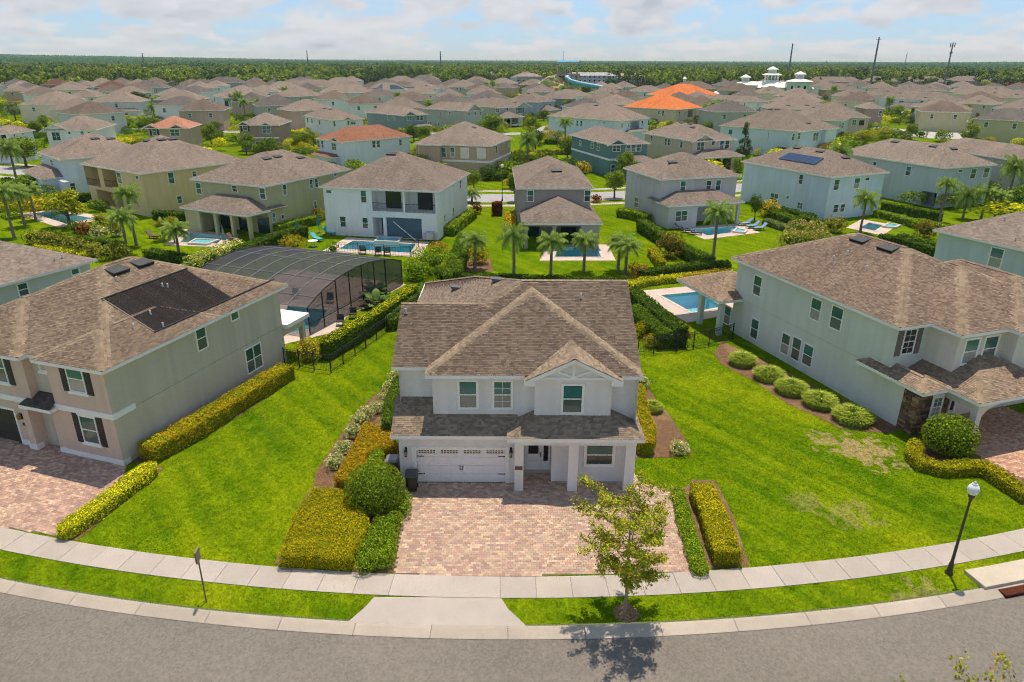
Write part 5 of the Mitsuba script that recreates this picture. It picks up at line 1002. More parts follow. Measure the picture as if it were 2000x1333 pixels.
NEAR = {'HL': [('F', 7.6, 4.31, 0.94, 1.59, 'd'), ('F', 10.76, 5.16, 0.81, 0.71, 'x'), ('F', 12.02, 1.02, 1.71, 1.85, 'd2'), ('L', 2.5, 4.35, 1.3, 1.61, 'd'), ('L', 2.41, 1.19, 1.21, 1.73, 'd'), ('L', 4.74, 5.33, 0.5, 0.54, 'x'), ('L', 8.25, 4.11, 1.56, 1.84, 'd'), ('L', 4.76, 0.25, 0.45, 0.28, 'p')], 'HR': [('L', 13.88, 3.92, 1.02, 1.63, 'd'), ('L', 7.4, 4.12, 1.07, 1.62, 'd'), ('L', 5.41, 4.15, 1.12, 1.66, 'd'), ('L', 17.14, 0.34, 0.96, 1.65, 'd'), ('L', 13.49, 0.41, 1.0, 1.7, 'd'), ('L', 9.82, 0.54, 0.99, 1.68, 'd'), ('L', 8.63, 0.56, 0.98, 1.79, 'd'), ('L', 7.39, 0.64, 1.05, 1.64, 'd'), ('F', 1.51, 4.32, 1.21, 1.69, 'd'), ('F', 7.17, 3.04, 1.42, 1.9, 'd'), ('F', 8.85, 3.09, 1.59, 1.86, 'd')]}

# ------------------------------------------------------------------ the setting
CX, CY = -0.3, 114.9          # centre of the bend of the street
RW_IN, RW_OUT, R_KERB, R_GUT, R_ROAD = 90.36, 91.67, 93.23, 93.82, 101.4


def arc(r, a0=-150, a1=-30, n=121):
    t = np.radians(np.linspace(a0, a1, n)); return np.c_[CX + r * np.cos(t), CY + r * np.sin(t)]


def sector(r0, r1, a0=-150, a1=-30, n=121):
    return Polygon(np.vstack([arc(r0, a0, a1, n), arc(r1, a0, a1, n)[::-1]]))


def pool_shape(pts):
    p = Polygon(pts).buffer(0)
    return p


pool_polys = [pool_shape(p[0]) for p in POOLS]
road_poly = sector(R_GUT - .7, R_ROAD + .7)
inner = sbox(-420, -120, 420, 760)
m = MB(); m.flat(inner.difference(unary_union(pool_polys + [road_poly])), 0.0, (0, 0, 0))
R = 34000.0
xs, ys = [-R, -420, 420, R], [-R, -120, 760, R]
for i in range(3):
    for j in range(3):
        if (i, j) != (1, 1):
            m.quad((xs[i], ys[j], 0), (xs[i + 1], ys[j], 0), (xs[i + 1], ys[j + 1], 0), (xs[i], ys[j + 1], 0), (0, 0, 0))
put('ground', m, 'ground_turf'); tag('ground', 'lawn ground of the neighbourhood, woodland floor beyond', kind='structure')
m = MB(); m.flat(sector(R_GUT - .05, R_ROAD + .05), -.11, (0, 0, 0)); put('road', m, 'asphalt'); tag('road', 'grey asphalt street curving across the foreground', kind='structure')

CONC, CONC2 = (.43, .395, .36), (.43, .385, .325)
# kerb with gutter, cast in lengths
for side, (ra_, rb_, nm) in enumerate(((R_KERB, R_GUT, 'kerb'), (R_ROAD + .7, R_ROAD, 'kerb_001'))):
    tag(nm, 'pale concrete kerb and gutter along the %s side of the street' % ('house' if side == 0 else 'near'), kind='structure')
    L = 3.05 / ra_ * 57.2958; k = 0
    for a0 in np.arange(-118, -62, L):
        if side == 0 and False:
            continue
        n = 7; t = np.linspace(a0 + .006, a0 + L - .006, n)
        mid = ra_ + (rb_ - ra_) * .3
        A, B, Cc, Dd = arc(ra_, t[0], t[-1], n), arc(mid, t[0], t[-1], n), arc(rb_, t[0], t[-1], n), arc(ra_, t[0], t[-1], n)
        q = MB(); v = np.vstack([np.c_[A, np.full(n, -.2)], np.c_[A, np.full(n, .025)], np.c_[B, np.full(n, .012)], np.c_[Cc, np.full(n, -.085)], np.c_[Cc, np.full(n, -.2)]])
        f = [[r * n + i, r * n + i + 1, (r + 1) * n + i + 1, (r + 1) * n + i] for r in range(4) for i in range(n - 1)]
        f += [[0, n, 2 * n, 3 * n], [n - 1, 2 * n - 1, 3 * n - 1, 4 * n - 1]]
        q.add(v, f, np.array(CONC2) * random.uniform(.92, 1.06)); put(f'{nm}__segment' + (f'_{k:03d}' if k else ''), q, 'concrete'); k += 1
m = MB(); m.flat(sector(RW_IN, RW_OUT), .006, (.16, .14, .12)); put('sidewalk', m, 'concrete')
m = MB(); m.flat(sector(R_KERB, R_GUT), -.095, (.16, .14, .12)); put('kerb', m, 'concrete'); m = MB(); m.flat(sector(R_ROAD, R_ROAD + .7), -.095, (.16, .14, .12)); put('kerb_001', m, 'concrete')
# pavement slabs
tag('sidewalk', 'curving concrete pavement between lawns and verge', kind='structure')
k = 0
edges = []
def ang(x, y): return math.degrees(math.atan2(y - CY, x - CX))
aL, aR = ang(-5.13, 24.3), ang(-.45, 24.2)
step = 1.53 / 91 * 57.2958
left = [aL - i * step for i in range(34)][::-1]; right = [aR + i * step for i in range(36)]
alla = left + right
for a0, a1 in zip(alla, alla[1:]):
    n = 4; t0, t1 = a0 + .006, a1 - .006
    A, B = arc(RW_IN, t0, t1, n), arc(RW_OUT, t0, t1, n)
    q = MB(); z = .03 + random.uniform(-.003, .003); q.prism(Polygon(np.vstack([A, B[::-1]])), -.05, z, np.array(CONC) * random.uniform(.93, 1.05) * (1, random.uniform(.985, 1.0), random.uniform(.96, 1.0))); put('sidewalk__slab' + (f'_{k:03d}' if k else ''), q, 'concrete'); k += 1
# driveway apron down to the gutter
ap = Polygon([(-5.75, 23.26), (-.42, 23.26), (-.1, 22.6), (.62, 21.68), (-2.6, 21.62), (-6.55, 21.85), (-6.0, 22.7)])
m = MB(); m.prism(ap.difference(Point(CX, CY).buffer(RW_OUT + .01, 256)).intersection(Point(CX, CY).buffer(R_KERB + .0, 256)), -.05, .02, np.array(CONC) * 1.0); put('driveway_apron', m, 'concrete'); tag('driveway_apron', 'flared concrete apron joining driveway and street', kind='structure')
walk_disc = Point(CX, CY).buffer(RW_IN - .02, 512)


def pavers(name, poly, label, along, pw=.235, pd=.155, seed=3, gap=.006, tones=None):
    """Block paving: every block a low slab of its own; one mesh."""
    r = np.random.default_rng(seed)
    tones = tones or [(.47, .335, .25), (.41, .275, .22), (.52, .405, .30), (.37, .27, .23), (.45, .345, .27)]
    base = MB(); base.flat(poly, .004, (.20, .15, .12)); put(name, base, 'matte'); tag(name, label, kind='structure')
    ca, sa = math.cos(along), math.sin(along)
    c = np.array(poly.exterior.coords); uv = np.c_[c @ [ca, sa], c @ [-sa, ca]]
    V, Cc = [], []
    rows = np.arange(uv[:, 1].min(), uv[:, 1].max(), pd)
    for j, y in enumerate(rows):
        xs_ = np.arange(uv[:, 0].min() - pw * (.5 if j % 2 else 0), uv[:, 0].max(), pw)
        cx, cy = xs_ + pw / 2, np.full(len(xs_), y + pd / 2)
        wx, wy = cx * ca - cy * sa, cx * sa + cy * ca
        ok = contains_xy(poly, wx, wy)
        for x in xs_[ok]:
            z = .022 + .006 * r.random()
            V.append([(x + gap, y + gap, z), (x + pw - gap, y + gap, z), (x + pw - gap, y + pd - gap, z), (x + gap, y + pd - gap, z), (x, y, .0), (x + pw, y, 0), (x + pw, y + pd, 0), (x, y + pd, 0)])
            Cc.append(np.array(tones[r.integers(len(tones))]) * r.uniform(.86, 1.14))
    V, Cc = np.array(V), np.array(Cc)
    X = np.stack([V[..., 0] * ca - V[..., 1] * sa, V[..., 0] * sa + V[..., 1] * ca, V[..., 2]], -1)
    f = np.array([[0, 1, 2, 3], [0, 1, 5, 4], [1, 2, 6, 5], [2, 3, 7, 6], [3, 0, 4, 7]])
    mm = MB(); mm.add(X.reshape(-1, 3), (np.arange(len(V))[:, None, None] * 8 + f).reshape(-1, 4), np.repeat(Cc, 8, 0))
    put(name + '__paver', mm, 'matte'); labels[name + '__paver'] = {'kind': 'stuff'}


drive = unary_union([Polygon(MISC['drive']), sbox(-5.9, 31.0, 6.3, 31.87), sbox(.3, 31.0, 6.3, 32.05), sbox(.55, 31.8, 2.1, 33.25)]).buffer(.01).intersection(walk_disc)
pavers('driveway', drive, 'pink and tan block-paved driveway of the front house', 0.0)
def lpoly(O, th, pts):
    t = math.radians(th); return Polygon([(O[0] + a * math.cos(t) - b * math.sin(t), O[1] + a * math.sin(t) + b * math.cos(t)) for a, b in pts])
DL = unary_union([Polygon(MISC['driveL']).buffer(0), lpoly((-21.2, 32.85), 71.5, [(-1.2, .6), (.44, .6), (.44, 5.0), (2.6, 5.0), (2.6, 6.55), (.4, 6.55), (.4, 13.5), (-1.2, 13.5)])]).buffer(.05).buffer(-.05)
DR = unary_union([Polygon(MISC['driveR']).buffer(0), lpoly((23.15, 39.0), 18.5, [(2.75, -.9), (2.75, -4.6), (9.5, -4.6), (9.5, -.9)])]).buffer(.2).buffer(-.2)
pavers('driveway_001', DL.intersection(walk_disc), 'red-pink block-paved driveway of the left house', math.radians(-18), seed=5, tones=[(.47, .32, .25), (.41, .275, .22), (.53, .39, .29), (.36, .25, .21)])
pavers('driveway_002', DR.intersection(walk_disc), 'red block-paved driveway of the right house', math.radians(18), seed=6, tones=[(.48, .29, .20), (.42, .245, .175), (.54, .37, .27)])
m = MB(); m.prism(Polygon(MISC['walk']).buffer(0).difference(drive), -.02, .022, np.array(CONC)); put('path', m, 'concrete'); tag('path', 'narrow concrete path from the driveway round the right side of the front house', kind='structure')
bed_polys = []
for nm, pts in MISC['beds'].items():
    pb = Polygon(pts).buffer(0).buffer(.25).buffer(-.2)
    pb = pb.difference(drive.buffer(.02)).intersection(walk_disc).difference(DL.buffer(.02)).difference(DR.buffer(.02)).difference(Polygon(MISC['walk']).buffer(.02))
    bed_polys.append(pb)
    kk = num('mulch_bed'); m = MB(); m.flat(pb, .012, (0, 0, 0)); put(kk, m, 'mulch'); tag(kk, 'brown mulch of a planting bed', kind='structure')
# streets behind
def strip(name, pts, w, z, bsdf, label, col=(0, 0, 0)):
    p = LineString(pts).buffer(w / 2, cap_style='flat'); mm = MB(); mm.flat(p, z, col); put(name, mm, bsdf); tag(name, label, kind='structure'); return p
PALE_AS = (.36, .36, .37)
B0 = [(-120, 150), (-70, 132), (-30, 119.5), (-6.4, 115.0), (5, 115.2), (18, 118), (45, 128), (90, 150), (140, 180)]
b_road = strip('street', B0, 7.5, .012, 'concrete', 'pale back street seen between the houses of the second row', PALE_AS)
def offset(pts, d):
    g_ = LineString(pts).parallel_offset(abs(d), 'left' if d > 0 else 'right'); return list(g_.coords)
strip('pavement', offset(B0, 6.5), 1.5, .02, 'concrete', 'pavement on the far side of the back street', CONC)
strip('pavement_001', offset(B0, -6.5), 1.5, .02, 'concrete', 'pavement on the near side of the back street', CONC)
B1 = [(-160, 250), (-90, 226), (-40, 222), (-4, 222), (8, 226), (14, 250), (24, 262), (60, 290)]
strip('street_001', B1, 7, .012, 'concrete', 'far side street with a parked white car beside it', PALE_AS)
cds = unary_union([Point(131, 226).buffer(13), LineString([(131, 226), (150, 236), (165, 246), (185, 262)]).buffer(6), LineString([(131, 226), (126, 245), (123, 270)]).buffer(5)])
m = MB(); m.flat(cds, .012, (.44, .43, .42)); put('street_002', m, 'concrete'); tag('street_002', 'bright cul-de-sac in front of the townhouses', kind='structure')
strip('path_001', [(-60, 815), (60, 822)], 14, .02, 'concrete', 'bare sandy strip in front of the wood', (.62, .55, .45))

# ------------------------------------------------------------------ storm drain at the right
key = num('storm_drain'); tag(key, 'kerb inlet with pale concrete lid and rusty red grate at right', 'storm drain')
a0 = ang(20.35, 23.72)
def pol(r, a): return np.array([CX + r * math.cos(math.radians(a)), CY + r * math.sin(math.radians(a))])
m = MB(); n = 8; A, B = arc(R_KERB - 1.0, a0, a0 + 2.2, n), arc(R_KERB + .1, a0, a0 + 2.2, n); m.prism(Polygon(np.vstack([A, B[::-1]])), -.1, .16, (.52, .47, .38)); put(part(key, 'lid'), m, 'concrete')
m = MB(); A, B = arc(R_KERB + .0, a0 + .1, a0 + 2.1, n), arc(R_KERB + .09, a0 + .1, a0 + 2.1, n); m.prism(Polygon(np.vstack([A, B[::-1]])), -.1, .06, DARK); put(part(key, 'opening'), m, 'matte')
m = MB(); A, B = arc(R_KERB + .22, a0 + .35, a0 + 1.75, n), arc(R_GUT + .05, a0 + .35, a0 + 1.75, n); m.prism(Polygon(np.vstack([A, B[::-1]])), -.1, .018, (.05, .02, .015)); put(part(key, 'frame'), m, 'matte')
for i in range(22):
    a = a0 + .38 + i * 1.34 / 22; p, q = pol(R_KERB + .25, a), pol(R_GUT + .02, a); m = MB(); c = (p + q) / 2; d = q - p
    m.obox((*c, .03), (np.linalg.norm(d), .035, .03), math.atan2(d[1], d[0]), (.20, .065, .04)); put(part(key, 'grate_bar'), m, 'matte')

# ------------------------------------------------------------------ the front house
WCOL = (.71, .695, .69)
key = num('house'); H0 = key
tag(key, 'pale grey two-storey house in the centre foreground with a white double garage', 'house')
SH = (.158, .124, .098); TAN = (.26, .207, .155); SHL = (.255, .202, .152)
ze = 6.2; s_ = .49
xl, xr, yl, yw = -6.25, 6.72, 33.16, 32.16
wm = MB()
def wall(pts, z0, z1, col=WCOL):
    for (x0, y0), (x1, y1) in zip(pts, pts[1:]):
        wm.quad((x0, y0, z0), (x1, y1, z0), (x1, y1, z1), (x0, y0, z1), col)
zt = ze - .1
wall([(-5.9, 33.2), (-5.9, 47.5), (6.4, 47.5), (6.4, 31.95)], -.1, zt)
wall([(6.38, 32.58), (6.38, 40)], 3, zt)
wall([(-5.9, 31.87), (-5.9, 33.2)], -.1, 3.0)
wall([(-5.9, 33.58), (-4.1, 33.58), (-4.1, 32.58), (6.4, 32.58)], 2.9, zt)
wall([(1.17, 32.58), (1.17, 32.1), (5.1, 32.1), (5.1, 32.58)], 3.0, zt + .02)
# garage front: wall round the door opening
holes = [(-5.0 + 5.9, -.33 + 5.9, -.1, 2.06)]
wm.frame = (np.eye(3), np.array([-5.9, 31.87, 0.0])); holes_quads(wm, 6.25, -.1, 3.05, holes, WCOL); wm.frame = None
wall([(.35, 31.87), (.35, 31.1)], 2.7, 3.2)
# porch back wall and door recess
wall([(.35, 33.2), (.35, 31.87)], -.1, 3.1); wall([(.35, 33.2), (2.12, 33.2), (2.12, 32.05), (6.4, 32.05)], -.1, 3.1)
wm.poly([(-5.9, 33.2, 6.1), (-5.9, 41.6, 6.1), (-5.9, 37.4, 8.2)], WCOL); wm.poly([(6.38, 33.2, 6.1), (6.38, 48, 6.1), (6.38, 39.1, 9.05)], WCOL)
put(key + '__wall', wm, 'stucco')
# foundations of the roof: (face, edges)
A1, A2 = (xl, 37.4, 8.25), (-1.55, 37.4, 8.25)
HP = (.52, 39.1, 9.12); RE = (xr, 39.1, 9.12)
wc = (-4.4 + xr - .06) / 2; ap_ = (1.13, 37.62, 6.2 + s_ * (37.62 - yw))
mk = lambda x, y: (x, y, ze + s_ * (y - yl))
hipL, hipR = (-4.4, yw, ze), (xr - .06, yw, ze)
eg = [(hipL, ap_, .2, TAN), (hipR, ap_, .2, TAN), (A1, A2, .2, SHL), (A2, HP, .3, TAN), (HP, RE, .2, SHL)]
faces = [
    ([(xl, yl, ze), (-4.4 + .02, yl, ze), (-1.55, 37.4, 8.25), A1], [eg[2], eg[3]]),
    ([(-4.4, yl, ze), (xr, yl, ze), RE, HP, (-1.55, 37.4, 8.25)], [eg[3], eg[4]]),
    ([hipL, hipR, ap_], eg[:2]),
    ([hipL, ap_, (-4.4 + 6.4, yw + 7.3, ze + s_ * 6.3), (-4.4, yw + 1.5, ze)], eg[:1]),
    ([hipR, ap_, (xr - .06 - 6.4, yw + 7.3, ze + s_ * 6.3), (xr - .06, yw + 1.5, ze)], eg[1:2]),
    ([(xl, 41.7, ze), A2, HP, (-2.36, 43.9, 7.9), (xl, 47.9, ze)], [eg[3]]),
    ([A1, A2, (xl, 41.7, ze)], [eg[2]]),
    ([HP, RE, (xr, 47.9, ze)], []), ([HP, (xr, 47.9, ze), (xl, 47.9, ze)], []), ([HP, (xl, 47.9, ze), (-2.36, 43.9, 7.9)], []),
]
rm = MB(); sh = MB()
for i, (fc, ed) in enumerate(faces):
    if i in (3, 4):
        fc = [fc[0], fc[1], tuple(np.array(fc[1]) + (0, 1.06, 0)), tuple(np.array(fc[0]) + (0, 1.06, 0))]
    dn = np.array(fc, float) - (0, 0, .03)
    rm.poly(dn.tolist(), (.08, .06, .05))
    if i in (3, 4):   # the two narrow side planes: only the strip that stands proud of the main slope
        shingles(sh, fc, None, np.array(TAN) * 1.0, (), seed=20 + i)
    elif i < 7:
        shingles(sh, fc, None, SH if i != 5 else (.195, .155, .125), ed, seed=20 + i)
put(key + '__roof', rm, 'shingle')
cp = MB()
for i, (a, b) in enumerate([(hipL, ap_), (hipR, ap_), (A1, A2), (A2, HP), (HP, RE), (HP, (-2.36, 43.9, 7.9)), ((-2.36, 43.9, 7.9), (xl, 47.9, ze))]):
    caps(cp, a, b, TAN if i in (0, 1, 3) else (.30, .23, .17), seed=i)
# small front gable
gz, gw, gx = 6.15, 2.33, 3.11; pk = 7.2; gy = 31.72
ridge_back = (gx, 34.7, pk + .08)
for sg in (-1, 1):
    e = (gx + sg * (gw + .12), gy, gz - .06); pk3 = (gx, gy, pk + .08); back_e = (gx + sg * (gw + .12), 32.25, gz - .06)
    shingles(sh, [e, pk3, ridge_back, (e[0], 32.5, e[2])] if sg < 0 else [pk3, e, (e[0], 32.5, e[2]), ridge_back], None, SHL, [(pk3, ridge_back, .25, TAN)], seed=40 + sg)
caps(cp, (gx, gy, pk + .08), ridge_back, TAN, 9)
put(key + '__roof__shingle', sh, 'shingle'); labels[key + '__roof__shingle'] = {'kind': 'stuff'}
put(key + '__roof__ridge_cap', cp, 'shingle'); labels[key + '__roof__ridge_cap'] = {'kind': 'stuff'}
gm = MB(); gm.poly([(gx - gw, 32.06, gz - .3), (gx + gw, 32.06, gz - .3), (gx, 32.06, pk)], WCOL); put(part(key, 'gable_wall'), gm, 'stucco')
gm = MB()
for sg in (-1, 1):
    e = np.array((gx + sg * (gw + .15), gy, gz - .1)); p = np.array((gx, gy, pk + .06)); dz = np.array((0, 0, -.22)); bk = np.array((0, .34, 0))
    gm.add([e, p, p + dz, e + dz, e + bk, p + bk, p + dz + bk, e + dz + bk], [[0, 1, 2, 3], [3, 2, 6, 7], [0, 3, 7, 4]], WHITE)
    gm.box(e[0] - (.55 if sg > 0 else 0), gy - .02, gz - .34, e[0] + (.55 if sg < 0 else 0), gy + .4, gz - .1, WHITE)
put(part(key, 'barge_board'), gm, 'paint')
gm = MB(); gm.box(gx - gw + .35, 31.98, gz - .12, gx + gw - .35, 32.05, gz + .02, WHITE); gm.box(gx - .07, 31.98, gz + .02, gx + .07, 32.05, pk - .15, WHITE)
for sg in (-1, 1):
    d = np.array([sg * 1.15, .48]); L = np.linalg.norm(d); gm2 = d / L; nrm = np.array([-gm2[1], gm2[0]]) * .055; p0 = np.array([gx + sg * .06, gz + .02])
    v = [(*(p0 + nrm), ), (*(p0 + d + nrm),), (*(p0 + d - nrm),), (*(p0 - nrm),)]
    gm.add([(x, y_, z) for y_ in (31.985, 32.05) for x, z in v], [[0, 1, 2, 3], [0, 1, 5, 4], [2, 3, 7, 6]], WHITE)
put(part(key, 'gable_truss'), gm, 'paint')
# fascia and soffits
fm = MB()
fm.box(xl, yl, ze - .2, -4.35, yl + .45, ze - .005, WHITE); fm.box(-4.42, yw - .02, ze - .21, gx - gw - .12, yw + .42, ze - .006, WHITE); fm.box(gx + gw + .12, yw - .02, ze - .21, xr - .04, yw + .42, ze - .006, WHITE)
fm.box(-4.42, yw + .4, ze - .21, -4.1, yl + .1, ze - .006, WHITE)
fm.box(xl, 41.7, ze - .2, -5.9, 47.9, ze - .007, WHITE); fm.box(xl, 47.5, ze - .2, xr, 47.9, ze - .008, WHITE)
for x0, x1, r in ((xr - .04, xr, ((yl, ze), (39.1, 9.12), (47.9, ze))), (xl, xl + .04, ((yl, ze), (37.4, 8.25), (41.7, ze)))):
    for (ya, za), (yb, zb) in zip(r, r[1:]):
        fm.add([(x, y, z) for x in (x0, x1) for y, z in ((ya, za - .01), (yb, zb - .01), (yb, zb - .2), (ya, za - .2))], [[0, 1, 2, 3], [4, 5, 6, 7], [3, 2, 6, 7]], WHITE)
put(part(key, 'fascia'), fm, 'paint')
# lower roofs: garage and porch
lr = MB(); ls = MB(); lc_ = MB()
def lowface(pts, seed, tone=SHL, ed=()):
    lr.poly([(x, y, z - .03) for x, y, z in pts], (.07, .05, .045)); shingles(ls, pts, None, tone, ed, seed=seed)
gz0 = 3.15; gy0 = 31.36
lowface([(-6.2, gy0, gz0), (.3, gy0, gz0), (.3, 33.7, gz0 + .5 * (33.7 - gy0)), (-6.2, 33.7, gz0 + .5 * (33.7 - gy0))], 60)
pz, py, pxl, pxr = 3.32, 30.82, -.22, 6.72
pd = 1.85
T1, T2 = (pxl + pd, py + pd, pz + .5 * pd), (pxr - pd, py + pd, pz + .5 * pd)
lowface([(pxl, py, pz), (pxr, py, pz), T2, T1], 61, SHL, [((pxl, py, pz), T1, .2, TAN), ((pxr, py, pz), T2, .2, TAN)])
lowface([(pxr, py, pz), (pxr, py + 2.4, pz), T2], 62); lowface([(pxl, py, pz), T1, (pxl, py + 2.6, pz)], 63)
caps(lc_, (pxl, py, pz), T1, TAN, 5); caps(lc_, (pxr, py, pz), T2, TAN, 6)
kr = part(key, 'porch_roof'); put(kr, lr, 'shingle'); put(kr + '__shingle', ls, 'shingle'); labels[kr + '__shingle'] = {'kind': 'stuff'}; put(kr + '__ridge_cap', lc_, 'shingle')
fm = MB(); fm.box(-6.22, gy0 - .02, gz0 - .2, -.2, 31.86, gz0 - .006, WHITE); fm.box(-6.22, 31.86, gz0 - .2, -5.91, 33.7, gz0 + .02, WHITE)
fm.box(pxl - .02, py - .02, pz - .22, pxr + .02, 31.08, pz - .006, WHITE); fm.box(6.41, 31.08, pz - .22, pxr + .02, py + 2.4, pz - .007, WHITE)
put(part(key, 'porch_fascia'), fm, 'paint')
# porch columns, beam, ceiling
for x0, x1 in ((.16, .62), (2.93, 3.44), (5.86, 6.37)):
    m = MB(); m.box(x0, 31.1, -.05, x1, 31.52, 2.78, WCOL); put(part(key, 'column'), m, 'stucco')
m = MB(); m.box(.16, 31.08, 2.78, 6.39, 31.5, 3.12, WCOL); m.box(5.97, 31.5, 2.78, 6.37, 32.05, 3.12, WCOL); m.box(.36, 31.5, 2.95, 5.97, 33.2, 3.0, WHITE); put(part(key, 'porch_beam'), m, 'stucco')
m = MB(); m.box(.19, 31.06, 1.33, .57, 31.1, 1.53, (.16, .075, .035)); put(part(key, 'name_plate'), m, 'paint'); labels[key + '__name_plate'] = {'label': 'small brown number plate on the left porch column'}
# garage door
k = part(key, 'garage_door'); m = MB(); gx0, gx1 = -5.0, -.33
for i in range(4):
    z0 = i * .515
    m.box(gx0, 31.95, z0 + .006, gx1, 31.99, z0 + .509, (.74, .73, .74))
    for j in range(8):
        w = (gx1 - gx0) / 8
        if i < 3: m.box(gx0 + j * w + .07, 31.94, z0 + .06, gx0 + (j + 1) * w - .07, 31.952, z0 + .455, (.76, .75, .76))
put(k, m, 'paint')
fm = MB(); fm.box(-5.24, 31.83, 0, gx0, 31.9, 2.2, WHITE); fm.box(gx1, 31.83, 0, -.11, 31.9, 2.2, WHITE); fm.box(gx0, 31.83, 2.04, gx1, 31.9, 2.2, WHITE); put(k + '__frame', fm, 'paint')
for x0, x1 in ((-4.91, -4.0), (-3.72, -2.81), (-2.52, -1.61), (-1.33, -.42)):
    pm = MB(); pm.box(x0, 31.925, 1.78, x1, 31.945, 2.0, (.16, .105, .05)); kp = part(k, 'pane'); put(kp, pm, 'gloss')
    fm = MB()
    for q in np.linspace(x0, x1, 7): fm.box(q - .018, 31.915, 1.76, q + .018, 31.93, 2.02, WHITE)
    for zz in (1.76, 1.885, 2.0): fm.box(x0, 31.914, zz, x1, 31.929, zz + .022, WHITE)
    put(part(k, 'muntin'), fm, 'paint')
for x0, x1, z in ((-5.0, -4.62, 1.6), (-.7, -.33, 1.6), (-.7, -.33, .52), (-5.0, -4.62, .52)):
    m = MB(); m.box(x0, 31.925, z - .02, x1, 31.945, z + .02, DARK); put(part(k, 'hinge'), m, 'paint')
for x in (-2.72, -2.59):
    m = MB(); m.box(x - .012, 31.89, .78, x + .012, 31.945, 1.0, DARK); m.box(x - .03, 31.92, .76, x + .03, 31.945, .80, DARK); m.box(x - .03, 31.92, .98, x + .03, 31.945, 1.02, DARK); put(part(k, 'handle'), m, 'paint')
for x in (-5.53, .0 - .03):
    kl = part(key, 'wall_lamp'); m = MB(); m.lathe([(0, .28), (.02, .27), (.10, .18), (.095, .14), (.07, .14)], (x, 31.72, 1.86), DARK, 8); m.lathe([(.06, -.18), (.075, -.16), (.07, -.13), (.0, -.13)], (x, 31.72, 1.86), DARK, 8); m.box(x - .012, 31.72, 2.12, x + .012, 31.87, 2.15, DARK); m.box(x - .05, 31.85, 1.8, x + .05, 31.88, 2.2, DARK)
    for q in range(4): a = q * math.pi / 2 + .78; m.tube([(x + .07 * math.cos(a), 31.72 + .07 * math.sin(a), 1.72), (x + .085 * math.cos(a), 31.72 + .085 * math.sin(a), 2.02)], .008, DARK, 4)
    put(kl, m, 'paint'); g2 = MB(); g2.lathe([(.055, -.13), (.07, .14)], (x, 31.72, 1.86), (.30, .24, .14), 8); put(kl + '__glass', g2, 'gloss')
# windows
frx = lambda y: (np.array([[1, 0, 0], [0, -1, 0], [0, 0, 1.0]]), np.array([0, y, 0.0]))
window(key, frx(32.58), -2.27, 4.05, 1.11, 1.73, 'd', .13); window(key, frx(32.58), -.48, 4.05, 1.11, 1.73, 'd', .13, grid=True); window(key, frx(32.1), 3.11, 4.05, 1.2, 1.76, 'd', .13)
window(key, frx(32.05), 4.65, .95, 1.66, 1.45, 'd', .16, dark=False)
# front door with side light
k = part(key, 'door'); m = MB(); m.box(.72, 33.12, .12, 1.66, 33.18, 2.25, (.70, .70, .71))
for z0, z1 in ((.25, .62), (.68, .98)): m.box(.84, 33.1, z0, 1.54, 33.13, z1, (.74, .74, .75))
put(k, m, 'paint'); m = MB(); m.box(.92, 33.09, 1.08, 1.47, 33.13, 2.0, GLASS_D); put(k + '__pane', m, 'gloss')
m = MB(); ring(m, .6, .05, 2.1, 2.4, .09, 33.08, 33.19, WHITE); m.box(1.66, 33.08, .05, 1.74, 33.19, 2.31, WHITE); m.box(1.74, 33.1, .1, 2.02, 33.19, .62, WHITE); m.box(.5, 32.85, -.02, 2.1, 33.2, .09, CONC); put(k + '__frame', m, 'paint')
m = MB(); m.box(1.75, 33.1, .64, 1.98, 33.14, 2.2, GLASS_D); put(k + '__side_light', m, 'gloss')
m = MB(); m.lathe([(0, -.03), (.03, -.02), (.03, .02), (0, .03)], (1.58, 33.06, 1.08), (.4, .32, .15), 8); m.box(1.56, 33.03, .9, 1.6, 33.12, 1.18, (.2, .16, .08)); put(k + '__handle', m, 'metal')
# roof hardware
def on_left(x, y): return np.array([x, y, ze + .435 * (x - xl)])
for x, y in ((-3.55, 42.9), (-.9, 40.9)):
    n_ = np.array([-.435, 0, 1.0]); vent_box(key, on_left(x, y) + (0, 0, .03), (0, 1, 0), (1, 0, .435), n_, .5, .55, .3, (.10, .105, .12))
for x, y in ((3.9, 37.7), (-5.9, 36.6)):
    p = np.array(mk(x, y)); m = MB(); m.tube([p, p + (0, 0, .32)], .05, (.55, .55, .55), 8); m.lathe([(.11, .03), (.06, .1), (.05, .1)], p, (.25, .25, .25), 8); put(part(key, 'vent_pipe'), m, 'paint')


# ------------------------------------------------------------------ left and right neighbours (blocks of hips in a local frame)
class Local:
    def __init__(s, O, th):
        t = math.radians(th); s.U = np.array([math.cos(t), math.sin(t)]); s.V = np.array([-s.U[1], s.U[0]]); s.O = np.array(O)
        s.fr = (np.array([[s.U[0], s.V[0], 0], [s.U[1], s.V[1], 0], [0, 0, 1.0]]), np.array([*s.O, 0.0]))
        s.inv = s.fr[0].T

    def F(s, v): return frame2(s.O + s.V * v, s.U, -s.V)      # faces -v, along u
    def L(s, u): return frame2(s.O + s.U * u, s.V, -s.U)      # faces -u, along v
    def E(s, u): return frame2(s.O + s.U * u, s.V, s.U)
    def w(s, u, v, z): return np.array([*(s.O + s.U * u + s.V * v), z])


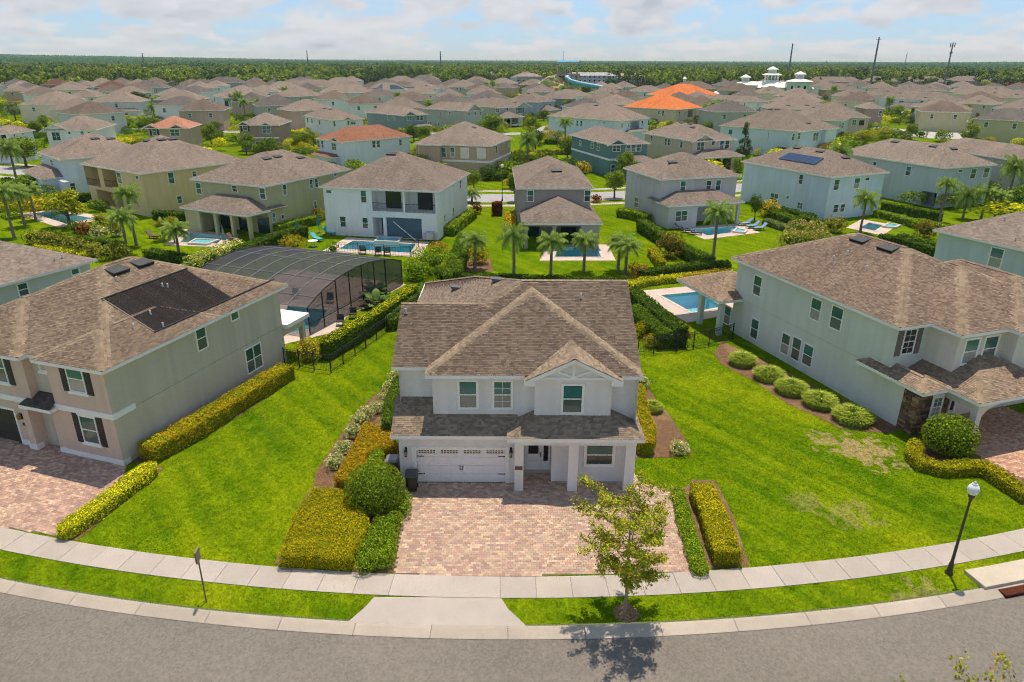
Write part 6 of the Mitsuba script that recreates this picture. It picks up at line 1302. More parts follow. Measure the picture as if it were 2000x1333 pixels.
def big_roof(key, lo, blocks, ze, pit, tone, tan, skip=(), name='roof', seed=0):
    rm, sh, cp, fm = MB(), MB(), MB(), MB(lo.fr)
    for i, (u0, v0, u1, v1) in enumerate(blocks):
        fs = hip(u0, v0, u1, v1, ze, pit)
        edges = []
        h = min(u1 - u0, v1 - v0) / 2; zr = ze + pit * h
        tops = [(u0 + h, v0 + h), (u1 - h, v0 + h), (u1 - h, v1 - h), (u0 + h, v1 - h)]
        for (cu, cv), (tu, tv) in zip([(u0, v0), (u1, v0), (u1, v1), (u0, v1)], tops):
            edges.append((lo.w(cu, cv, ze), lo.w(tu, tv, zr)))
        for j, f in enumerate(fs):
            W3 = [lo.w(*p) for p in f]
            rm.poly([p - (0, 0, .03) for p in W3], (.07, .055, .045))
            shingles(sh, W3, None, tone, [(a, b, .36, tan) for a, b in edges], seed=seed + i * 10 + j)
        for j, (a, b) in enumerate(edges): caps(cp, a, b, tan, seed + i * 9 + j)
        r = sorted({(round(float(a), 3), round(float(b), 3)) for a, b in tops})
        if len(r) > 1: caps(cp, lo.w(*r[0], zr), lo.w(*r[-1], zr), np.array(tone) * 1.3, seed)
        fm.box(u0 - .01, v0 - .01, ze - .21 - .004 * i, u1 + .01, v1 + .01, ze - .012 - .004 * i, WHITE)
    k = part(key, name)
    put(k, rm, 'shingle'); put(k + '__shingle', sh, 'shingle'); labels[k + '__shingle'] = {'kind': 'stuff'}; put(k + '__ridge_cap', cp, 'shingle')
    put(part(key, name.replace('roof', 'fascia')), fm, 'paint')


SHL_T = (.195, .150, .115)
key = num('house'); HLK = key; lo = Local((-21.2, 32.85), 71.5)
tag(key, 'tan and pink-beige house at left with a black solar heating sheet on its roof', 'house')
WL, WLF = (.52, .49, .41), (.62, .48, .40)
big_roof(key, lo, [(.45, 0, 16, 13.4), (0, -.02, 9, 4.95), (-.1, 5.75, 9, 13.42)], 6.0, .47, SHL_T, (.275, .218, .158), seed=100)
wm = MB(lo.fr)
wm.prism(sbox(.88, .5, 15.5, 12.9), -.2, 5.85, WL, top=False); wm.quad((.441, .452, -.2), (6.1, .452, -.2), (6.1, .452, 5.85), (.441, .452, 5.85), WL); put(part(key, 'wall'), wm, 'stucco')
wm = MB(lo.fr)
wm.prism(sbox(.44, .46, 6, 4.55), 2.9, 5.86, WLF, top=False); wm.prism(sbox(.44, .46, 3, 5.05), -.2, 2.9, WLF, top=False)
wm.prism(sbox(.38, 6.2, 6, 12.95), 2.9, 5.87, WLF, top=False)
fr_ = lo.L(.38); wm.frame = fr_; gd0, gd1 = 7.95, 12.75
for q in ((6.55, gd0, -.2, 2.9), (gd1, 12.95, -.2, 2.9), (gd0, gd1, 2.2, 2.9)): wm.quad((q[0], 0, q[2]), (q[1], 0, q[2]), (q[1], 0, q[3]), (q[0], 0, q[3]), WLF)
wm.frame = lo.fr; wm.prism(sbox(.38, 6.5, 2.6, 7.1), -.2, 2.9, WLF, top=False); wm.quad((2.6, 4.9, -.2), (2.6, 6.6, -.2), (2.6, 6.6, 3), (2.6, 4.9, 3), np.array(WLF) * .9)
wm.box(.16, 6.5, -.1, .5, 7.0, 2.75, WLF); wm.box(.9, 4.4, 2.9, 1.0, 6.6, 5.85, WLF)
k = part(key, 'wall'); put(k, wm, 'stucco'); labels[k] = {'label': 'pink-beige stucco of the street front'}
# bands, base, door, awning
bm = MB(lo.fr)
for z0, z1, o in ((2.88, 3.2, .08), (-.1, .32, .05)):
    bm.box(.44 - o, .46 - o, z0, .44, 5.05 if z0 < 0 else 4.6, z1, WHITE); bm.box(.44, .46 - o, z0, 1.9 if z0 > 0 else .9, .46, z1, WHITE)
    bm.box(.38 - o, 6.15 if z0 > 0 else 6.5, z0, .38, 12.95 if z0 > 0 else gd0, z1, WHITE)
bm.box(.10, 6.44, -.1, .55, 7.06, .34, WHITE); bm.box(.12, 6.46, 2.6, .52, 7.04, 2.75, WHITE)
put(part(key, 'band'), bm, 'paint')
k = part(key, 'garage_door'); m = MB(fr_); 
for i in range(4):
    m.box(gd0, -.14, i * .54 + .005, gd1, -.1, i * .54 + .535, (.045, .038, .034))
    for j in range(8):
        w_ = (gd1 - gd0) / 8; m.box(gd0 + j * w_ + .06, -.1, i * .54 + .07, gd0 + (j + 1) * w_ - .06, -.09, i * .54 + .47, (.05, .042, .037))
put(k, m, 'paint'); m = MB(fr_); ring(m, gd0 - .12, -.12, gd1 + .12, 2.32, .12, .0, .05, WHITE); put(k + '__frame', m, 'paint')
m = MB(lo.fr); sh = MB(); a, b, c, d = lo.w(-.05, 4.45, 3.0), lo.w(-.05, 6.75, 3.0), lo.w(1.1, 6.3, 3.62), lo.w(1.1, 4.75, 3.62)
shingles(sh, [a, b, c, d], None, (.10, .085, .075), seed=5); k = part(key, 'awning_roof'); m.box(-.08, 4.42, 2.8, .9, 6.78, 2.985, WHITE); put(k, m, 'paint'); put(k + '__shingle', sh, 'shingle')
k = part(key, 'wall_lamp'); m = MB(fr_); m.box(7.35, 0, 1.75, 7.55, .05, 2.1, DARK); m.lathe([(.03, .2), (.12, .1), (.1, -.15), (.04, -.2)], (7.45, .15, 1.95), (.30, .17, .06), 8); put(k, m, 'paint')
m = MB(fr_); m.box(7.15, .0, 1.32, 7.5, .03, 1.5, (.14, .06, .03)); put(part(key, 'name_plate'), m, 'paint')
for f, s, z, w, h, st in NEAR['HL']:
    if f == 'F': window(key, lo.F(.5), s, z - .15, w, h, st, .09)
    elif st == 'd': window(key, lo.L(.44 if s < 5 else .38), min(s, 8.2), z - .15, min(w, 1.2), h, 'd', .07, shutter=(.035, .032, .03), sill=True)
    elif st == 'x': window(key, lo.L(.9), 5.35, z - .5, w + .1, h + .1, 'x', .09, sill=True)
# rear lanai
m = MB(lo.fr); m.box(15.5, .1, 2.75, 18.3, 9, 3.05, WHITE); put(part(key, 'porch_roof'), m, 'paint')
m = MB(lo.fr); m.box(15.5, .46, 2.15, 18.1, .7, 2.75, WL); put(part(key, 'porch_wall'), m, 'stucco')
for v0, v1, zz in ((.46, .8, 2.2), (4.2, 4.5, 2.8), (8.4, 8.7, 2.8)): m = MB(lo.fr); m.box(17.75, v0, -.1, 18.1, v1, zz, WL); put(part(key, 'column'), m, 'stucco')
m = MB(lo.F(.452)); m.box(1.9, -.01, 2.98, 6.1, .012, 3.03, np.array(WL) * .8); put(part(key, 'wall_joint'), m, 'stucco'); m = MB(lo.F(.5)); m.box(6.1, -.01, 2.98, 15.5, .012, 3.03, np.array(WL) * .8); put(part(key, 'wall_joint'), m, 'stucco')
# solar heating sheet of narrow black tubes
zp = lambda v: 6.0 + .47 * v
k = part(key, 'solar_heater'); m = MB()
n_ = np.cross(lo.w(1, 0, zp(0)) - lo.w(0, 0, zp(0)), lo.w(0, 1, zp(1)) - lo.w(0, 0, zp(0))); n_ /= np.linalg.norm(n_)
for pn in range(5):
    u0, u1 = 4.6 + pn * 1.32, 4.6 + (pn + 1) * 1.32 - .03
    for j in range(24):
        a, b = u0 + (u1 - u0) * j / 24, u0 + (u1 - u0) * (j + .86) / 24
        q = [lo.w(a, .85, zp(.85)), lo.w(b, .85, zp(.85)), lo.w(b, 4.2, zp(4.2)), lo.w(a, 4.2, zp(4.2))]
        m.quad(*[p + n_ * (.05 + .008 * (j % 2)) for p in q], np.array((.028, .025, .026)) * random.uniform(.8, 1.3))
put(k, m, 'matte')
m = MB()
for v in (.8, 4.24): m.tube([lo.w(4.5, v, zp(v) + .06), lo.w(11.3 if v > 1 else 15.6, v, zp(v) + .06)], .05, (.018, .017, .017), 8)
put(k + '__header_pipe', m, 'paint')
m = MB(); m.tube([lo.w(4.55, .8, zp(.8) + .06), lo.w(4.55, 4.24, zp(4.24) + .06)], .03, (.3, .26, .2), 6); put(k + '__side_rail', m, 'paint')
for u, v in ((5.6, 2.0), (8.35, 3.55), (8.6, 3.4), (5.3, .9), (3.9, 1.6), (6.6, 5.2)):
    p = lo.w(u, v, zp(v)); m = MB(); m.tube([p, p + (0, 0, .3)], .055, (.6, .6, .6), 8); put(part(key, 'vent_pipe'), m, 'paint')
for u, v in ((7.4, 5.95), (9.3, 5.9)): vent_box(key, lo.w(u, v, zp(v) + .03), (*lo.U, 0), (*lo.V, .47), n_, 1.25, .8, .2)

key = num('house'); HRK = key; lo = Local((23.15, 39.0), 18.5)
tag(key, 'pale grey-green house at right with a brown stone-clad entry corner', 'house')
ze = 6.3; WR = (.58, .625, .58); WRF = (.66, .63, .57)
big_roof(key, lo, [(0, 0, 12.4, 17), (2.45, -2.1, 12.6, 9), (6.15, -2.9, 14.5, 9.5)], ze, .47, (.208, .158, .124), (.285, .225, .165), seed=200)
wm = MB(lo.fr); wm.prism(sbox(.45, .45, 12, 16.6), -.2, ze - .15, WR, top=False); wm.prism(sbox(2.9, -1.65, 12.1, 5), 2.6, ze - .16, WRF, top=False); wm.prism(sbox(6.6, -2.45, 14, 5), 2.6, ze - .17, WRF, top=False)
wm.prism(sbox(.45, -1.2, 1.4, .6), -.2, 3.0, WR, top=False); wm.prism(sbox(2.75, -.9, 12, .6), -.2, 3.2, WRF, top=False)
put(part(key, 'wall'), wm, 'stucco')
for f, s, z, w, h, st in NEAR['HR']:
    if f == 'L': window(key, lo.L(.45), s, z, w, h, st, .08)
    elif s < 3: window(key, lo.F(.45), 1.45, z - .1, 1.0, h, 'd', .08, shutter=(.15, .135, .13), grid=True, dark=True)
    elif s < 8: window(key, lo.F(-1.65), 4.0, 4.05, 1.25, 1.75, 'd', .13)
    else: window(key, lo.F(-1.65), 5.55, 4.05, 1.25, 1.75, 'd', .13)
m = MB(lo.L(.45)); m.box(.5, -.01, 3.05, 16.6, .012, 3.1, np.array(WR) * .82); put(part(key, 'wall_joint'), m, 'stucco')
# low entry roofs
def low(blocks, zq, pit_, nm, seed): big_roof(key, lo, blocks, zq, pit_, (.25, .19, .14), (.31, .24, .17), name=nm, seed=seed)
low([(-.1, -2.6, 1.9, 2.6)], 3.15, .5, 'porch_roof', 300)
low([(1.8, -4.65, 8.6, 2.2)], 3.2, .45, 'porch_roof', 310)
# stone cladding, stone by stone
sm = MB(lo.fr); sm.prism(sbox(.42, -2.02, 2.72, -.9), -.2, 3.0, (.10, .075, .055), top=False); put(part(key, 'stone_wall'), sm, 'matte')
KST = key + '__stone_wall'; r = np.random.default_rng(4)
tones = [(.20, .115, .065), (.27, .165, .095), (.15, .095, .065), (.32, .22, .14), (.22, .15, .105), (.12, .08, .06)]
def stones(fr, s0, s1, z0, z1, avoid=None):
    z = z0
    while z < z1 - .03:
        h = min(r.choice([.11, .15, .19, .24]), z1 - z); s = s0 - r.uniform(0, .2)
        while s < s1:
            w = r.uniform(.26, .62); a, b = max(s, s0), min(s + w, s1); s += w
            if b - a < .05 or (avoid and avoid[0] < (a + b) / 2 < avoid[1] and avoid[2] < z + h / 2 < avoid[3]): continue
            m = MB(fr); o = r.uniform(.03, .075); c = np.array(tones[r.integers(len(tones))]) * r.uniform(.8, 1.2); g = .008
            v = [(a + g, 0, z + g), (b - g, 0, z + g), (b - g, 0, z + h - g), (a + g, 0, z + h - g)]; e = .018
            v += [(a + g + e, o, z + g + e), (b - g - e, o * r.uniform(.8, 1.1), z + g + e), (b - g - e, o, z + h - g - e), (a + g + e, o * r.uniform(.8, 1.1), z + h - g - e)]
            m.add(v, [[4, 5, 6, 7], [0, 1, 5, 4], [1, 2, 6, 5], [2, 3, 7, 6], [3, 0, 4, 7]], c); put(part(KST, 'stone'), m, 'matte')
        z += h
stones(lo.F(-2.02), .42, 2.72, 0, 2.95, (1.32, 2.3, .95, 2.6)); stones(lo.L(.42), -2.02, -.95, 0, 2.95); stones(lo.E(2.72), -2.02, -.9, 0, 2.95)
window(key, lo.F(-2.06), 1.8, 1.05, .85, 1.45, 'd', .12, sill=True, grid=True, off=.05)
k = part(key, 'door'); m = MB(lo.F(-.9)); m.box(3.3, .0, .05, 4.3, .06, 2.45, (.035, .022, .016)); put(k, m, 'paint')
m = MB(lo.F(-.9)); ring(m, 3.5, 1.0, 4.1, 2.25, .05, .06, .09, (.5, .42, .34)); ring(m, 3.1, 0, 4.95, 2.65, .14, .0, .08, WHITE); m.box(4.42, 0, 0, 4.5, .08, 2.6, WHITE); put(k + '__frame', m, 'paint')
m = MB(lo.F(-.9)); m.box(3.55, .06, 1.05, 4.05, .075, 2.2, GLASS_D); m.box(4.52, .01, .5, 4.8, .04, 2.4, GLASS_D); put(k + '__pane', m, 'gloss')
# porch arch
m = MB(lo.fr); m.box(2.35, -4.25, .75, 2.75, -3.85, 2.5, WRF); put(part(key, 'column'), m, 'stucco'); m = MB(lo.fr); m.box(2.25, -4.35, -.1, 2.85, -3.75, .75, (.20, .13, .09)); put(part(key, 'column_base'), m, 'matte')
m = MB(lo.fr); m.box(7.9, -4.25, .0, 8.3, -3.85, 2.9, WRF); put(part(key, 'column'), m, 'stucco')
m = MB(lo.F(-4.25)); N = 15; a0, a1 = 2.75, 7.9
xs_ = np.linspace(a0, a1, N); zs_ = 2.05 + .72 * np.sqrt(np.clip(1 - ((xs_ - (a0 + a1) / 2) / ((a1 - a0) / 2)) ** 2, 0, 1))
for (x0, x1), (z0, z1) in zip(zip(xs_, xs_[1:]), zip(zs_, zs_[1:])):
    m.quad((x0, 0, z0), (x1, 0, z1), (x1, 0, 3.02), (x0, 0, 3.02), WRF); m.quad((x0, 0, z0), (x1, 0, z1), (x1, -.36, z1), (x0, -.36, z0), WRF)
m.box(2.35, -.38, 2.5, 2.75, .0, 3.02, WRF)
put(part(key, 'porch_arch'), m, 'stucco')
m = MB(lo.L(2.4)); m.quad((-4.25, 0, 2.3), (-2.0, 0, 2.3), (-2.0, 0, 3.02), (-4.25, 0, 3.02), WRF); put(part(key, 'porch_beam'), m, 'stucco')
zp = lambda u: ze + .47 * u
nR = np.cross(lo.w(0, 1, zp(0)) - lo.w(0, 0, zp(0)), lo.w(1, 0, zp(1)) - lo.w(0, 0, zp(0))); nR = nR if nR[2] > 0 else -nR
for u, v in ((5.6, 9.8), (5.6, 7.2)): vent_box(key, lo.w(u, v, zp(u) + .03), (*-lo.V, 0), (*lo.U, .47), nR, 1.35, .75, .18)
for u, v in ((3.9, 9.0), (3.2, 6.4), (3.1, 9.4)): p = lo.w(u, v, zp(u)); m = MB(); m.tube([p, p + (0, 0, .35)], .06, (.6, .6, .6), 8); put(part(key, 'vent_pipe'), m, 'paint')
# rear lanai of the right house
low([(-1.75, 15.4, 4.5, 22)], 3.15, .42, 'porch_roof', 330)
m = MB(lo.fr); m.box(-1.3, 18.6, -.1, -.9, 19.0, 3.0, WR); put(part(key, 'column'), m, 'stucco'); m = MB(lo.fr); m.box(-1.3, 15.8, -.1, -.9, 16.2, 3.0, WR); put(part(key, 'column'), m, 'stucco')
for spec in HOUSES: house(spec)


# ------------------------------------------------------------------ foliage
LEAF = dict(yellow=[(.52, .42, .02), (.42, .37, .02), (.30, .30, .02), (.16, .19, .02)], yelgrn=[(.19, .21, .015), (.13, .17, .013), (.25, .21, .015), (.30, .16, .015)], olivegold=[(.24, .21, .010), (.18, .18, .010), (.13, .145, .010), (.29, .235, .012)],
            gold=[(.32, .27, .012), (.25, .23, .012), (.17, .18, .012), (.12, .14, .012)], goldred=[(.24, .20, .012), (.20, .18, .012), (.32, .17, .015), (.13, .145, .012), (.28, .12, .02)], bright=[(.14, .22, .02), (.10, .17, .016), (.20, .26, .022), (.07, .12, .015)],
            green=[(.055, .105, .018), (.08, .135, .02), (.035, .07, .014), (.11, .16, .025)], dark=[(.028, .055, .014), (.04, .075, .016), (.055, .095, .02), (.08, .12, .02)], yelmix=[(.46, .36, .03), (.28, .26, .03), (.12, .15, .02), (.30, .13, .04)],
            croton=[(.46, .30, .03), (.40, .22, .03), (.28, .24, .03), (.12, .14, .02)], maroon=[(.10, .025, .02), (.14, .04, .025), (.06, .03, .02)], yeltop=[(.06, .105, .018), (.09, .14, .02), (.04, .075, .015)], greygreen=[(.12, .16, .09), (.08, .12, .06), (.16, .2, .12)],
            silver=[(.34, .36, .26), (.22, .25, .16), (.44, .43, .34), (.12, .15, .08)], topiary=[(.075, .125, .015), (.11, .165, .018), (.045, .085, .012), (.16, .21, .02)], grassy=[(.13, .19, .035), (.19, .25, .06), (.08, .13, .02), (.25, .29, .09)],
            bronze=[(.10, .075, .02), (.15, .10, .03), (.06, .07, .02), (.19, .15, .05)], red=[(.26, .05, .035), (.16, .05, .03), (.10, .08, .03)], orange=[(.32, .17, .04), (.25, .12, .03), (.16, .14, .03)], olive=[(.13, .15, .03), (.18, .19, .045), (.08, .10, .02), (.22, .20, .06)],
            cream=[(.50, .46, .30), (.36, .36, .16), (.12, .16, .03), (.16, .20, .04)], pinkgreen=[(.13, .18, .03), (.09, .13, .025), (.36, .24, .20), (.18, .2, .04)])
LEAF = {k: np.minimum(np.array(v) * (2.1, 2.0, 1.1), .80) for k, v in LEAF.items()}


def leaves(m, pos, nrm, size, cols, r, spread=.7, aspect=.55, weights=None):
    """One pointed quad per leaf, loosely facing outward."""
    n = len(pos)
    if n == 0: return
    d = nrm + r.normal(0, spread, (n, 3)); d /= np.linalg.norm(d, axis=1, keepdims=True) + 1e-9
    a = np.cross(d, r.normal(0, 1, (n, 3))); a /= np.linalg.norm(a, axis=1, keepdims=True) + 1e-9; b = np.cross(d, a)
    L = (size * r.uniform(.7, 1.35, n))[:, None]; w = L * aspect
    v = np.stack([pos - a * L * .5, pos + b * w * .5 + d * L * .06, pos + a * L * .5, pos - b * w * .5 + d * L * .06], 1)
    c = cols[r.choice(len(cols), n, p=weights)] * r.uniform(.75, 1.25, (n, 1))
    m.add(v.reshape(-1, 3), np.arange(4 * n).reshape(-1, 4), np.repeat(c, 4, 0))


def pts_in(poly, n, r):
    x0, y0, x1, y1 = poly.bounds; out = np.zeros((0, 2))
    while len(out) < n:
        q = r.uniform((x0, y0), (x1, y1), (max(64, int(n * 1.6)), 2)); out = np.vstack([out, q[contains_xy(poly, q[:, 0], q[:, 1])]])
    return out[:n]


def hedge(key, poly, h, colk, seed):
    r = np.random.default_rng(seed); dist = np.hypot(*np.array(poly.centroid.coords[0])); size = float(np.clip(dist * .0026, .075, .40)); cols = LEAF[colk]
    dens = 2.4 / size ** 2
    m = MB(); wood = MB()
    lump = lambda p, z: (meshkit.noise(np.c_[p * 1.3, np.full(len(p), z)], seed) - .5) * .22 + (meshkit.noise(np.c_[p * 4.1, np.full(len(p), z)], seed + 1) - .5) * .12
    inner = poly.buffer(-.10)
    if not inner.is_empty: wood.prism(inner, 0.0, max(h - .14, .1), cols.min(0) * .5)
    n = int(poly.area * dens * 1.15); p = pts_in(poly, n, r); zz = h + lump(p, 1.0) - r.random(n) ** 2 * .14
    ed = shapely.distance(shapely.points(p), poly.exterior)
    zz -= np.clip(.16 - ed, 0, .16) * .8
    patch = meshkit.noise(np.c_[p * .9, np.zeros(n)], seed + 5)
    up_ = np.tile([0, 0, 1.0], (n, 1))
    order = np.argsort(cols.sum(1))
    for lo_, hi_, wt in ((-1, .40, [.15, .25, .3, .3]), (.40, .6, [.25] * 4), (.6, 2, [.4, .3, .2, .1])):
        q = (patch > lo_) & (patch <= hi_); w = np.interp(np.linspace(0, 3, len(cols)), range(4), wt); w = w / w.sum()
        leaves(m, np.c_[p[q], zz[q]], up_[q], size, cols, r, .75, .6, w)
    if colk == 'yeltop':
        q = r.random(n) < .8; leaves(m, np.c_[p[q], zz[q] + .02], up_[q], size, LEAF['yellow'][:3], r, .7)
    ring_ = poly.exterior; n2 = int(ring_.length * h * dens * 1.0)
    s = r.uniform(0, ring_.length, n2); q, q2 = (shapely.get_coordinates(shapely.line_interpolate_point(ring_, np.mod(s + e, ring_.length))) for e in (0, .02))
    t = q2 - q; nn = np.c_[t[:, 1], -t[:, 0]]; nn /= np.linalg.norm(nn, axis=1, keepdims=True) + 1e-9
    if not ring_.is_ccw: nn = -nn
    z = h * r.random(n2) ** .8; pp = q + nn * (lump(q, 3.0)[:, None] * .8 - r.random((n2, 1)) * .1 - np.clip(z / h - .85, 0, 1)[:, None] * .35)
    leaves(m, np.c_[pp, z], np.c_[nn, np.full(n2, .35)], size, cols, r, .7)
    put(key + '__foliage', m, 'leaf'); put(key + '__twigs', wood, 'matte')


for i, (kind, pts, w, h, col, label, group) in enumerate(HEDGES):
    k = num('hedge'); tag(k, label, 'hedge', group)
    pl = LineString(pts).buffer(w / 2, cap_style='round' if w < 1.2 else 'square', resolution=3) if kind == 'line' else Polygon(pts).buffer(0).buffer(.12).buffer(-.08)
    hedge(k, pl, h, col, 500 + i)


def sphere_pts(n, r):
    d = r.normal(0, 1, (n, 3)); return d / np.linalg.norm(d, axis=1, keepdims=True)


def shrub(key, x, y, rx, rz, colk, seed):
    r = np.random.default_rng(seed); dist = math.hypot(x, y); size = float(np.clip(dist * .0027, .075, .55)); cols = LEAF[colk]; m = MB(); w = MB()
    if colk == 'grassy':
        n = 1500; rx *= 1.25; a = r.uniform(0, 2 * np.pi, n); rad = rx * r.random(n) ** .5; L = rz * r.uniform(.8, 1.7, n) * (1.25 - .6 * rad / rx)
        base = np.c_[x + rad * .75 * np.cos(a), y + rad * .75 * np.sin(a), np.zeros(n)]
        a2 = a + r.normal(0, .5, n); out = np.c_[np.cos(a2), np.sin(a2), np.zeros(n)]; sd = np.c_[-np.sin(a2), np.cos(a2), np.zeros(n)] * .022
        mid = base + out * (L * .25)[:, None] + np.c_[np.zeros((n, 2)), L * .85]; tip = base + out * (L * .75)[:, None] + np.c_[np.zeros((n, 2)), L * .95]
        v = np.stack([base - sd, base + sd, mid + sd, mid - sd, tip], 1); f = (np.arange(n)[:, None, None] * 5 + np.array([[0, 1, 2, 3], [3, 2, 4, 4]])).reshape(-1, 4)
        m.add(v.reshape(-1, 3), f, np.repeat(cols[r.integers(len(cols), size=n)] * r.uniform(.8, 1.2, (n, 1)), 5, 0)); put(key, m, 'leaf'); return
    dens = (1.9 if colk == 'topiary' else 1.5) / size ** 2; area = 4 * np.pi * ((rx ** 1.6 * rx ** 1.6 + 2 * (rx * rz) ** 1.6) / 3) ** (1 / 1.6)
    n = int(min(area * dens, 9000)); d = sphere_pts(n, r); loose = .05 if colk == 'topiary' else .22
    sc = 1 + (meshkit.fbm(d * 2.3 + seed, 3, seed) - .5) * loose * 2.2 - r.random(n) ** 2 * (.12 if colk == 'topiary' else .3)
    zc = rz * .95 if colk != 'topiary' else rz * 1.0
    p = d * sc[:, None] * np.array([rx, rx, rz]) + np.array([x, y, zc]); q = p[:, 2] > .02
    leaves(m, p[q], d[q], size, cols, r, .7, .6)
    w.tube([(x, y, 0), (x, y, rz * .9)], [.06, .04], (.12, .08, .05), 5)
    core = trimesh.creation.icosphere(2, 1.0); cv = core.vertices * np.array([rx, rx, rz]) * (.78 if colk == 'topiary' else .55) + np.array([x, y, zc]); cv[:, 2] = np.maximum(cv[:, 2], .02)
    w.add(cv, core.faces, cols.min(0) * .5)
    put(key + '__foliage', m, 'leaf'); put(key + '__twigs', w, 'matte')


for i, (x, y, rx, rz, col, label, group) in enumerate(SHRUBS):
    k = num('shrub'); tag(k, label, 'shrub', group); shrub(k, x, y, rx, rz, col, 900 + i)

TREE_COL = dict(light=[(.13, .18, .025), (.09, .135, .02), (.18, .22, .035), (.055, .09, .015)], mid=[(.06, .105, .02), (.085, .13, .022), (.04, .07, .014), (.12, .155, .03)], dark=[(.03, .055, .014), (.045, .075, .016), (.02, .04, .01), (.07, .095, .02)],
                cone=[(.028, .048, .012), (.045, .06, .014), (.07, .065, .02)], grey=[(.14, .17, .11), (.2, .22, .16), (.08, .11, .06)], yellow=[(.24, .25, .02), (.17, .2, .02), (.30, .28, .03), (.10, .13, .02)], autumn=[(.32, .11, .02), (.24, .09, .02), (.14, .12, .02)])
groups_made = {}


def tree_group(kind, var, r_c, h_c):
    """A crown of leaf clumps round a branching trunk, unit metres; made once per kind and variant."""
    g = f'{kind}_tree_source_{var}'
    if g in groups_made: return g
    r = np.random.default_rng(hash_(kind) + var); cols = np.array(TREE_COL[kind]) * (1.9, 1.9, 1.1); m, t = MB(), MB()
    # unit crown: radius 1, centre height 1.25, squash
    nc = 30 if kind != 'cone' else 40
    cl = []
    for i in range(nc):
        d = sphere_pts(1, r)[0]; rad = r.uniform(.35, .82)
        c = d * rad * np.array([1, 1, .82])
        if kind == 'cone': zz = r.uniform(-1.4, 1.5); rr = .85 * (1.55 - zz) / 3.0; a = r.uniform(0, 6.28); c = np.array([math.cos(a) * rr, math.sin(a) * rr, zz])
        cl.append((c, r.uniform(.22, .40) if kind != 'cone' else r.uniform(.2, .34)))
    for c, cr in cl:
        n = int(95 * (cr / .3) ** 2); d = sphere_pts(n, r); p = c + d * cr * r.uniform(.55, 1.1, (n, 1)) * np.array([1, 1, .8])
        leaves(m, p, d + np.array([0, 0, .35]), .105, cols, r, .8, .65)
    base = -1.45 if kind != 'cone' else -1.7
    t.tube([(0, 0, base), (.03, 0, base * .6), (0, .03, -.1), (0, 0, .5)], [.075, .06, .045, .02], (.14, .10, .07), 7)
    for c, cr in cl[::3]:
        s0 = np.array([0, 0, max(base * .55, c[2] - .9)]); t.tube([s0, (s0 + c) / 2 + (0, 0, -.05), c], [.03, .02, .008], (.14, .10, .07), 5)
    scene[g] = {'type': 'shapegroup', 'trunk': t.dict('matte'), 'crown': m.dict('leaf')}
    groups_made[g] = 1
    return g


def hash_(s): return sum(ord(c) * (i + 3) for i, c in enumerate(s)) % 9973


for i, (x, y, h, rr, kind, label, group) in enumerate(TREES):
    g = tree_group(kind, i % 2, 1, 1); k = num('tree'); tag(k, label, 'tree', group)
    sz = max(h / (1.45 if kind != 'cone' else 1.7), .6)
    scene[k] = {'type': 'instance', 'shapes': {'type': 'ref', 'id': g}, 'to_world': T().translate([x, y, h]).rotate([0, 0, 1], random.uniform(0, 360)).scale([rr, rr, sz])}


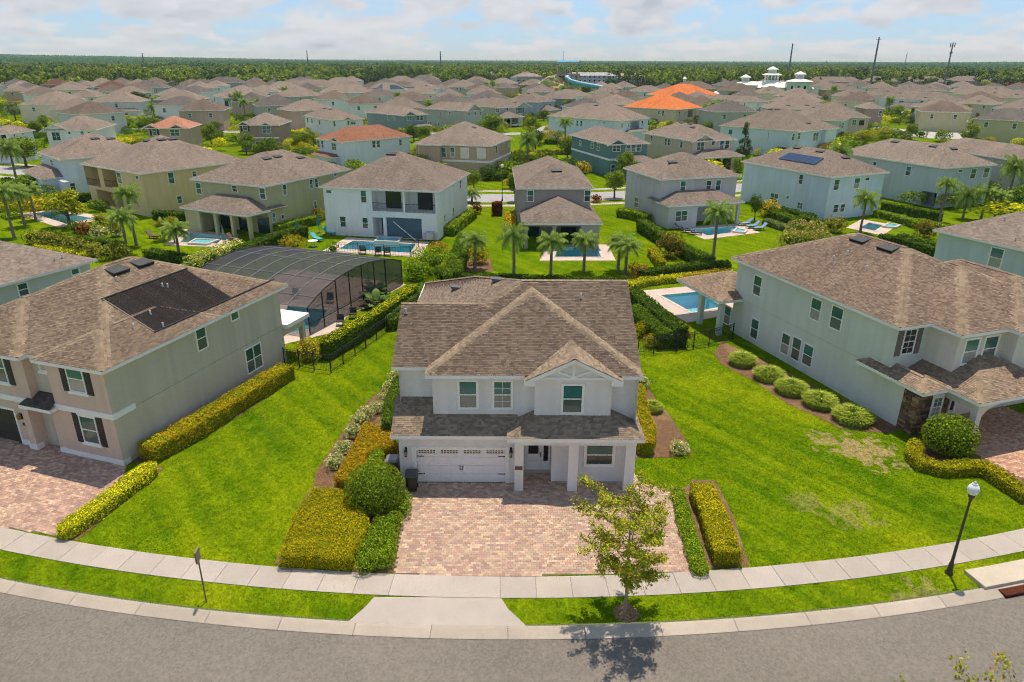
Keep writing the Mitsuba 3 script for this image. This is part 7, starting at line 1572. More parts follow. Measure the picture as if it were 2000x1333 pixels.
# palms: trunk height 1 is scaled in the builder, so one source per height class
def palm_group(kind, var, h):
    g = f'palm_source_{kind}_{var}'
    if g in groups_made: return g
    r = np.random.default_rng(70 + var + hash_(kind)); t, m = MB(), MB()
    gcols = np.array([(.10, .16, .03), (.075, .125, .025), (.14, .20, .04), (.18, .22, .05)]) * 2.0 if kind == 'q' else np.array([(.36, .36, .03), (.20, .24, .03), (.32, .27, .03), (.14, .19, .03)])
    if kind == 'b': gcols = np.array([(.08, .15, .03), (.12, .19, .05), (.05, .10, .02), (.2, .26, .12)])
    if kind != 'b':
        pts = [(0, 0, 0), (.05, .02, h * .3), (.02, -.03, h * .65), (0, 0, h)]; t.tube(pts, [.24, .19, .18, .13], (.23, .19, .155), 8)
        for z in np.arange(.25, h - .2, .16): t.lathe([(.185, -.012), (.20, 0), (.185, .012)], (.04 * math.sin(z), 0, z), (.155, .125, .10), 8)
        if kind == 'q': t.tube([(0, 0, h - .1), (0, 0, h + .55)], [.15, .07], (.12, .19, .05), 8)
    nf = 26 if kind == 'q' else 18
    for i in range(nf):
        az = i * 2.4 + r.uniform(-.2, .2); el = (1.25 - 1.55 * (i / nf)) if kind == 'q' else 1.15 - .9 * (i / nf); L = r.uniform(2.1, 2.7) if kind == 'q' else r.uniform(1.4, 2.0)
        n = 11; s = np.linspace(0, 1, n); drop = 1.35 if kind == 'q' else .8
        e = el - drop * s ** 1.3; dx = np.cumsum(np.r_[0, np.cos(e[:-1])]) / n * L; dz = np.cumsum(np.r_[0, np.sin(e[:-1])]) / n * L
        top = h + (.35 if kind == 'q' else 0)
        if kind == 'b': top = .1
        rach = np.c_[dx * math.cos(az), dx * math.sin(az), dz + top]; m.tube(rach, np.linspace(.035, .008, n), gcols[1] * 1.4, 4)
        sd = np.array([-math.sin(az), math.cos(az), 0.0])
        if kind == 'b':
            wv = .34 * np.sin(np.pi * np.clip((s - .25) / .75, 0, 1)) ** .7; a, b = rach + sd * wv[:, None] - (0, 0, .04), rach - sd * wv[:, None] - (0, 0, .04)
            for q in range(3, n - 1): cc = gcols[r.integers(4)] * r.uniform(.8, 1.2); m.quad(rach[q], a[q], a[q + 1], rach[q + 1], cc); m.quad(rach[q], b[q], b[q + 1], rach[q + 1], cc * .9)
            continue
        k = 46; sp = np.linspace(.10, .99, k); pos = np.stack([np.interp(sp, s, rach[:, j]) for j in range(3)], 1); tn = np.gradient(pos, axis=0); tn /= np.linalg.norm(tn, axis=1, keepdims=True)
        for sg in (-1, 1):
            ln = (.62 if kind == 'q' else .48) * np.sin(np.pi * (.12 + .80 * sp)) * r.uniform(.8, 1.15, k); droop = r.uniform(.5, 1.15, k) if kind == 'q' else r.uniform(.15, .5, k)
            tip = pos + (sd * sg * .8 + tn * .45) * ln[:, None] - np.c_[np.zeros((k, 2)), droop * ln]
            wd = tn * .035; v = np.stack([pos - wd, pos + wd, tip], 1); m.add(v.reshape(-1, 3), np.arange(3 * k).reshape(-1, 3), np.repeat(gcols[r.integers(4, size=k)] * r.uniform(.75, 1.25, (k, 1)), 3, 0))
    scene[g] = {'type': 'shapegroup', **({'trunk': t.dict('matte')} if t.n else {}), 'frond': m.dict('leaf')}
    groups_made[g] = 1
    return g


for i, (x, y, h, kind, label, group) in enumerate(PALMS):
    hc = 3.5 if kind == 'b' else (2 if h < 3 else 4 if h < 5 else 6); hc = hc if kind == 'q' else {'y': 2.0, 'b': 3.5}[kind]
    g = palm_group(kind, int(hc * 10) + i % 3, hc); k = num('palm_tree'); tag(k, label, 'palm tree', group)
    f = max(h - .2, 1.2) / hc if kind != 'b' else h / 1.2; wd = .82 if math.hypot(x, y) < 160 else 1.0
    scene[k] = {'type': 'instance', 'shapes': {'type': 'ref', 'id': g}, 'to_world': T().translate([x, y, 0]).rotate([0, 0, 1], random.uniform(0, 360)).scale([wd, wd, f] if kind != 'b' else [1.15, 1.15, 1.15])}
# ------------------------------------------------------------------ the young street tree in front
def branch_tree(key, x, y, H, seed, cols, nl, lean=(0, 0), crown=(1.75, 2.45, 3.1), leaf=.12):
    r = np.random.default_rng(seed); t, m = MB(), MB(); P0 = np.array([x, y, 0.0]); tips = []
    top = P0 + (lean[0], lean[1], H * .93)
    tr = [P0, P0 + (.02, 0, 1.0), P0 + (lean[0] * .4, lean[1] * .4, H * .45), P0 + (lean[0] * .7, lean[1] * .7, H * .7), top]; bark = (.30, .24, .185)
    t.tube(tr, [.085, .07, .06, .04, .012], bark, 8)
    zs = np.linspace(.30, .92, 26)
    for i, s in enumerate(zs):
        b = np.array([np.interp(s * H, [p[2] for p in tr], [p[j] for p in tr]) for j in range(3)]); az = i * 2.4 + r.uniform(-.4, .4)
        R_ = crown[0] * math.sin(math.pi * min(1, (s - .18) / .95)) ** .65 * r.uniform(.7, 1.15); el = r.uniform(.25, .75)
        e = b + np.array([math.cos(az) * R_, math.sin(az) * R_, R_ * el]); md = (b + e) / 2 + (0, 0, -.06 * R_)
        t.tube([b, md, e], [.022, .014, .005], bark, 5); tips.append((b, md, e))
        for j in range(5):
            q = r.uniform(.3, 1); c = b + (e - b) * q; az2 = az + r.uniform(-1.3, 1.3); l2 = R_ * r.uniform(.25, .5); e2 = c + np.array([math.cos(az2) * l2, math.sin(az2) * l2, l2 * r.uniform(-.2, .8)]); t.tube([c, (c + e2) / 2 + (0, 0, .02), e2], [.009, .006, .003], bark, 4); tips.append((c, (c + e2) / 2, e2))
    per = nl // len(tips)
    for b, md, e in tips:
        s = r.random(per) ** .6; p = b + (e - b) * s[:, None] + r.normal(0, .085, (per, 3)) ; leaves(m, p, np.tile([0, 0, .8], (per, 1)) + (e - b) * .4, leaf, cols, r, .8, .5)
    put(key + '__trunk', t, 'matte'); put(key + '__crown', m, 'leaf')


k = num('tree'); tag(k, 'thin young street tree with sparse yellow-green leaves on the verge before the driveway', 'tree')
OAK = np.array([(.42, .46, .03), (.32, .40, .025), (.50, .50, .04), (.42, .28, .06), (.18, .24, .02)])
branch_tree(k, *MISC['street_tree'], 5.35, 11, OAK, 13000, (-.05, .1), (1.72, 0, 0), .12)
for i, (x, y) in enumerate(MISC['fg_trees']):
    k = num('tree'); tag(k, ['tree top poking up at the bottom right corner', 'sliver of a tree top at the bottom edge left of the corner one'][i], 'tree'); branch_tree(k, x + .2, y - .3, 5.3 - .25 * i, 31 + i, OAK, 3000, (0, 0), (1.3, 0, 0), .12)
m = MB(); x, y = MISC['street_tree']
m.lathe([(.55, .005), (.42, .05), (.15, .06), (0, .06)], (x + .05, y - .05, 0), (.09, .05, .035), 14); k = 'mulch_ring'; put(k, m, 'mulch'); tag(k, 'ring of dark mulch at the foot of the street tree', kind='structure')

# ------------------------------------------------------------------ grass blades on the lawns of the foreground
hp_ = unary_union([drive.buffer(.03), DL.buffer(.02), DR.buffer(.02), Polygon(MISC['walk']).buffer(.02), sector(RW_IN - .01, RW_OUT + .01), ap, sbox(-6.3, 31, 6.6, 48), Polygon([(-21.5, 33.5), (-16.5, 48), (-30, 52), (-36, 38)]), Polygon([(23.9, 37), (17.5, 56), (34, 62), (42, 40)])] + bed_polys)
lawn = Point(CX, CY).buffer(R_KERB - .02, 256).intersection(sbox(-30, 20, 31, 66)).difference(hp_)
lawn_near = lawn.difference(unary_union(pool_polys).buffer(2))
r = np.random.default_rng(17)
q = pts_in(lawn_near, 420000, r); dd = np.hypot(q[:, 0], q[:, 1]); q = q[r.random(len(q)) < np.clip(1.5 - dd / 55, .25, 1)]
n = len(q); a = r.uniform(0, 2 * np.pi, n); hgt = r.uniform(.022, .05, n); w = r.uniform(.010, .02, n); la = r.uniform(0, 2 * np.pi, n); ln = hgt * r.uniform(.1, .9, n)
v = np.stack([np.c_[q[:, 0] - w * np.cos(a), q[:, 1] - w * np.sin(a), np.zeros(n)], np.c_[q[:, 0] + w * np.cos(a), q[:, 1] + w * np.sin(a), np.zeros(n)], np.c_[q[:, 0] + ln * np.cos(la), q[:, 1] + ln * np.sin(la), hgt]], 1).reshape(-1, 3)
scene['lawn_grass'] = mikit.ply((v, np.arange(3 * n).reshape(-1, 3)), 'grass', uv=np.repeat(np.c_[r.random(n), np.zeros(n)], 3, 0)); tag('lawn_grass', 'mown grass of the front lawns and verge', kind='stuff')

# ------------------------------------------------------------------ pools
for i, (pts, spa, deck, label) in enumerate(POOLS):
    k = num('swimming_pool'); tag(k, label, 'swimming pool'); P_ = pool_polys[i]; far = np.hypot(*np.array(P_.centroid.coords[0])) > 70
    m = MB(); d = 1.5; m.prism(P_, -d, .02, (.16, .52, .58), top=False); m.flat(P_, -d, (.14, .50, .57)); put(k + '__basin', m, 'matte')
    m = MB(); m.flat(P_, -.10, (1, 1, 1)); put(k + '__water', m, 'water')
    m = MB(); m.prism(P_.buffer(.32, join_style='mitre').difference(P_), -.1, .06, (.56, .50, .45)); put(k + '__coping', m, 'concrete')
    dk = P_.buffer(deck, join_style='mitre').difference(P_.buffer(.31, join_style='mitre'))
    kd = num('pool_deck'); m = MB(); m.prism(dk, -.05, .03, (.55, .46, .41)); put(kd, m, 'concrete'); tag(kd, 'pale stone terrace round a pool', kind='structure')
    if spa:
        S_ = Polygon(spa).buffer(0); m = MB(); m.prism(S_.buffer(.25, join_style='mitre').difference(S_), -.4, .28, (.60, .54, .48)); ks = k + '__spa'; put(ks, m, 'concrete'); m = MB(); m.flat(S_, .17, (.12, .44, .50)); put(ks + '__water', m, 'gloss')

# ------------------------------------------------------------------ screen cage of the left house
k = num('pool_cage'); tag(k, 'dark vaulted screen cage over the left house pool', 'pool cage')
A_, B_ = np.array([-16.55, 53.35]), np.array([-11.08, 67.23]); dS = (B_ - A_) / np.linalg.norm(B_ - A_); dA = np.array([-dS[1], dS[0]])
prof = [(0, 2.35), (1.2, 2.85), (2.4, 3.25), (3.9, 3.55), (5.6, 3.78), (7.5, 3.86), (9.4, 3.76), (11.2, 3.5), (13.1, 3.1), (15.0, 2.5)]
W3 = lambda s, a, z: np.array([*(A_ + dS * s + dA * a), z]); AL = 13.8; arcs = np.linspace(0, AL, 8)
m = MB()
for (s0, z0), (s1, z1) in zip(prof, prof[1:]): m.quad(W3(s0, 0, z0), W3(s1, 0, z1), W3(s1, AL, z1), W3(s0, AL, z0), (0, 0, 0))
for a in (0, AL):
    for (s0, z0), (s1, z1) in zip(prof, prof[1:]): m.quad(W3(s0, a, 0), W3(s1, a, 0), W3(s1, a, z1), W3(s0, a, z0), (0, 0, 0))
m.quad(W3(15, 0, 0), W3(15, AL, 0), W3(15, AL, 2.5), W3(15, 0, 2.5), (0, 0, 0)); put(k + '__screen', m, 'screen')
BLK = (.022, .022, .024)
for a in arcs:
    m = MB(); m.tube([W3(s, a, z + .03) for s, z in prof], .05, (.16, .165, .17) if 0 < a < AL else BLK, 6); put(part(k, 'arch'), m, 'paint')
for s, z in prof[1::2] + [prof[0], prof[-1]]:
    m = MB(); m.tube([W3(s, 0, z + .03), W3(s, AL, z + .03)], .04, (.16, .165, .17), 6); put(part(k, 'purlin'), m, 'paint')
for a in (0.0, AL):
    for s in (0, 2.0, 4.0, 6.0, 8.0, 10.0, 12.0, 15.0):
        m = MB(); p = W3(s, a, 0); zz = np.interp(s, [q[0] for q in prof], [q[1] for q in prof]); m.tube([p, W3(s, a, zz)], .06, BLK, 6); put(part(k, 'post'), m, 'paint')
for s in (15.0,):
    for a in arcs[1:-1]: m = MB(); m.tube([W3(s, a, 0), W3(s, a, 2.5)], .05, BLK, 6); put(part(k, 'post'), m, 'paint')
m = MB()
for z in (.9,): m.tube([W3(0, 0, z), W3(15, 0, z)], .035, BLK, 6); m.tube([W3(15, 0, z), W3(15, AL, z)], .035, BLK, 6)
put(k + '__rail', m, 'paint')
# terrace under the cage
kd = num('pool_deck'); pg = Polygon([W3(-.3, -.3, 0)[:2], W3(15.3, -.3, 0)[:2], W3(15.3, AL, 0)[:2], W3(-.3, AL, 0)[:2]]).difference(pool_polys[6].buffer(.3)); m = MB(); m.flat(pg, .018, (.50, .37, .30)); put(kd, m, 'concrete'); tag(kd, 'pinkish terrace under the screen cage', kind='structure')
for i, (px_, py_) in enumerate([(-14.6, 55.6), (-13.9, 57.4), (-16.9, 61.5), (-20.5, 62.8)]):
    k = num('patio_chair'); tag(k, ['dark patio chair nearest the end of the pool cage', 'second dark patio chair inside the pool cage', 'dark patio chair beyond the caged pool', 'dark patio chair at the far side of the cage'][i], 'chair'); m = MB(); a = i * 1.1
    for dx in (-.25, .25):
        for dy in (-.25, .25): m.tube([(px_ + dx, py_ + dy, 0), (px_ + dx, py_ + dy, .42)], .02, DARK, 5)
    m.box(px_ - .3, py_ - .3, .4, px_ + .3, py_ + .3, .48, (.05, .045, .04)); m.box(px_ - .3, py_ + .24, .48, px_ + .3, py_ + .3, .95, (.05, .045, .04)); put(k, m, 'paint')

# ------------------------------------------------------------------ fences
def fence(pts, label, h=1.35, gap=.11):
    k = num('fence'); tag(k, label, 'fence')
    for p in pts: m = MB(); m.box(p[0] - .035, p[1] - .035, 0, p[0] + .035, p[1] + .035, h + .08, BLK); m.lathe([(.05, 0), (.05, .03), (0, .06)], (p[0], p[1], h + .08), BLK, 6); put(part(k, 'post'), m, 'paint')
    for p, q in zip(pts, pts[1:]):
        p, q = np.array(p), np.array(q); d = q - p; L = np.linalg.norm(d); a = math.atan2(d[1], d[0])
        for z in (.12, h - .18, h): m = MB(); m.obox((*((p + q) / 2), z), (L, .03, .035), a, BLK); put(part(k, 'rail'), m, 'paint')
        for s in np.arange(gap, L, gap): m = MB(); m.obox((*(p + d * s / L), h / 2 + .04), (.018, .018, h - .1), a, BLK); put(part(k, 'picket'), m, 'paint')


fence(MISC['fenceR'], 'black metal picket fence closing the gap between front house and right house', gap=.13)
fence(MISC['fenceR2'], 'black metal fence running back between the dark hedges at right', gap=.2)
fence(MISC['fenceL'], 'short black metal fence at the back corner of the left house', gap=.13)
fence(MISC['fenceL2'], 'long black metal fence along the left lawn, below the yellow-topped hedge', gap=.15)
fence(MISC['fenceM'][0], 'black gate-like fence piece at the top of the diagonal hedge', gap=.2)
fence(MISC['fenceM'][1], 'black fence at the corner of the mauve house', gap=.25)
fence(MISC['fenceP'], 'thin black pool fence of the white balcony house', 1.2, .35)


# ------------------------------------------------------------------ street furniture and small things
def street_lamp(x, y, label, h=4.05):
    k = num('street_lamp'); tag(k, label, 'street lamp'); c = (.055, .048, .035); m = MB()
    m.lathe([(.17, 0), (.17, .06), (.13, .12), (.10, .5), (.075, .62), (.07, .66), (.055, h * .5), (.048, h - .25), (.07, h - .22), (.075, h - .12), (.12, h - .05), (.13, h + .02), (.10, h + .06), (0, h + .06)], (x, y, 0), c, 14); put(k + '__post', m, 'paint', True)
    g = MB(); t = np.linspace(-1.25, 1.35, 16); g.lathe(np.c_[.235 * np.cos(t), .27 * np.sin(t) + h + .32], (x, y, 0), (.72, .76, .78), 18); put(k + '__globe', g, 'gloss', True)
    g = MB(); g.lathe([(.12, h + .56), (.12, h + .6), (.05, h + .63), (.055, h + .68), (.0, h + .74)], (x, y, 0), (.62, .66, .68), 12); put(k + '__finial', g, 'paint', True)


street_lamp(*MISC['lamps'][0], 'street lamp with a white acorn globe on the verge at right')
street_lamp(*MISC['lamps'][1], 'street lamp standing on the back street between the white and the narrow house', 5.2)
street_lamp(*MISC['lamps'][2], 'street lamp on the cul-de-sac, left one', 5.2)
street_lamp(*MISC['lamps'][3], 'street lamp in the planting right of the cul-de-sac', 3.2)
(x, y), _ = MISC['sign']
k = num('street_sign'); tag(k, 'thin brown sign post on the left verge, its small plate seen edge-on', 'sign')
m = MB(); m.tube([(x, y, 0), (x - .03, y + .08, 1.3), (x - .07, y + .16, 2.45)], .032, (.17, .13, .095), 8); put(k + '__post', m, 'paint')
m = MB(); m.obox((x - .07, y + .15, 2.25), (.07, .42, .55), .12, (.20, .155, .12)); m.obox((x - .115, y + .15, 2.25), (.015, .36, .48), .12, (.26, .21, .17)); put(k + '__plate', m, 'paint')


def bin_(x, y, rot, body, lid, label, h=1.12):
    k = num('trash_bin'); tag(k, label, 'trash bin'); ca, sa = math.cos(rot), math.sin(rot); fr = (np.array([[ca, -sa, 0], [sa, ca, 0], [0, 0, 1.0]]), np.array([x, y, 0.0])); m = MB(fr)
    def rr(w, d, z, n=6, rad=.09):
        out = []
        for cx, cy, a0 in ((w, d, 0), (-w, d, 90), (-w, -d, 180), (w, -d, 270)):
            for a in np.radians(np.linspace(a0, a0 + 90, n)): out.append((cx - math.copysign(rad, cx) + rad * math.cos(a), cy - math.copysign(rad, cy) + rad * math.sin(a), z))
        return np.array(out)
    L = [rr(.23, .25, .06), rr(.29, .33, .9), rr(.325, .365, .92), rr(.325, .365, .97)]; n = len(L[0]); v = np.vstack(L); f = [[r * n + i, r * n + (i + 1) % n, (r + 1) * n + (i + 1) % n, (r + 1) * n + i] for r in range(3) for i in range(n)]; m.add(v, f, body)
    for s in (-1, 1): m.box(s * .31 - .012, -.2, .3, s * .31 + .012 - s * .03, .2, .86, np.array(body) * .8)
    put(k + '__body', m, 'paint')
    m = MB(fr); L = [rr(.345, .385, .965), rr(.35, .39, 1.0), rr(.27, .30, 1.07)]; v = np.vstack(L); f = [[r * n + i, r * n + (i + 1) % n, (r + 1) * n + (i + 1) % n, (r + 1) * n + i] for r in range(2) for i in range(n)]; m.add(v, f, lid); m.poly(L[2].tolist(), lid); m.tube([(-.3, .42, .99), (.3, .42, .99)], .028, lid, 6); put(k + '__lid', m, 'gloss')
    for s in (-1, 1): m = MB(fr); m.tube([(s * .2, .26, .12), (s * .29, .26, .12)], .12, (.015, .015, .015), 12); put(part(k, 'wheel'), m, 'paint')


bin_(*MISC['bins'][0], .1, (.030, .032, .028), (.05, .055, .055), 'black wheeled trash bin standing before the garage at its left corner')
bin_(*MISC['bins'][1], .0, (.085, .055, .04), (.16, .17, .18), 'brown trash bin with a grey lid beside the garage wall, behind the hedge')
# the hanging yellow frond
x, y, h = PALMS[12][0], PALMS[12][1], PALMS[12][2]
k = num('palm_frond'); tag(k, 'dead yellow frond hanging from the leaning palm at left', 'frond'); m = MB(); n = 9; s = np.linspace(0, 1, n); ctr = np.c_[x - .5 - .25 * s, np.full(n, y - .6), h + .2 - 1.5 * s]; wv = .42 * np.sin(np.pi * np.clip(s * .9 + .08, 0, 1))
for q in range(n - 1): m.quad(ctr[q] + (wv[q], 0, 0), ctr[q + 1] + (wv[q + 1], 0, 0), ctr[q + 1] - (wv[q + 1], -.1, 0), ctr[q] - (wv[q], -.1, 0), (.50, .33, .02))
put(k, m, 'leaf')


def lounger(x, y, rot, frame_c, cush, label, group=None):
    k = num('sun_lounger'); tag(k, label, 'sun lounger', group); ca, sa = math.cos(rot), math.sin(rot); fr = (np.array([[ca, -sa, 0], [sa, ca, 0], [0, 0, 1.0]]), np.array([x, y, .03]))
    m = MB(fr); m.box(-.34, -.95, .24, .34, .4, .32, frame_c)
    for dx in (-.3, .3):
        for dy in (-.85, .3): m.box(dx - .03, dy - .03, 0, dx + .03, dy + .03, .26, frame_c)
    put(k + '__frame', m, 'paint'); m = MB(fr); m.box(-.31, -.93, .325, .31, .38, .40, cush); m.add([(-.31, .38, .33), (.31, .38, .33), (.31, .95, .85), (-.31, .95, .85), (-.31, .33, .40), (.31, .33, .40), (.31, .90, .93), (-.31, .90, .93)], [[4, 5, 6, 7], [0, 1, 2, 3], [1, 2, 6, 5], [0, 3, 7, 4], [2, 3, 7, 6]], cush); put(k + '__cushion', m, 'paint')


BL, TQ = (.20, .34, .55), (.05, .42, .46)
for (p, s), l in zip(MISC['loungeM'], ['dark lounger at the left end of the mauve house pool, rear one', 'dark lounger at the left end of the mauve house pool, middle one', 'dark lounger at the left end of the mauve house pool, front one', 'blue-cushioned lounger right of the mauve house pool, rear one', 'blue-cushioned lounger right of the mauve house pool, middle one', 'pale blue lounger right of the mauve house pool, front one']):
    lounger(*p, 1.35 if not s else -1.25, (.03, .035, .045), (.06, .08, .11) if not s else BL, l)
for p, l in zip(MISC['loungeW'], ['turquoise lounger by the closed parasol at the white balcony house, rear one', 'turquoise lounger beside the white balcony house pool, front one']): lounger(*p, .9, (.1, .14, .15), TQ, l)
for p, l in zip(MISC['loungeO'], ['brown lounger at the left end of the olive house pool', 'brown lounger at the right end of the olive house pool']): lounger(*p, 1.2, (.10, .06, .05), (.13, .08, .07), l)


def adirondack(x, y, rot, c, label, group=None):
    k = num('garden_chair'); tag(k, label, 'chair', group); ca, sa = math.cos(rot), math.sin(rot); fr = (np.array([[ca, -sa, 0], [sa, ca, 0], [0, 0, 1.0]]), np.array([x, y, .03])); m = MB(fr)
    for dx in (-.33, .33): m.box(dx - .03, -.4, 0, dx + .03, -.32, .55, c); m.box(dx - .05, -.42, .55, dx + .05, .35, .58, c)
    for q in range(6): xx = -.3 + q * .12; m.add([(xx - .05, .2, .3), (xx + .05, .2, .3), (xx + .05, .5, 1.05), (xx - .05, .5, 1.05)], [[0, 1, 2, 3]], c); m.add([(xx - .05, -.4, .42), (xx + .05, -.4, .42), (xx + .05, .25, .3), (xx - .05, .25, .3)], [[0, 1, 2, 3]], c)
    m.box(-.36, .3, 0, -.3, .4, .55, c); m.box(.3, .3, 0, .36, .4, .55, c); put(k, m, 'paint')


for p, l in zip(MISC['chairs'], ['dark garden chair in front of the white balcony house pool, left one', 'dark garden chair in front of the white balcony house pool, middle one', 'dark garden chair in front of the white balcony house pool, right one']): adirondack(*p, 3.3, (.03, .03, .032), l)
for p, l in zip(MISC['whitechairs'], ['white slatted garden chair by the far right pool, rear one', 'white slatted garden chair by the far right pool, front one']): adirondack(*p, 2.2, (.75, .76, .76), l)
for p, c, l in zip(MISC['parasols'], [(.06, .36, .42), (.08, .34, .40), (.34, .42, .45)], ['closed turquoise parasol behind the pool cage', 'closed turquoise parasol at the corner of the white balcony house', 'closed pale grey parasol before the olive house lanai']):
    k = num('parasol'); tag(k, l, 'parasol'); m = MB(); m.tube([(*p, 0), (*p, 2.75)], .03, (.2, .2, .2), 6); m.lathe([(.3, 0), (.3, .08), (.05, .1)], (*p, 0), (.15, .15, .15), 10); put(k + '__pole', m, 'paint'); m = MB()
    for q in range(8): a = q * math.pi / 4; b = a + math.pi / 4; m.add([(p[0] + .24 * math.cos(a), p[1] + .24 * math.sin(a), .95), (p[0] + .13 * math.cos((a + b) / 2), p[1] + .13 * math.sin((a + b) / 2), 1.0), (p[0] + .24 * math.cos(b), p[1] + .24 * math.sin(b), .95), (p[0] + .16 * math.cos(b), p[1] + .16 * math.sin(b), 1.8), (*p, 2.8), (p[0] + .16 * math.cos(a), p[1] + .16 * math.sin(a), 1.8)], [[0, 1, 4, 5], [1, 2, 3, 4]], c)
    put(k + '__canopy', m, 'matte')
p = MISC['table']; k = num('garden_table'); tag(k, 'round white garden table beside the pool cage', 'table'); m = MB(); m.lathe([(.6, .7), (.6, .74), (0, .745)], (*p, 0), (.72, .72, .7), 16); m.lathe([(.28, .02), (.06, .08), (.05, .7)], (*p, 0), (.6, .6, .6), 8); put(k, m, 'paint')
p = MISC['grill']; k = num('barbecue_grill'); tag(k, 'white and silver barbecue grill against the white balcony house', 'grill'); m = MB(); m.box(p[0] - .45, p[1] - .28, .1, p[0] + .45, p[1] + .28, .85, (.66, .62, .54)); put(k + '__cabinet', m, 'paint'); m = MB(); m.add([(p[0] + x_ * .42, p[1] + y_, z) for x_ in (-1, 1) for y_, z in ((-.28, .86), (-.28, 1.0), (-.1, 1.16), (.15, 1.16), (.28, .95), (.28, .86))], [[0, 1, 7, 6], [1, 2, 8, 7], [2, 3, 9, 8], [3, 4, 10, 9], [4, 5, 11, 10]], (.36, .44, .52)); m.box(p[0] - .85, p[1] - .25, .8, p[0] - .45, p[1] + .25, .84, (.5, .5, .5)); m.box(p[0] + .45, p[1] - .25, .8, p[0] + .85, p[1] + .25, .84, (.5, .5, .5)); put(k + '__hood', m, 'metal')
k = num('cover_roller_pole'); tag(k, 'slanting white pole at the far side of the white house pool', 'pole'); m = MB(); m.tube([(-12.0, 85.4, .1), (-14.9, 86.6, 2.2)], .05, (.72, .72, .7), 6); m.tube([(-12.0, 85.4, 0), (-12.0, 85.4, .3)], .08, (.3, .3, .3), 6); put(k, m, 'paint')
# the parked car
def car(x, y, rot, label):
    k = num('parked_car'); tag(k, label, 'car'); ca, sa = math.cos(rot), math.sin(rot); fr = (np.array([[ca, -sa, 0], [sa, ca, 0], [0, 0, 1.0]]), np.array([x, y, .0]))
    side = [(-2.2, .35), (-2.25, .75), (-1.5, .92), (-.75, 1.4), (.75, 1.42), (1.5, 1.0), (2.2, .9), (2.28, .5), (2.2, .3)]; m = MB(fr); n = len(side)
    def w(z): return .88 if z < .95 else .88 - (z - .95) * .4
    v = [(x_, s * w(z), z) for s in (-1, 1) for x_, z in side]; m.add(v, [[i, i + 1, n + i + 1, n + i] for i in range(n - 1)], (.72, .73, .74)); m.poly(v[:n], (.72, .73, .74)); m.poly(v[n:], (.72, .73, .74)); put(k + '__body', m, 'gloss')
    m = MB(fr)
    for s in (-1, 1): m.poly([(-1.2, s * .86, .98), (-.68, s * .73, 1.34), (.68, s * .73, 1.35), (1.3, s * .86, 1.02)], GLASS_D)
    m.quad((-1.45, -.8, .95), (-1.45, .8, .95), (-.8, .66, 1.37), (-.8, -.66, 1.37), GLASS_D); put(k + '__window', m, 'gloss')
    for dx in (-1.35, 1.4):
        for s in (-1, 1): m = MB(fr); m.tube([(dx, s * .72, .33), (dx, s * .92, .33)], .33, (.02, .02, .02), 14); m.tube([(dx, s * .9, .33), (dx, s * .93, .33)], .19, (.45, .45, .46), 10); put(part(k, 'wheel'), m, 'paint')


car(*MISC['car'], .15, 'white parked car before the peaked porch, in the middle distance')

# ------------------------------------------------------------------ landmarks far behind
def place_(px, d):   # direction of a picture column at distance d
    a = math.atan((px - 1000) * math.cos(pitch) / F_PX); return d * math.sin(a), d * math.cos(a)
# clubhouse
k = num('clubhouse'); tag(k, 'pale green clubhouse with white roofs and cupolas, right of centre on the skyline', 'building'); CB = 470
SC = CB / F_PX * 1.09
def C_(px): return (px - 1518) * SC
cx0, cy0 = 155.0, 439.0; ca, sa = math.cos(-.36), math.sin(-.36); fr = (np.array([[ca, -sa, 0], [sa, ca, 0], [0, 0, 1.0]]), np.array([cx0, cy0, 0.0]))
CG, CW, CCR = (.50, .62, .52), (.78, .77, .72), (.66, .60, .46)
m = MB(fr); m.box(-22, -4, 0, 20, 10, 6.5, CCR); m.box(6, -6, 0, 19, 8, 10.2, CG); m.box(-24, -7, 0, -11, 6, 8, CCR); m.box(-7, -7, 0, 5, 3, 7.0, CCR); put(k + '__wall', m, 'stucco')
m = MB(fr)
for e, z, p_ in (((-23, -5, 21, 11), 6.6, .4), ((5, -7, 20, 9), 10.2, .28), ((-25, -8, -10, 7), 8.0, .35), ((-8, -8, 6, 4), 7.0, .55)):
    for f in hip(*e, z, p_): m.poly(f, CW)
put(k + '__roof', m, 'paint')
for j, (cx_, cy_, r_, z0, st) in enumerate(((-3, 2, 4.2, 9.5, 1), (12.5, 1, 2.4, 12.0, 0), (-17.5, -1, 2.2, 10.0, 0))):
    kc = part(k, 'cupola'); m = MB(fr); z = z0
    if st:
        m.lathe([(r_, z - 3), (r_, z + 1.3)], (cx_, cy_, 0), CG, 8)
        for q in range(12): a = q * math.pi / 6; m.tube([(cx_ + r_ * .9 * math.cos(a), cy_ + r_ * .9 * math.sin(a), z + 1.3), (cx_ + r_ * .9 * math.cos(a), cy_ + r_ * .9 * math.sin(a), z + 4.0)], .28, CW, 5)
        m.lathe([(r_ * .7, z + 1.3), (r_ * .7, z + 4)], (cx_, cy_, 0), (.20, .26, .22), 8); m.lathe([(r_ * 1.35, z + 4.0), (r_ * 1.3, z + 4.3), (r_ * .6, z + 5.2)], (cx_, cy_, 0), CW, 10); z += 5.0; r_ *= .55
    m.lathe([(r_, z - 1), (r_, z + 2.0)], (cx_, cy_, 0), CG if st else (.42, .46, .46), 8); m.lathe([(r_ * 1.45, z + 2.0), (r_ * 1.35, z + 2.3), (r_ * .5, z + 3.3), (0, z + 3.8)], (cx_, cy_, 0), CW, 10); put(kc, m, 'paint')
frc = frame2((cx0, cy0), (ca, sa), (sa, -ca))
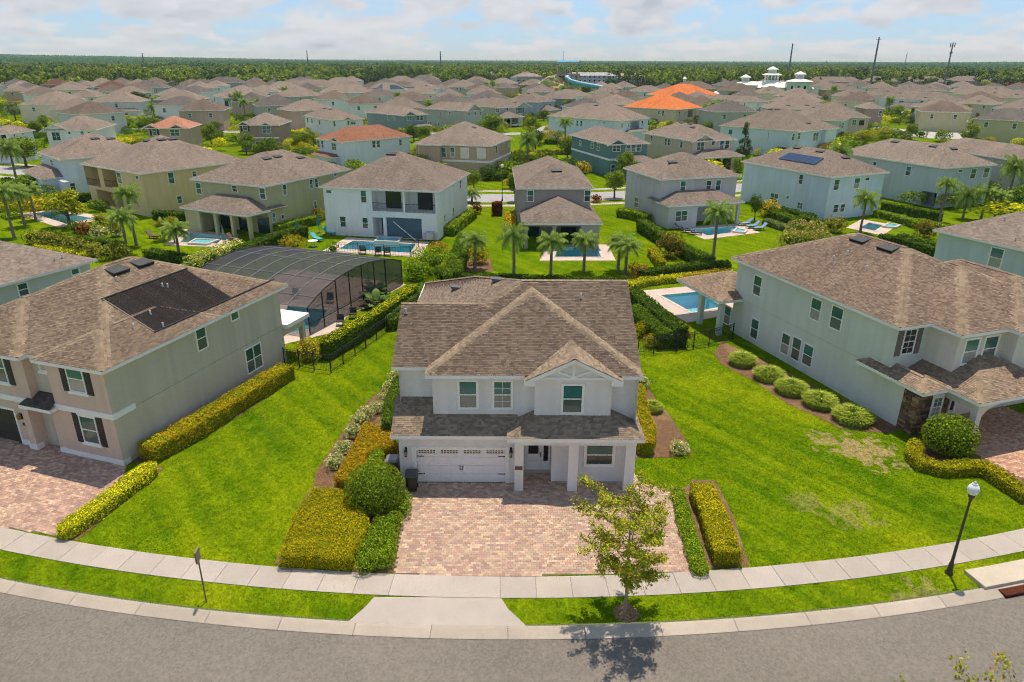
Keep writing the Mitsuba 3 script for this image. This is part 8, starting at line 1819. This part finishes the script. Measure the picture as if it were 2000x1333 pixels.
for s, z in ((-22, 3), (-19.5, 3), (-17, 3), (-14.5, 3), (-12.5, 3)): window(k, (frc[0], frc[1] + frc[0][:, 1] * 7.0), s, z, 1.4, 3.0, 'x', .15, dark=True)
for s in (-5, -2.5, 2): window(k, (frc[0], frc[1] + frc[0][:, 1] * 7.0), s, 3, 1.4, 2.4, 'x', .15, dark=True)
for s in (9, 12.5, 16): window(k, (frc[0], frc[1] + frc[0][:, 1] * 6.0), s, 6, 1.5, 2.2, 'x', .15, dark=True)
# water slide and its tower on the rock mound
TX, TY = 33.0, 452.0
k = num('rock_mound'); tag(k, 'orange-brown artificial rock mound under the slide tower', 'rock'); ico = trimesh.creation.icosphere(4, 1.0); vv = ico.vertices.copy(); nz = meshkit.fbm(vv * 2.4 + 3, 4, 3); vv *= (.7 + .75 * nz)[:, None]; vv[:, 2] = np.maximum(vv[:, 2], 0); m = MB(); m.add(vv * (14, 10, 11.0) + (TX - 7, TY, 0), ico.faces, np.where((meshkit.noise(vv * 5, 4) > .5)[:, None], (.42, .27, .15), (.32, .22, .15))); put(k, m, 'matte')
k = num('slide_tower'); tag(k, 'wooden slide tower with a blue canopy on the skyline', 'tower'); m = MB()
for dx in (-5.5, -2, 2, 5.5):
    for dy in (-3, 3): m.tube([(TX + dx, TY + dy, 0), (TX + dx, TY + dy, 15.3)], .28, (.33, .25, .19), 6)
put(k + '__post', m, 'matte')
for z in (8.5, 12.2): m = MB(); m.box(TX - 7, TY - 4, z, TX + 7, TY + 4, z + .4, (.30, .22, .17)); m.box(TX - 7, TY - 4.05, z + .4, TX + 7, TY - 3.95, z + 1.5, (.36, .28, .22)); put(part(k, 'platform'), m, 'matte')
m = MB()
for cx_, w_ in ((-3.2, 4.2), (3.4, 3.4)):
    for f in hip(TX + cx_ - w_, TY - 3.5, TX + cx_ + w_, TY + 3.5, 20.3, .35): m.poly(f, (.05, .30, .62))
    for q in (-1, 1): m.tube([(TX + cx_ + q * w_ * .7, TY, 12.4), (TX + cx_ + q * w_ * .7, TY, 20.4)], .15, (.45, .5, .5), 5)
put(k + '__canopy', m, 'paint')
m = MB(); m.tube([(TX - 3, TY, 20.5), (TX - 3, TY, 26)], .12, (.2, .22, .25), 5); put(k + '__mast', m, 'paint')
k = num('water_slide'); tag(k, 'blue tube water slide winding down from the slide tower', 'water slide')
sp = np.array([(TX + 1, TY - 3, 11.5), (TX - 1.5, TY - 7, 11.6), (TX + 1, TY - 9, 9.6), (TX + 6, TY - 9.5, 8.4), (TX + 13, TY - 10, 7.2), (TX + 18, TY - 10, 6.4), (TX + 25, TY - 10.5, 5.0), (TX + 28, TY - 11, 3.4), (TX + 33, TY - 11, 2.6)])
tt = np.linspace(0, len(sp) - 1, 60); from_ = np.stack([np.interp(tt, range(len(sp)), sp[:, j]) for j in range(3)], 1)
for _ in range(3): from_[1:-1] = (from_[:-2] + 2 * from_[1:-1] + from_[2:]) / 4
m = MB(); m.tube(from_, 1.25, (.08, .40, .50), 14, False); c_ = m.C[0].copy(); zz = m.V[0][:, 2] - from_[:, 2].repeat(14); c_[zz > .55] = (.50, .70, .74); m.C[0] = c_; put(k + '__tube', m, 'gloss', True)
for q in (12, 22, 30, 38, 46): m = MB(); m.tube([(*from_[q][:2], 0), (*from_[q][:2], from_[q][2] - 1)], .2, (.35, .38, .4), 6); put(part(k, 'support'), m, 'paint')
m = MB(); m.box(TX + 22, TY - 14, 0, TX + 40, TY - 8, 1.6, (.62, .64, .62)); m.box(TX + 22.5, TY - 13.6, 1.6, TX + 39.5, TY - 8.4, 1.64, (.10, .38, .42)); put(k + '__splash_pool', m, 'paint')
# far hotels, parasols
for px, w_, d_, h_, c_, rc_, l in ((1152, 45, 640, 9, (.46, .48, .50), (.42, .42, .43), 'far grey three-storey block behind the slide'), (1186, 22, 650, 7, (.50, .47, .44), (.40, .36, .33), 'far low tan block right of the grey one'), (1232, 30, 690, 8, (.55, .48, .40), (.40, .33, .28), 'far cream hotel roofs left of the cupola roof'), (1298, 20, 720, 7, (.50, .48, .44), (.42, .40, .38), 'far pale grey building among trees, right of the hotels'), (1032, 22, 640, 8, (.46, .40, .35), (.30, .26, .23), 'far tan block left of the slide tower')):
    k = num('apartment_block'); tag(k, l, 'building'); x, y = place_(px, d_); m = MB(); m.box(x - w_ / 2, y, 0, x + w_ / 2, y + 14, h_, c_); put(k + '__wall', m, 'stucco'); m = MB()
    for f in hip(x - w_ / 2 - .6, y - .6, x + w_ / 2 + .6, y + 14.6, h_, .35): m.poly(f, rc_)
    put(k + '__roof', m, 'roof_tile'); ff = (np.array([[1, 0, 0], [0, -1, 0], [0, 0, 1.0]]), np.array([x, y, 0.0]))
    for z in np.arange(1.2, h_ - 1.5, 3.0):
        for s in np.arange(-w_ / 2 + 2, w_ / 2 - 1, 4): window(k, ff, s, z, 1.8, 1.6, 'x', .15, dark=True)
for i, (px, d_) in enumerate(((1387, 400), (1395, 392), (1402, 405))):
    x, y = place_(px, d_); k = num('parasol'); tag(k, 'white pool parasol beyond the orange roofs', 'parasol', 'white pool parasols beyond the orange roofs'); m = MB(); m.tube([(x, y, 0), (x, y, 2.6)], .06, (.6, .6, .6), 5); m.lathe([(2.2, 5.0), (1.2, 5.8), (0, 6.4)], (x, y, 0), (.75, .77, .80), 8); m.tube([(x, y, 2.6), (x, y, 5.9)], .06, (.6, .6, .6), 5); put(k, m, 'matte')
# tall poles
def pole(px, ptop, d, r_, label, kind='power_pole', arms=0):
    x, y = place_(px, d); ang_ = math.atan((ptop - 666.5) / F_PX); zt_ = CAM_H + d * math.cos(math.atan((px - 1000) / F_PX)) * math.tan(-(ang_ + pitch)) / 1.0
    k = num(kind); tag(k, label, 'pole'); m = MB(); m.tube([(x, y, 0), (x, y, zt_)], [r_, r_ * .6], (.16, .17, .18), 8)
    for q in range(arms): m.box(x - 2.0, y - .15, zt_ - 2 - 2.6 * q, x + 2.0, y + .15, zt_ - 1.7 - 2.6 * q, (.16, .17, .18))
    if kind == 'cell_mast':
        for q in range(6): a = q * math.pi / 3; m.box(x + 1.6 * math.cos(a) - .25, y + 1.6 * math.sin(a) - .2, zt_ - 3.2, x + 1.6 * math.cos(a) + .25, y + 1.6 * math.sin(a) + .2, zt_ - .2, (.22, .23, .25))
        m.lathe([(1.7, zt_ - 1.9), (1.7, zt_ - 1.6), (0, zt_ - 1.6)], (x, y, 0), (.18, .19, .2), 8); m.lathe([(1.0, zt_ - 7.4), (1.0, zt_ - 6.2)], (x, y, 0), (.22, .23, .25), 8)
    put(k, m, 'paint')


pole(1541, 83, 640, .85, 'tall grey steel pole behind the clubhouse'); pole(1706, 69, 640, .9, 'tallest grey steel pole above the townhouse roofs', arms=1)
pole(1766, 100, 1300, .7, 'thin distant pole between the tallest pole and the antenna mast'); pole(1851, 79, 640, .7, 'mast with round antenna head at right', 'cell_mast')
pole(598, 101, 900, .8, 'dark pole above the wood, left of centre'); pole(858, 101, 900, .9, 'dark pole above the wood near the centre'); pole(277, 107, 900, .8, 'dark pole above the wood at left')
pole(1131, 117, 1700, .9, 'tiny far tower right of the slide canopy'); pole(1611, 116, 1900, 1.0, 'tiny far pole on the horizon at right'); pole(1346, 119, 2300, 1.2, 'tiny far tower on the horizon before the orange roofs'); pole(880, 118, 1900, 1.0, 'tiny far tower on the horizon right of the centre pole')
# cupola vent on the brown roof
k = num('roof_cupola'); x, y = place_(1338, 458); tag(k, 'small white cupola on the brown roof behind the orange ones', 'cupola'); m = MB(); m.box(x - .7, y - .7, 9, x + .7, y + .7, 11.2, (.7, .7, .7)); m.lathe([(1.4, 11.2), (0, 12.4)], (x, y, 0), WHITE, 8); put(k, m, 'paint')
# the crowded back rows: houses that nothing tells apart, wherever a lot is free
centres = [np.array(h[4]) + np.array([math.cos(math.radians(h[5])), math.sin(math.radians(h[5]))]) * h[6] / 2 + np.array([-math.sin(math.radians(h[5])), math.cos(math.radians(h[5]))]) * h[7] / 2 for h in HOUSES]
r = np.random.default_rng(41); FILL = []
def fill_label(wl, dk, dg, d):
    return 'far %s house under a %s roof in the %s rows, %s' % ({'palegrey': 'pale grey', 'greygreen': 'grey-green', 'skyblue': 'pale blue'}.get(wl, wl), {'dark': 'slate', 'brown': 'tan', 'darkbrown': 'brown'}[dk], 'nearer' if d < 340 else 'middle' if d < 450 else 'farthest', 'far left' if dg < -27 else 'left' if dg < -17 else 'left centre' if dg < -7 else 'centre' if dg < 6 else 'right centre' if dg < 17 else 'right' if dg < 28 else 'far right')

for ring_d in range(250, 585, 27):
    for az in np.radians(np.arange(-37, 38, 15.5 / ring_d * 57.3)):
        c = np.array([math.sin(az), math.cos(az)]) * (ring_d + r.uniform(-5, 5)); dg = math.degrees(az)
        if min(np.linalg.norm(c - q) for q in centres) < (18 if dg > 14 else 21) or (2 < dg < 7 and ring_d > 400) or (14 < dg < 30 and 380 < ring_d < 500) or (22 < dg < 33 and ring_d < 270) or (ring_d > 440 and -1 < dg < 15): continue
        centres.append(c); th = -math.degrees(az) + r.choice([-28, -10, 8, 25]); W_, D_ = r.uniform(12, 15.5), r.uniform(12, 15.5)
        u = np.array([math.cos(math.radians(th)), math.sin(math.radians(th))]); v = np.array([-u[1], u[0]]); O = c - u * W_ / 2 - v * D_ / 2
        wins = [('F', W_ * q, 3.9, 1.1, 1.5, 'd') for q in (.25, .7)]
        wl = r.choice(['white', 'cream', 'tan', 'palegrey', 'greygreen', 'skyblue', 'olive'])
        dk = r.choice(['brown', 'brown', 'darkbrown', 'dark'])  # dark is the roof tone with cloud shade in it, dealt at random
        FILL.append(('house', fill_label(wl, dk, dg, ring_d), 'house', 'far houses in the crowded back rows', O, th, W_, D_, 6.2, .47, wl, dk, wins, [], [], [], [], [], [], [], None, 'white'))
for f in FILL: house(f)
# shrubbery and small trees of the back gardens
def scatter(name, srcs, n, d0, d1, rad, label, seed, sc, rmin):
    r = np.random.default_rng(seed); tag(name, label, 'shrubbery', kind='stuff'); cnt = 0; cen = np.array(centres)
    while cnt < n:
        d = math.sqrt(r.uniform(d0 ** 2, d1 ** 2)) if r.random() < .5 else r.uniform(d0, d1); az = math.radians(r.uniform(-38, 38)); c = np.array([d * math.sin(az), d * math.cos(az)]); q = np.linalg.norm(cen - c, axis=1).min()
        if q < rmin or q > rad or b_road.distance(Point(*c)) < 3 or cds.distance(Point(*c)) < 2: continue
        cnt += 1; s = r.uniform(*sc); scene[f'{name}__{cnt:04d}'] = {'type': 'instance', 'shapes': {'type': 'ref', 'id': srcs[r.integers(len(srcs))]}, 'to_world': T().translate([float(c[0]), float(c[1]), s * .95]).rotate([0, 0, 1], r.uniform(0, 360)).scale([s * r.uniform(1, 2.2), s, s * .8])}


def bush_source(i, cols):
    r = np.random.default_rng(60 + i); m = MB(); d = sphere_pts(420, r); d[:, 2] = np.where(d[:, 2] < -.6, -d[:, 2], d[:, 2]); leaves(m, d * r.uniform(.7, 1.1, (420, 1)), d, .22, np.array(cols), r, .7, .65); g = f'bush_source_{i}'; scene[g] = {'type': 'shapegroup', 'foliage': m.dict('leaf')}; return g


BS = [bush_source(i, LEAF[c]) for i, c in enumerate(('green', 'dark', 'bright', 'yelgrn', 'olive', 'yellow', 'dark'))]
scatter('garden_shrubbery', BS, 2300, 118, 560, 22, 'shrubs and hedges massed between the far houses', 77, (.8, 1.9), 8.5)
TS = [tree_group(k_, 0, 1, 1) for k_ in ('mid', 'light', 'dark')]; r = np.random.default_rng(8); cen = np.array(centres); n = 0
while n < 110:
    d, az = r.uniform(125, 540), math.radians(r.uniform(-37, 37)); c = np.array([d * math.sin(az), d * math.cos(az)]); q = np.linalg.norm(cen - c, axis=1).min()
    if not 10 < q < 22 or b_road.distance(Point(*c)) < 4 or cds.distance(Point(*c)) < 2: continue
    n += 1; i = int(r.integers(4)); k = num('tree' if i < 3 else 'palm_tree'); dg = math.degrees(az); where = ('far left' if dg < -20 else 'left' if dg < -7 else 'centre' if dg < 7 else 'right' if dg < 20 else 'far right') + (', nearer' if d < 260 else ', middle' if d < 400 else ', farthest') + ' rows'
    tag(k, ('%s green garden tree among the back houses, ' % ('mid', 'light', 'dark')[i] if i < 3 else 'garden palm among the back houses, ') + where, 'tree' if i < 3 else 'palm tree', 'garden trees and palms among the back houses'); s = r.uniform(1.8, 3.4)
    g = TS[i] if i < 3 else palm_group('q', 40 + n % 3, 4)
    scene[k] = {'type': 'instance', 'shapes': {'type': 'ref', 'id': g}, 'to_world': T().translate([float(c[0]), float(c[1]), s * 1.2 if i < 3 else 0]).rotate([0, 0, 1], r.uniform(0, 360)).scale([s, s, s * r.uniform(.8, 1.1)] if i < 3 else [1, 1, r.uniform(.9, 1.6)])}
# ------------------------------------------------------------------ the wood
WOOD = [np.array([(.15, .21, .02), (.20, .26, .025), (.10, .15, .016), (.26, .28, .035)]), np.array([(.10, .16, .02), (.14, .19, .022), (.07, .11, .015), (.18, .21, .03)]), np.array([(.06, .11, .02), (.09, .14, .02), (.12, .16, .025)])]
def wood_patch(i, S=46.0, n=36):
    r = np.random.default_rng(300 + i); m = MB()
    for q in range(n):
        x, y = r.uniform(-S / 2, S / 2, 2); h = r.uniform(8, 15); cr = r.uniform(1.7, 3.2); cols = WOOD[i % 3] * r.uniform(1.1, 2.0)
        pine = r.random() < .35; k_ = 78; d = sphere_pts(k_, r); d[:, 2] = np.abs(d[:, 2]) * 1.0 - .25; rad = r.uniform(.55, 1.0, (k_, 1))
        hh = h * (.30 if not pine else .22); p = d * rad * np.array([cr if not pine else cr * .6, cr if not pine else cr * .6, hh]) + np.array([x, y, h - hh])
        leaves(m, p, d + (0, 0, .3), 1.75 if not pine else 1.3, cols, r, .6, .75)
        m.tube([(x, y, 0), (x, y, h - hh)], [.28, .15], (.12, .10, .08), 4, False)
    for q in range(60):   # undergrowth
        x, y = r.uniform(-S / 2, S / 2, 2); d = sphere_pts(12, r); leaves(m, d * np.array([1.8, 1.8, 1.2]) + np.array([x, y, 1.2]), d, 1.6, WOOD[1] * .8, r, .6, .8)
    g = f'wood_source_{i}'; scene[g] = {'type': 'shapegroup', 'wood': m.dict('leaf')}; return g


wg_ = [wood_patch(i) for i in range(4)]; S = 46.0; cnt = 0; r = np.random.default_rng(99)
def wood_start(az):   # nearest distance of the wood along an azimuth (degrees, right positive)
    return np.interp(az, [-45, -36, -28, -20, -12, -4, 0, 4, 9, 14, 18, 22, 26, 30, 37, 45], [560, 560, 545, 560, 610, 650, 760, 740, 620, 560, 600, 660, 660, 690, 720, 720])
tag('wood', 'broad green woodland reaching to the horizon', 'forest', kind='stuff')
for gx in np.arange(-1250, 1251, S):
    for gy in np.arange(380, 1500, S):
        d = math.hypot(gx, gy); az = math.degrees(math.atan2(gx, gy))
        if abs(az) > 41 or d < wood_start(az) + 18 * math.sin(az * 1.7) or d > 1480: continue
        cnt += 1; z = 0; sc_ = r.uniform(.8, 1.15)
        scene[f'wood__{cnt:04d}'] = {'type': 'instance', 'shapes': {'type': 'ref', 'id': wg_[r.integers(4)]}, 'to_world': T().translate([gx + r.uniform(-9, 9), gy + r.uniform(-9, 9), z]).rotate([0, 0, 1], 90 * int(r.integers(4)) + r.uniform(-20, 20)).scale([1, 1, sc_])}
# beyond that the canopy as one rolling, lumpy surface
def canopy(name, r0, r1, nr, na, lump, h0, label, seed):
    a = np.radians(np.linspace(-44, 44, na)); rr = np.geomspace(r0, r1, nr); A, Rr = np.meshgrid(a, rr); x, y = Rr * np.sin(A), Rr * np.cos(A); p = np.stack([x / lump, y / lump, np.zeros_like(x)], -1)
    hill = meshkit.fbm(np.stack([x / 900, y / 900, np.full_like(x, seed)], -1), 3, seed) - .45
    z = h0 + 7 * (meshkit.noise(p, seed) - .5) + 5 * (meshkit.noise(p * 2.3, seed + 1) - .5) + hill * 7 * np.clip((Rr - r0) / r0, 0, 2)
    left_rise = np.clip((-np.degrees(A) - 10) / 28, 0, 1) ** 1.5 * np.clip((Rr - 1400) / 2500, 0, 1); right_rise = np.clip((np.degrees(A) - 22) / 14, 0, 1) * np.clip((Rr - 1400) / 2500, 0, 1); z = z + left_rise * 26 + right_rise * 8
    edge = np.clip((Rr - r0) / 30, 0, 1); z = z * np.where(edge < .5, 0, 1)
    i, j = np.meshgrid(np.arange(nr - 1), np.arange(na - 1), indexing='ij'); q = np.stack([i * na + j, i * na + j + 1, (i + 1) * na + j + 1, (i + 1) * na + j], -1).reshape(-1, 4)
    tone = meshkit.fbm(np.stack([x / 60, y / 60, np.zeros_like(x)], -1), 3, 5)[..., None] * .5 + meshkit.noise(p * 1.6, 8)[..., None] * .5
    c = np.array((.025, .058, .022)) + tone * np.array((.050, .075, .024)); m = MB(); m.add(np.stack([x, y, z], -1).reshape(-1, 3), q, c.reshape(-1, 3)); scene[name] = mikit.ply(m.arrays()[:2], {'type': 'ref', 'id': 'canopy'}, smooth=False, color=m.arrays()[2]); tag(name, label, 'forest', kind='stuff')


scene['canopy'] = two({'type': 'diffuse', 'reflectance': {'type': 'mesh_attribute', 'name': 'vertex_color'}})
canopy('distant_wood', 1400, 5200, 330, 900, 7.0, 11.5, 'distant tree canopy rolling towards the horizon', 21)
canopy('distant_wood_001', 5100, 24000, 90, 500, 60.0, 12.0, 'farthest dark line of woodland on the horizon', 23)

# ------------------------------------------------------------------ air
if HAZE:
    scene['air'] = {'type': 'homogeneous', 'albedo': {'type': 'rgb', 'value': [.90, .95, 1.0]}, 'sigma_t': {'type': 'rgb', 'value': [HAZE * .75, HAZE, HAZE * 1.3]}}
    scene['haze'] = {'type': 'cube', 'to_world': T().translate([0, 0, 39.0]).scale([33900.0, 33900.0, 42.0]), 'bsdf': {'type': 'null'}, 'interior': {'type': 'ref', 'id': 'air'}}
    tag('haze', 'thin summer haze over the neighbourhood', kind='stuff')
    scene['camera']['medium'] = {'type': 'ref', 'id': 'air'}
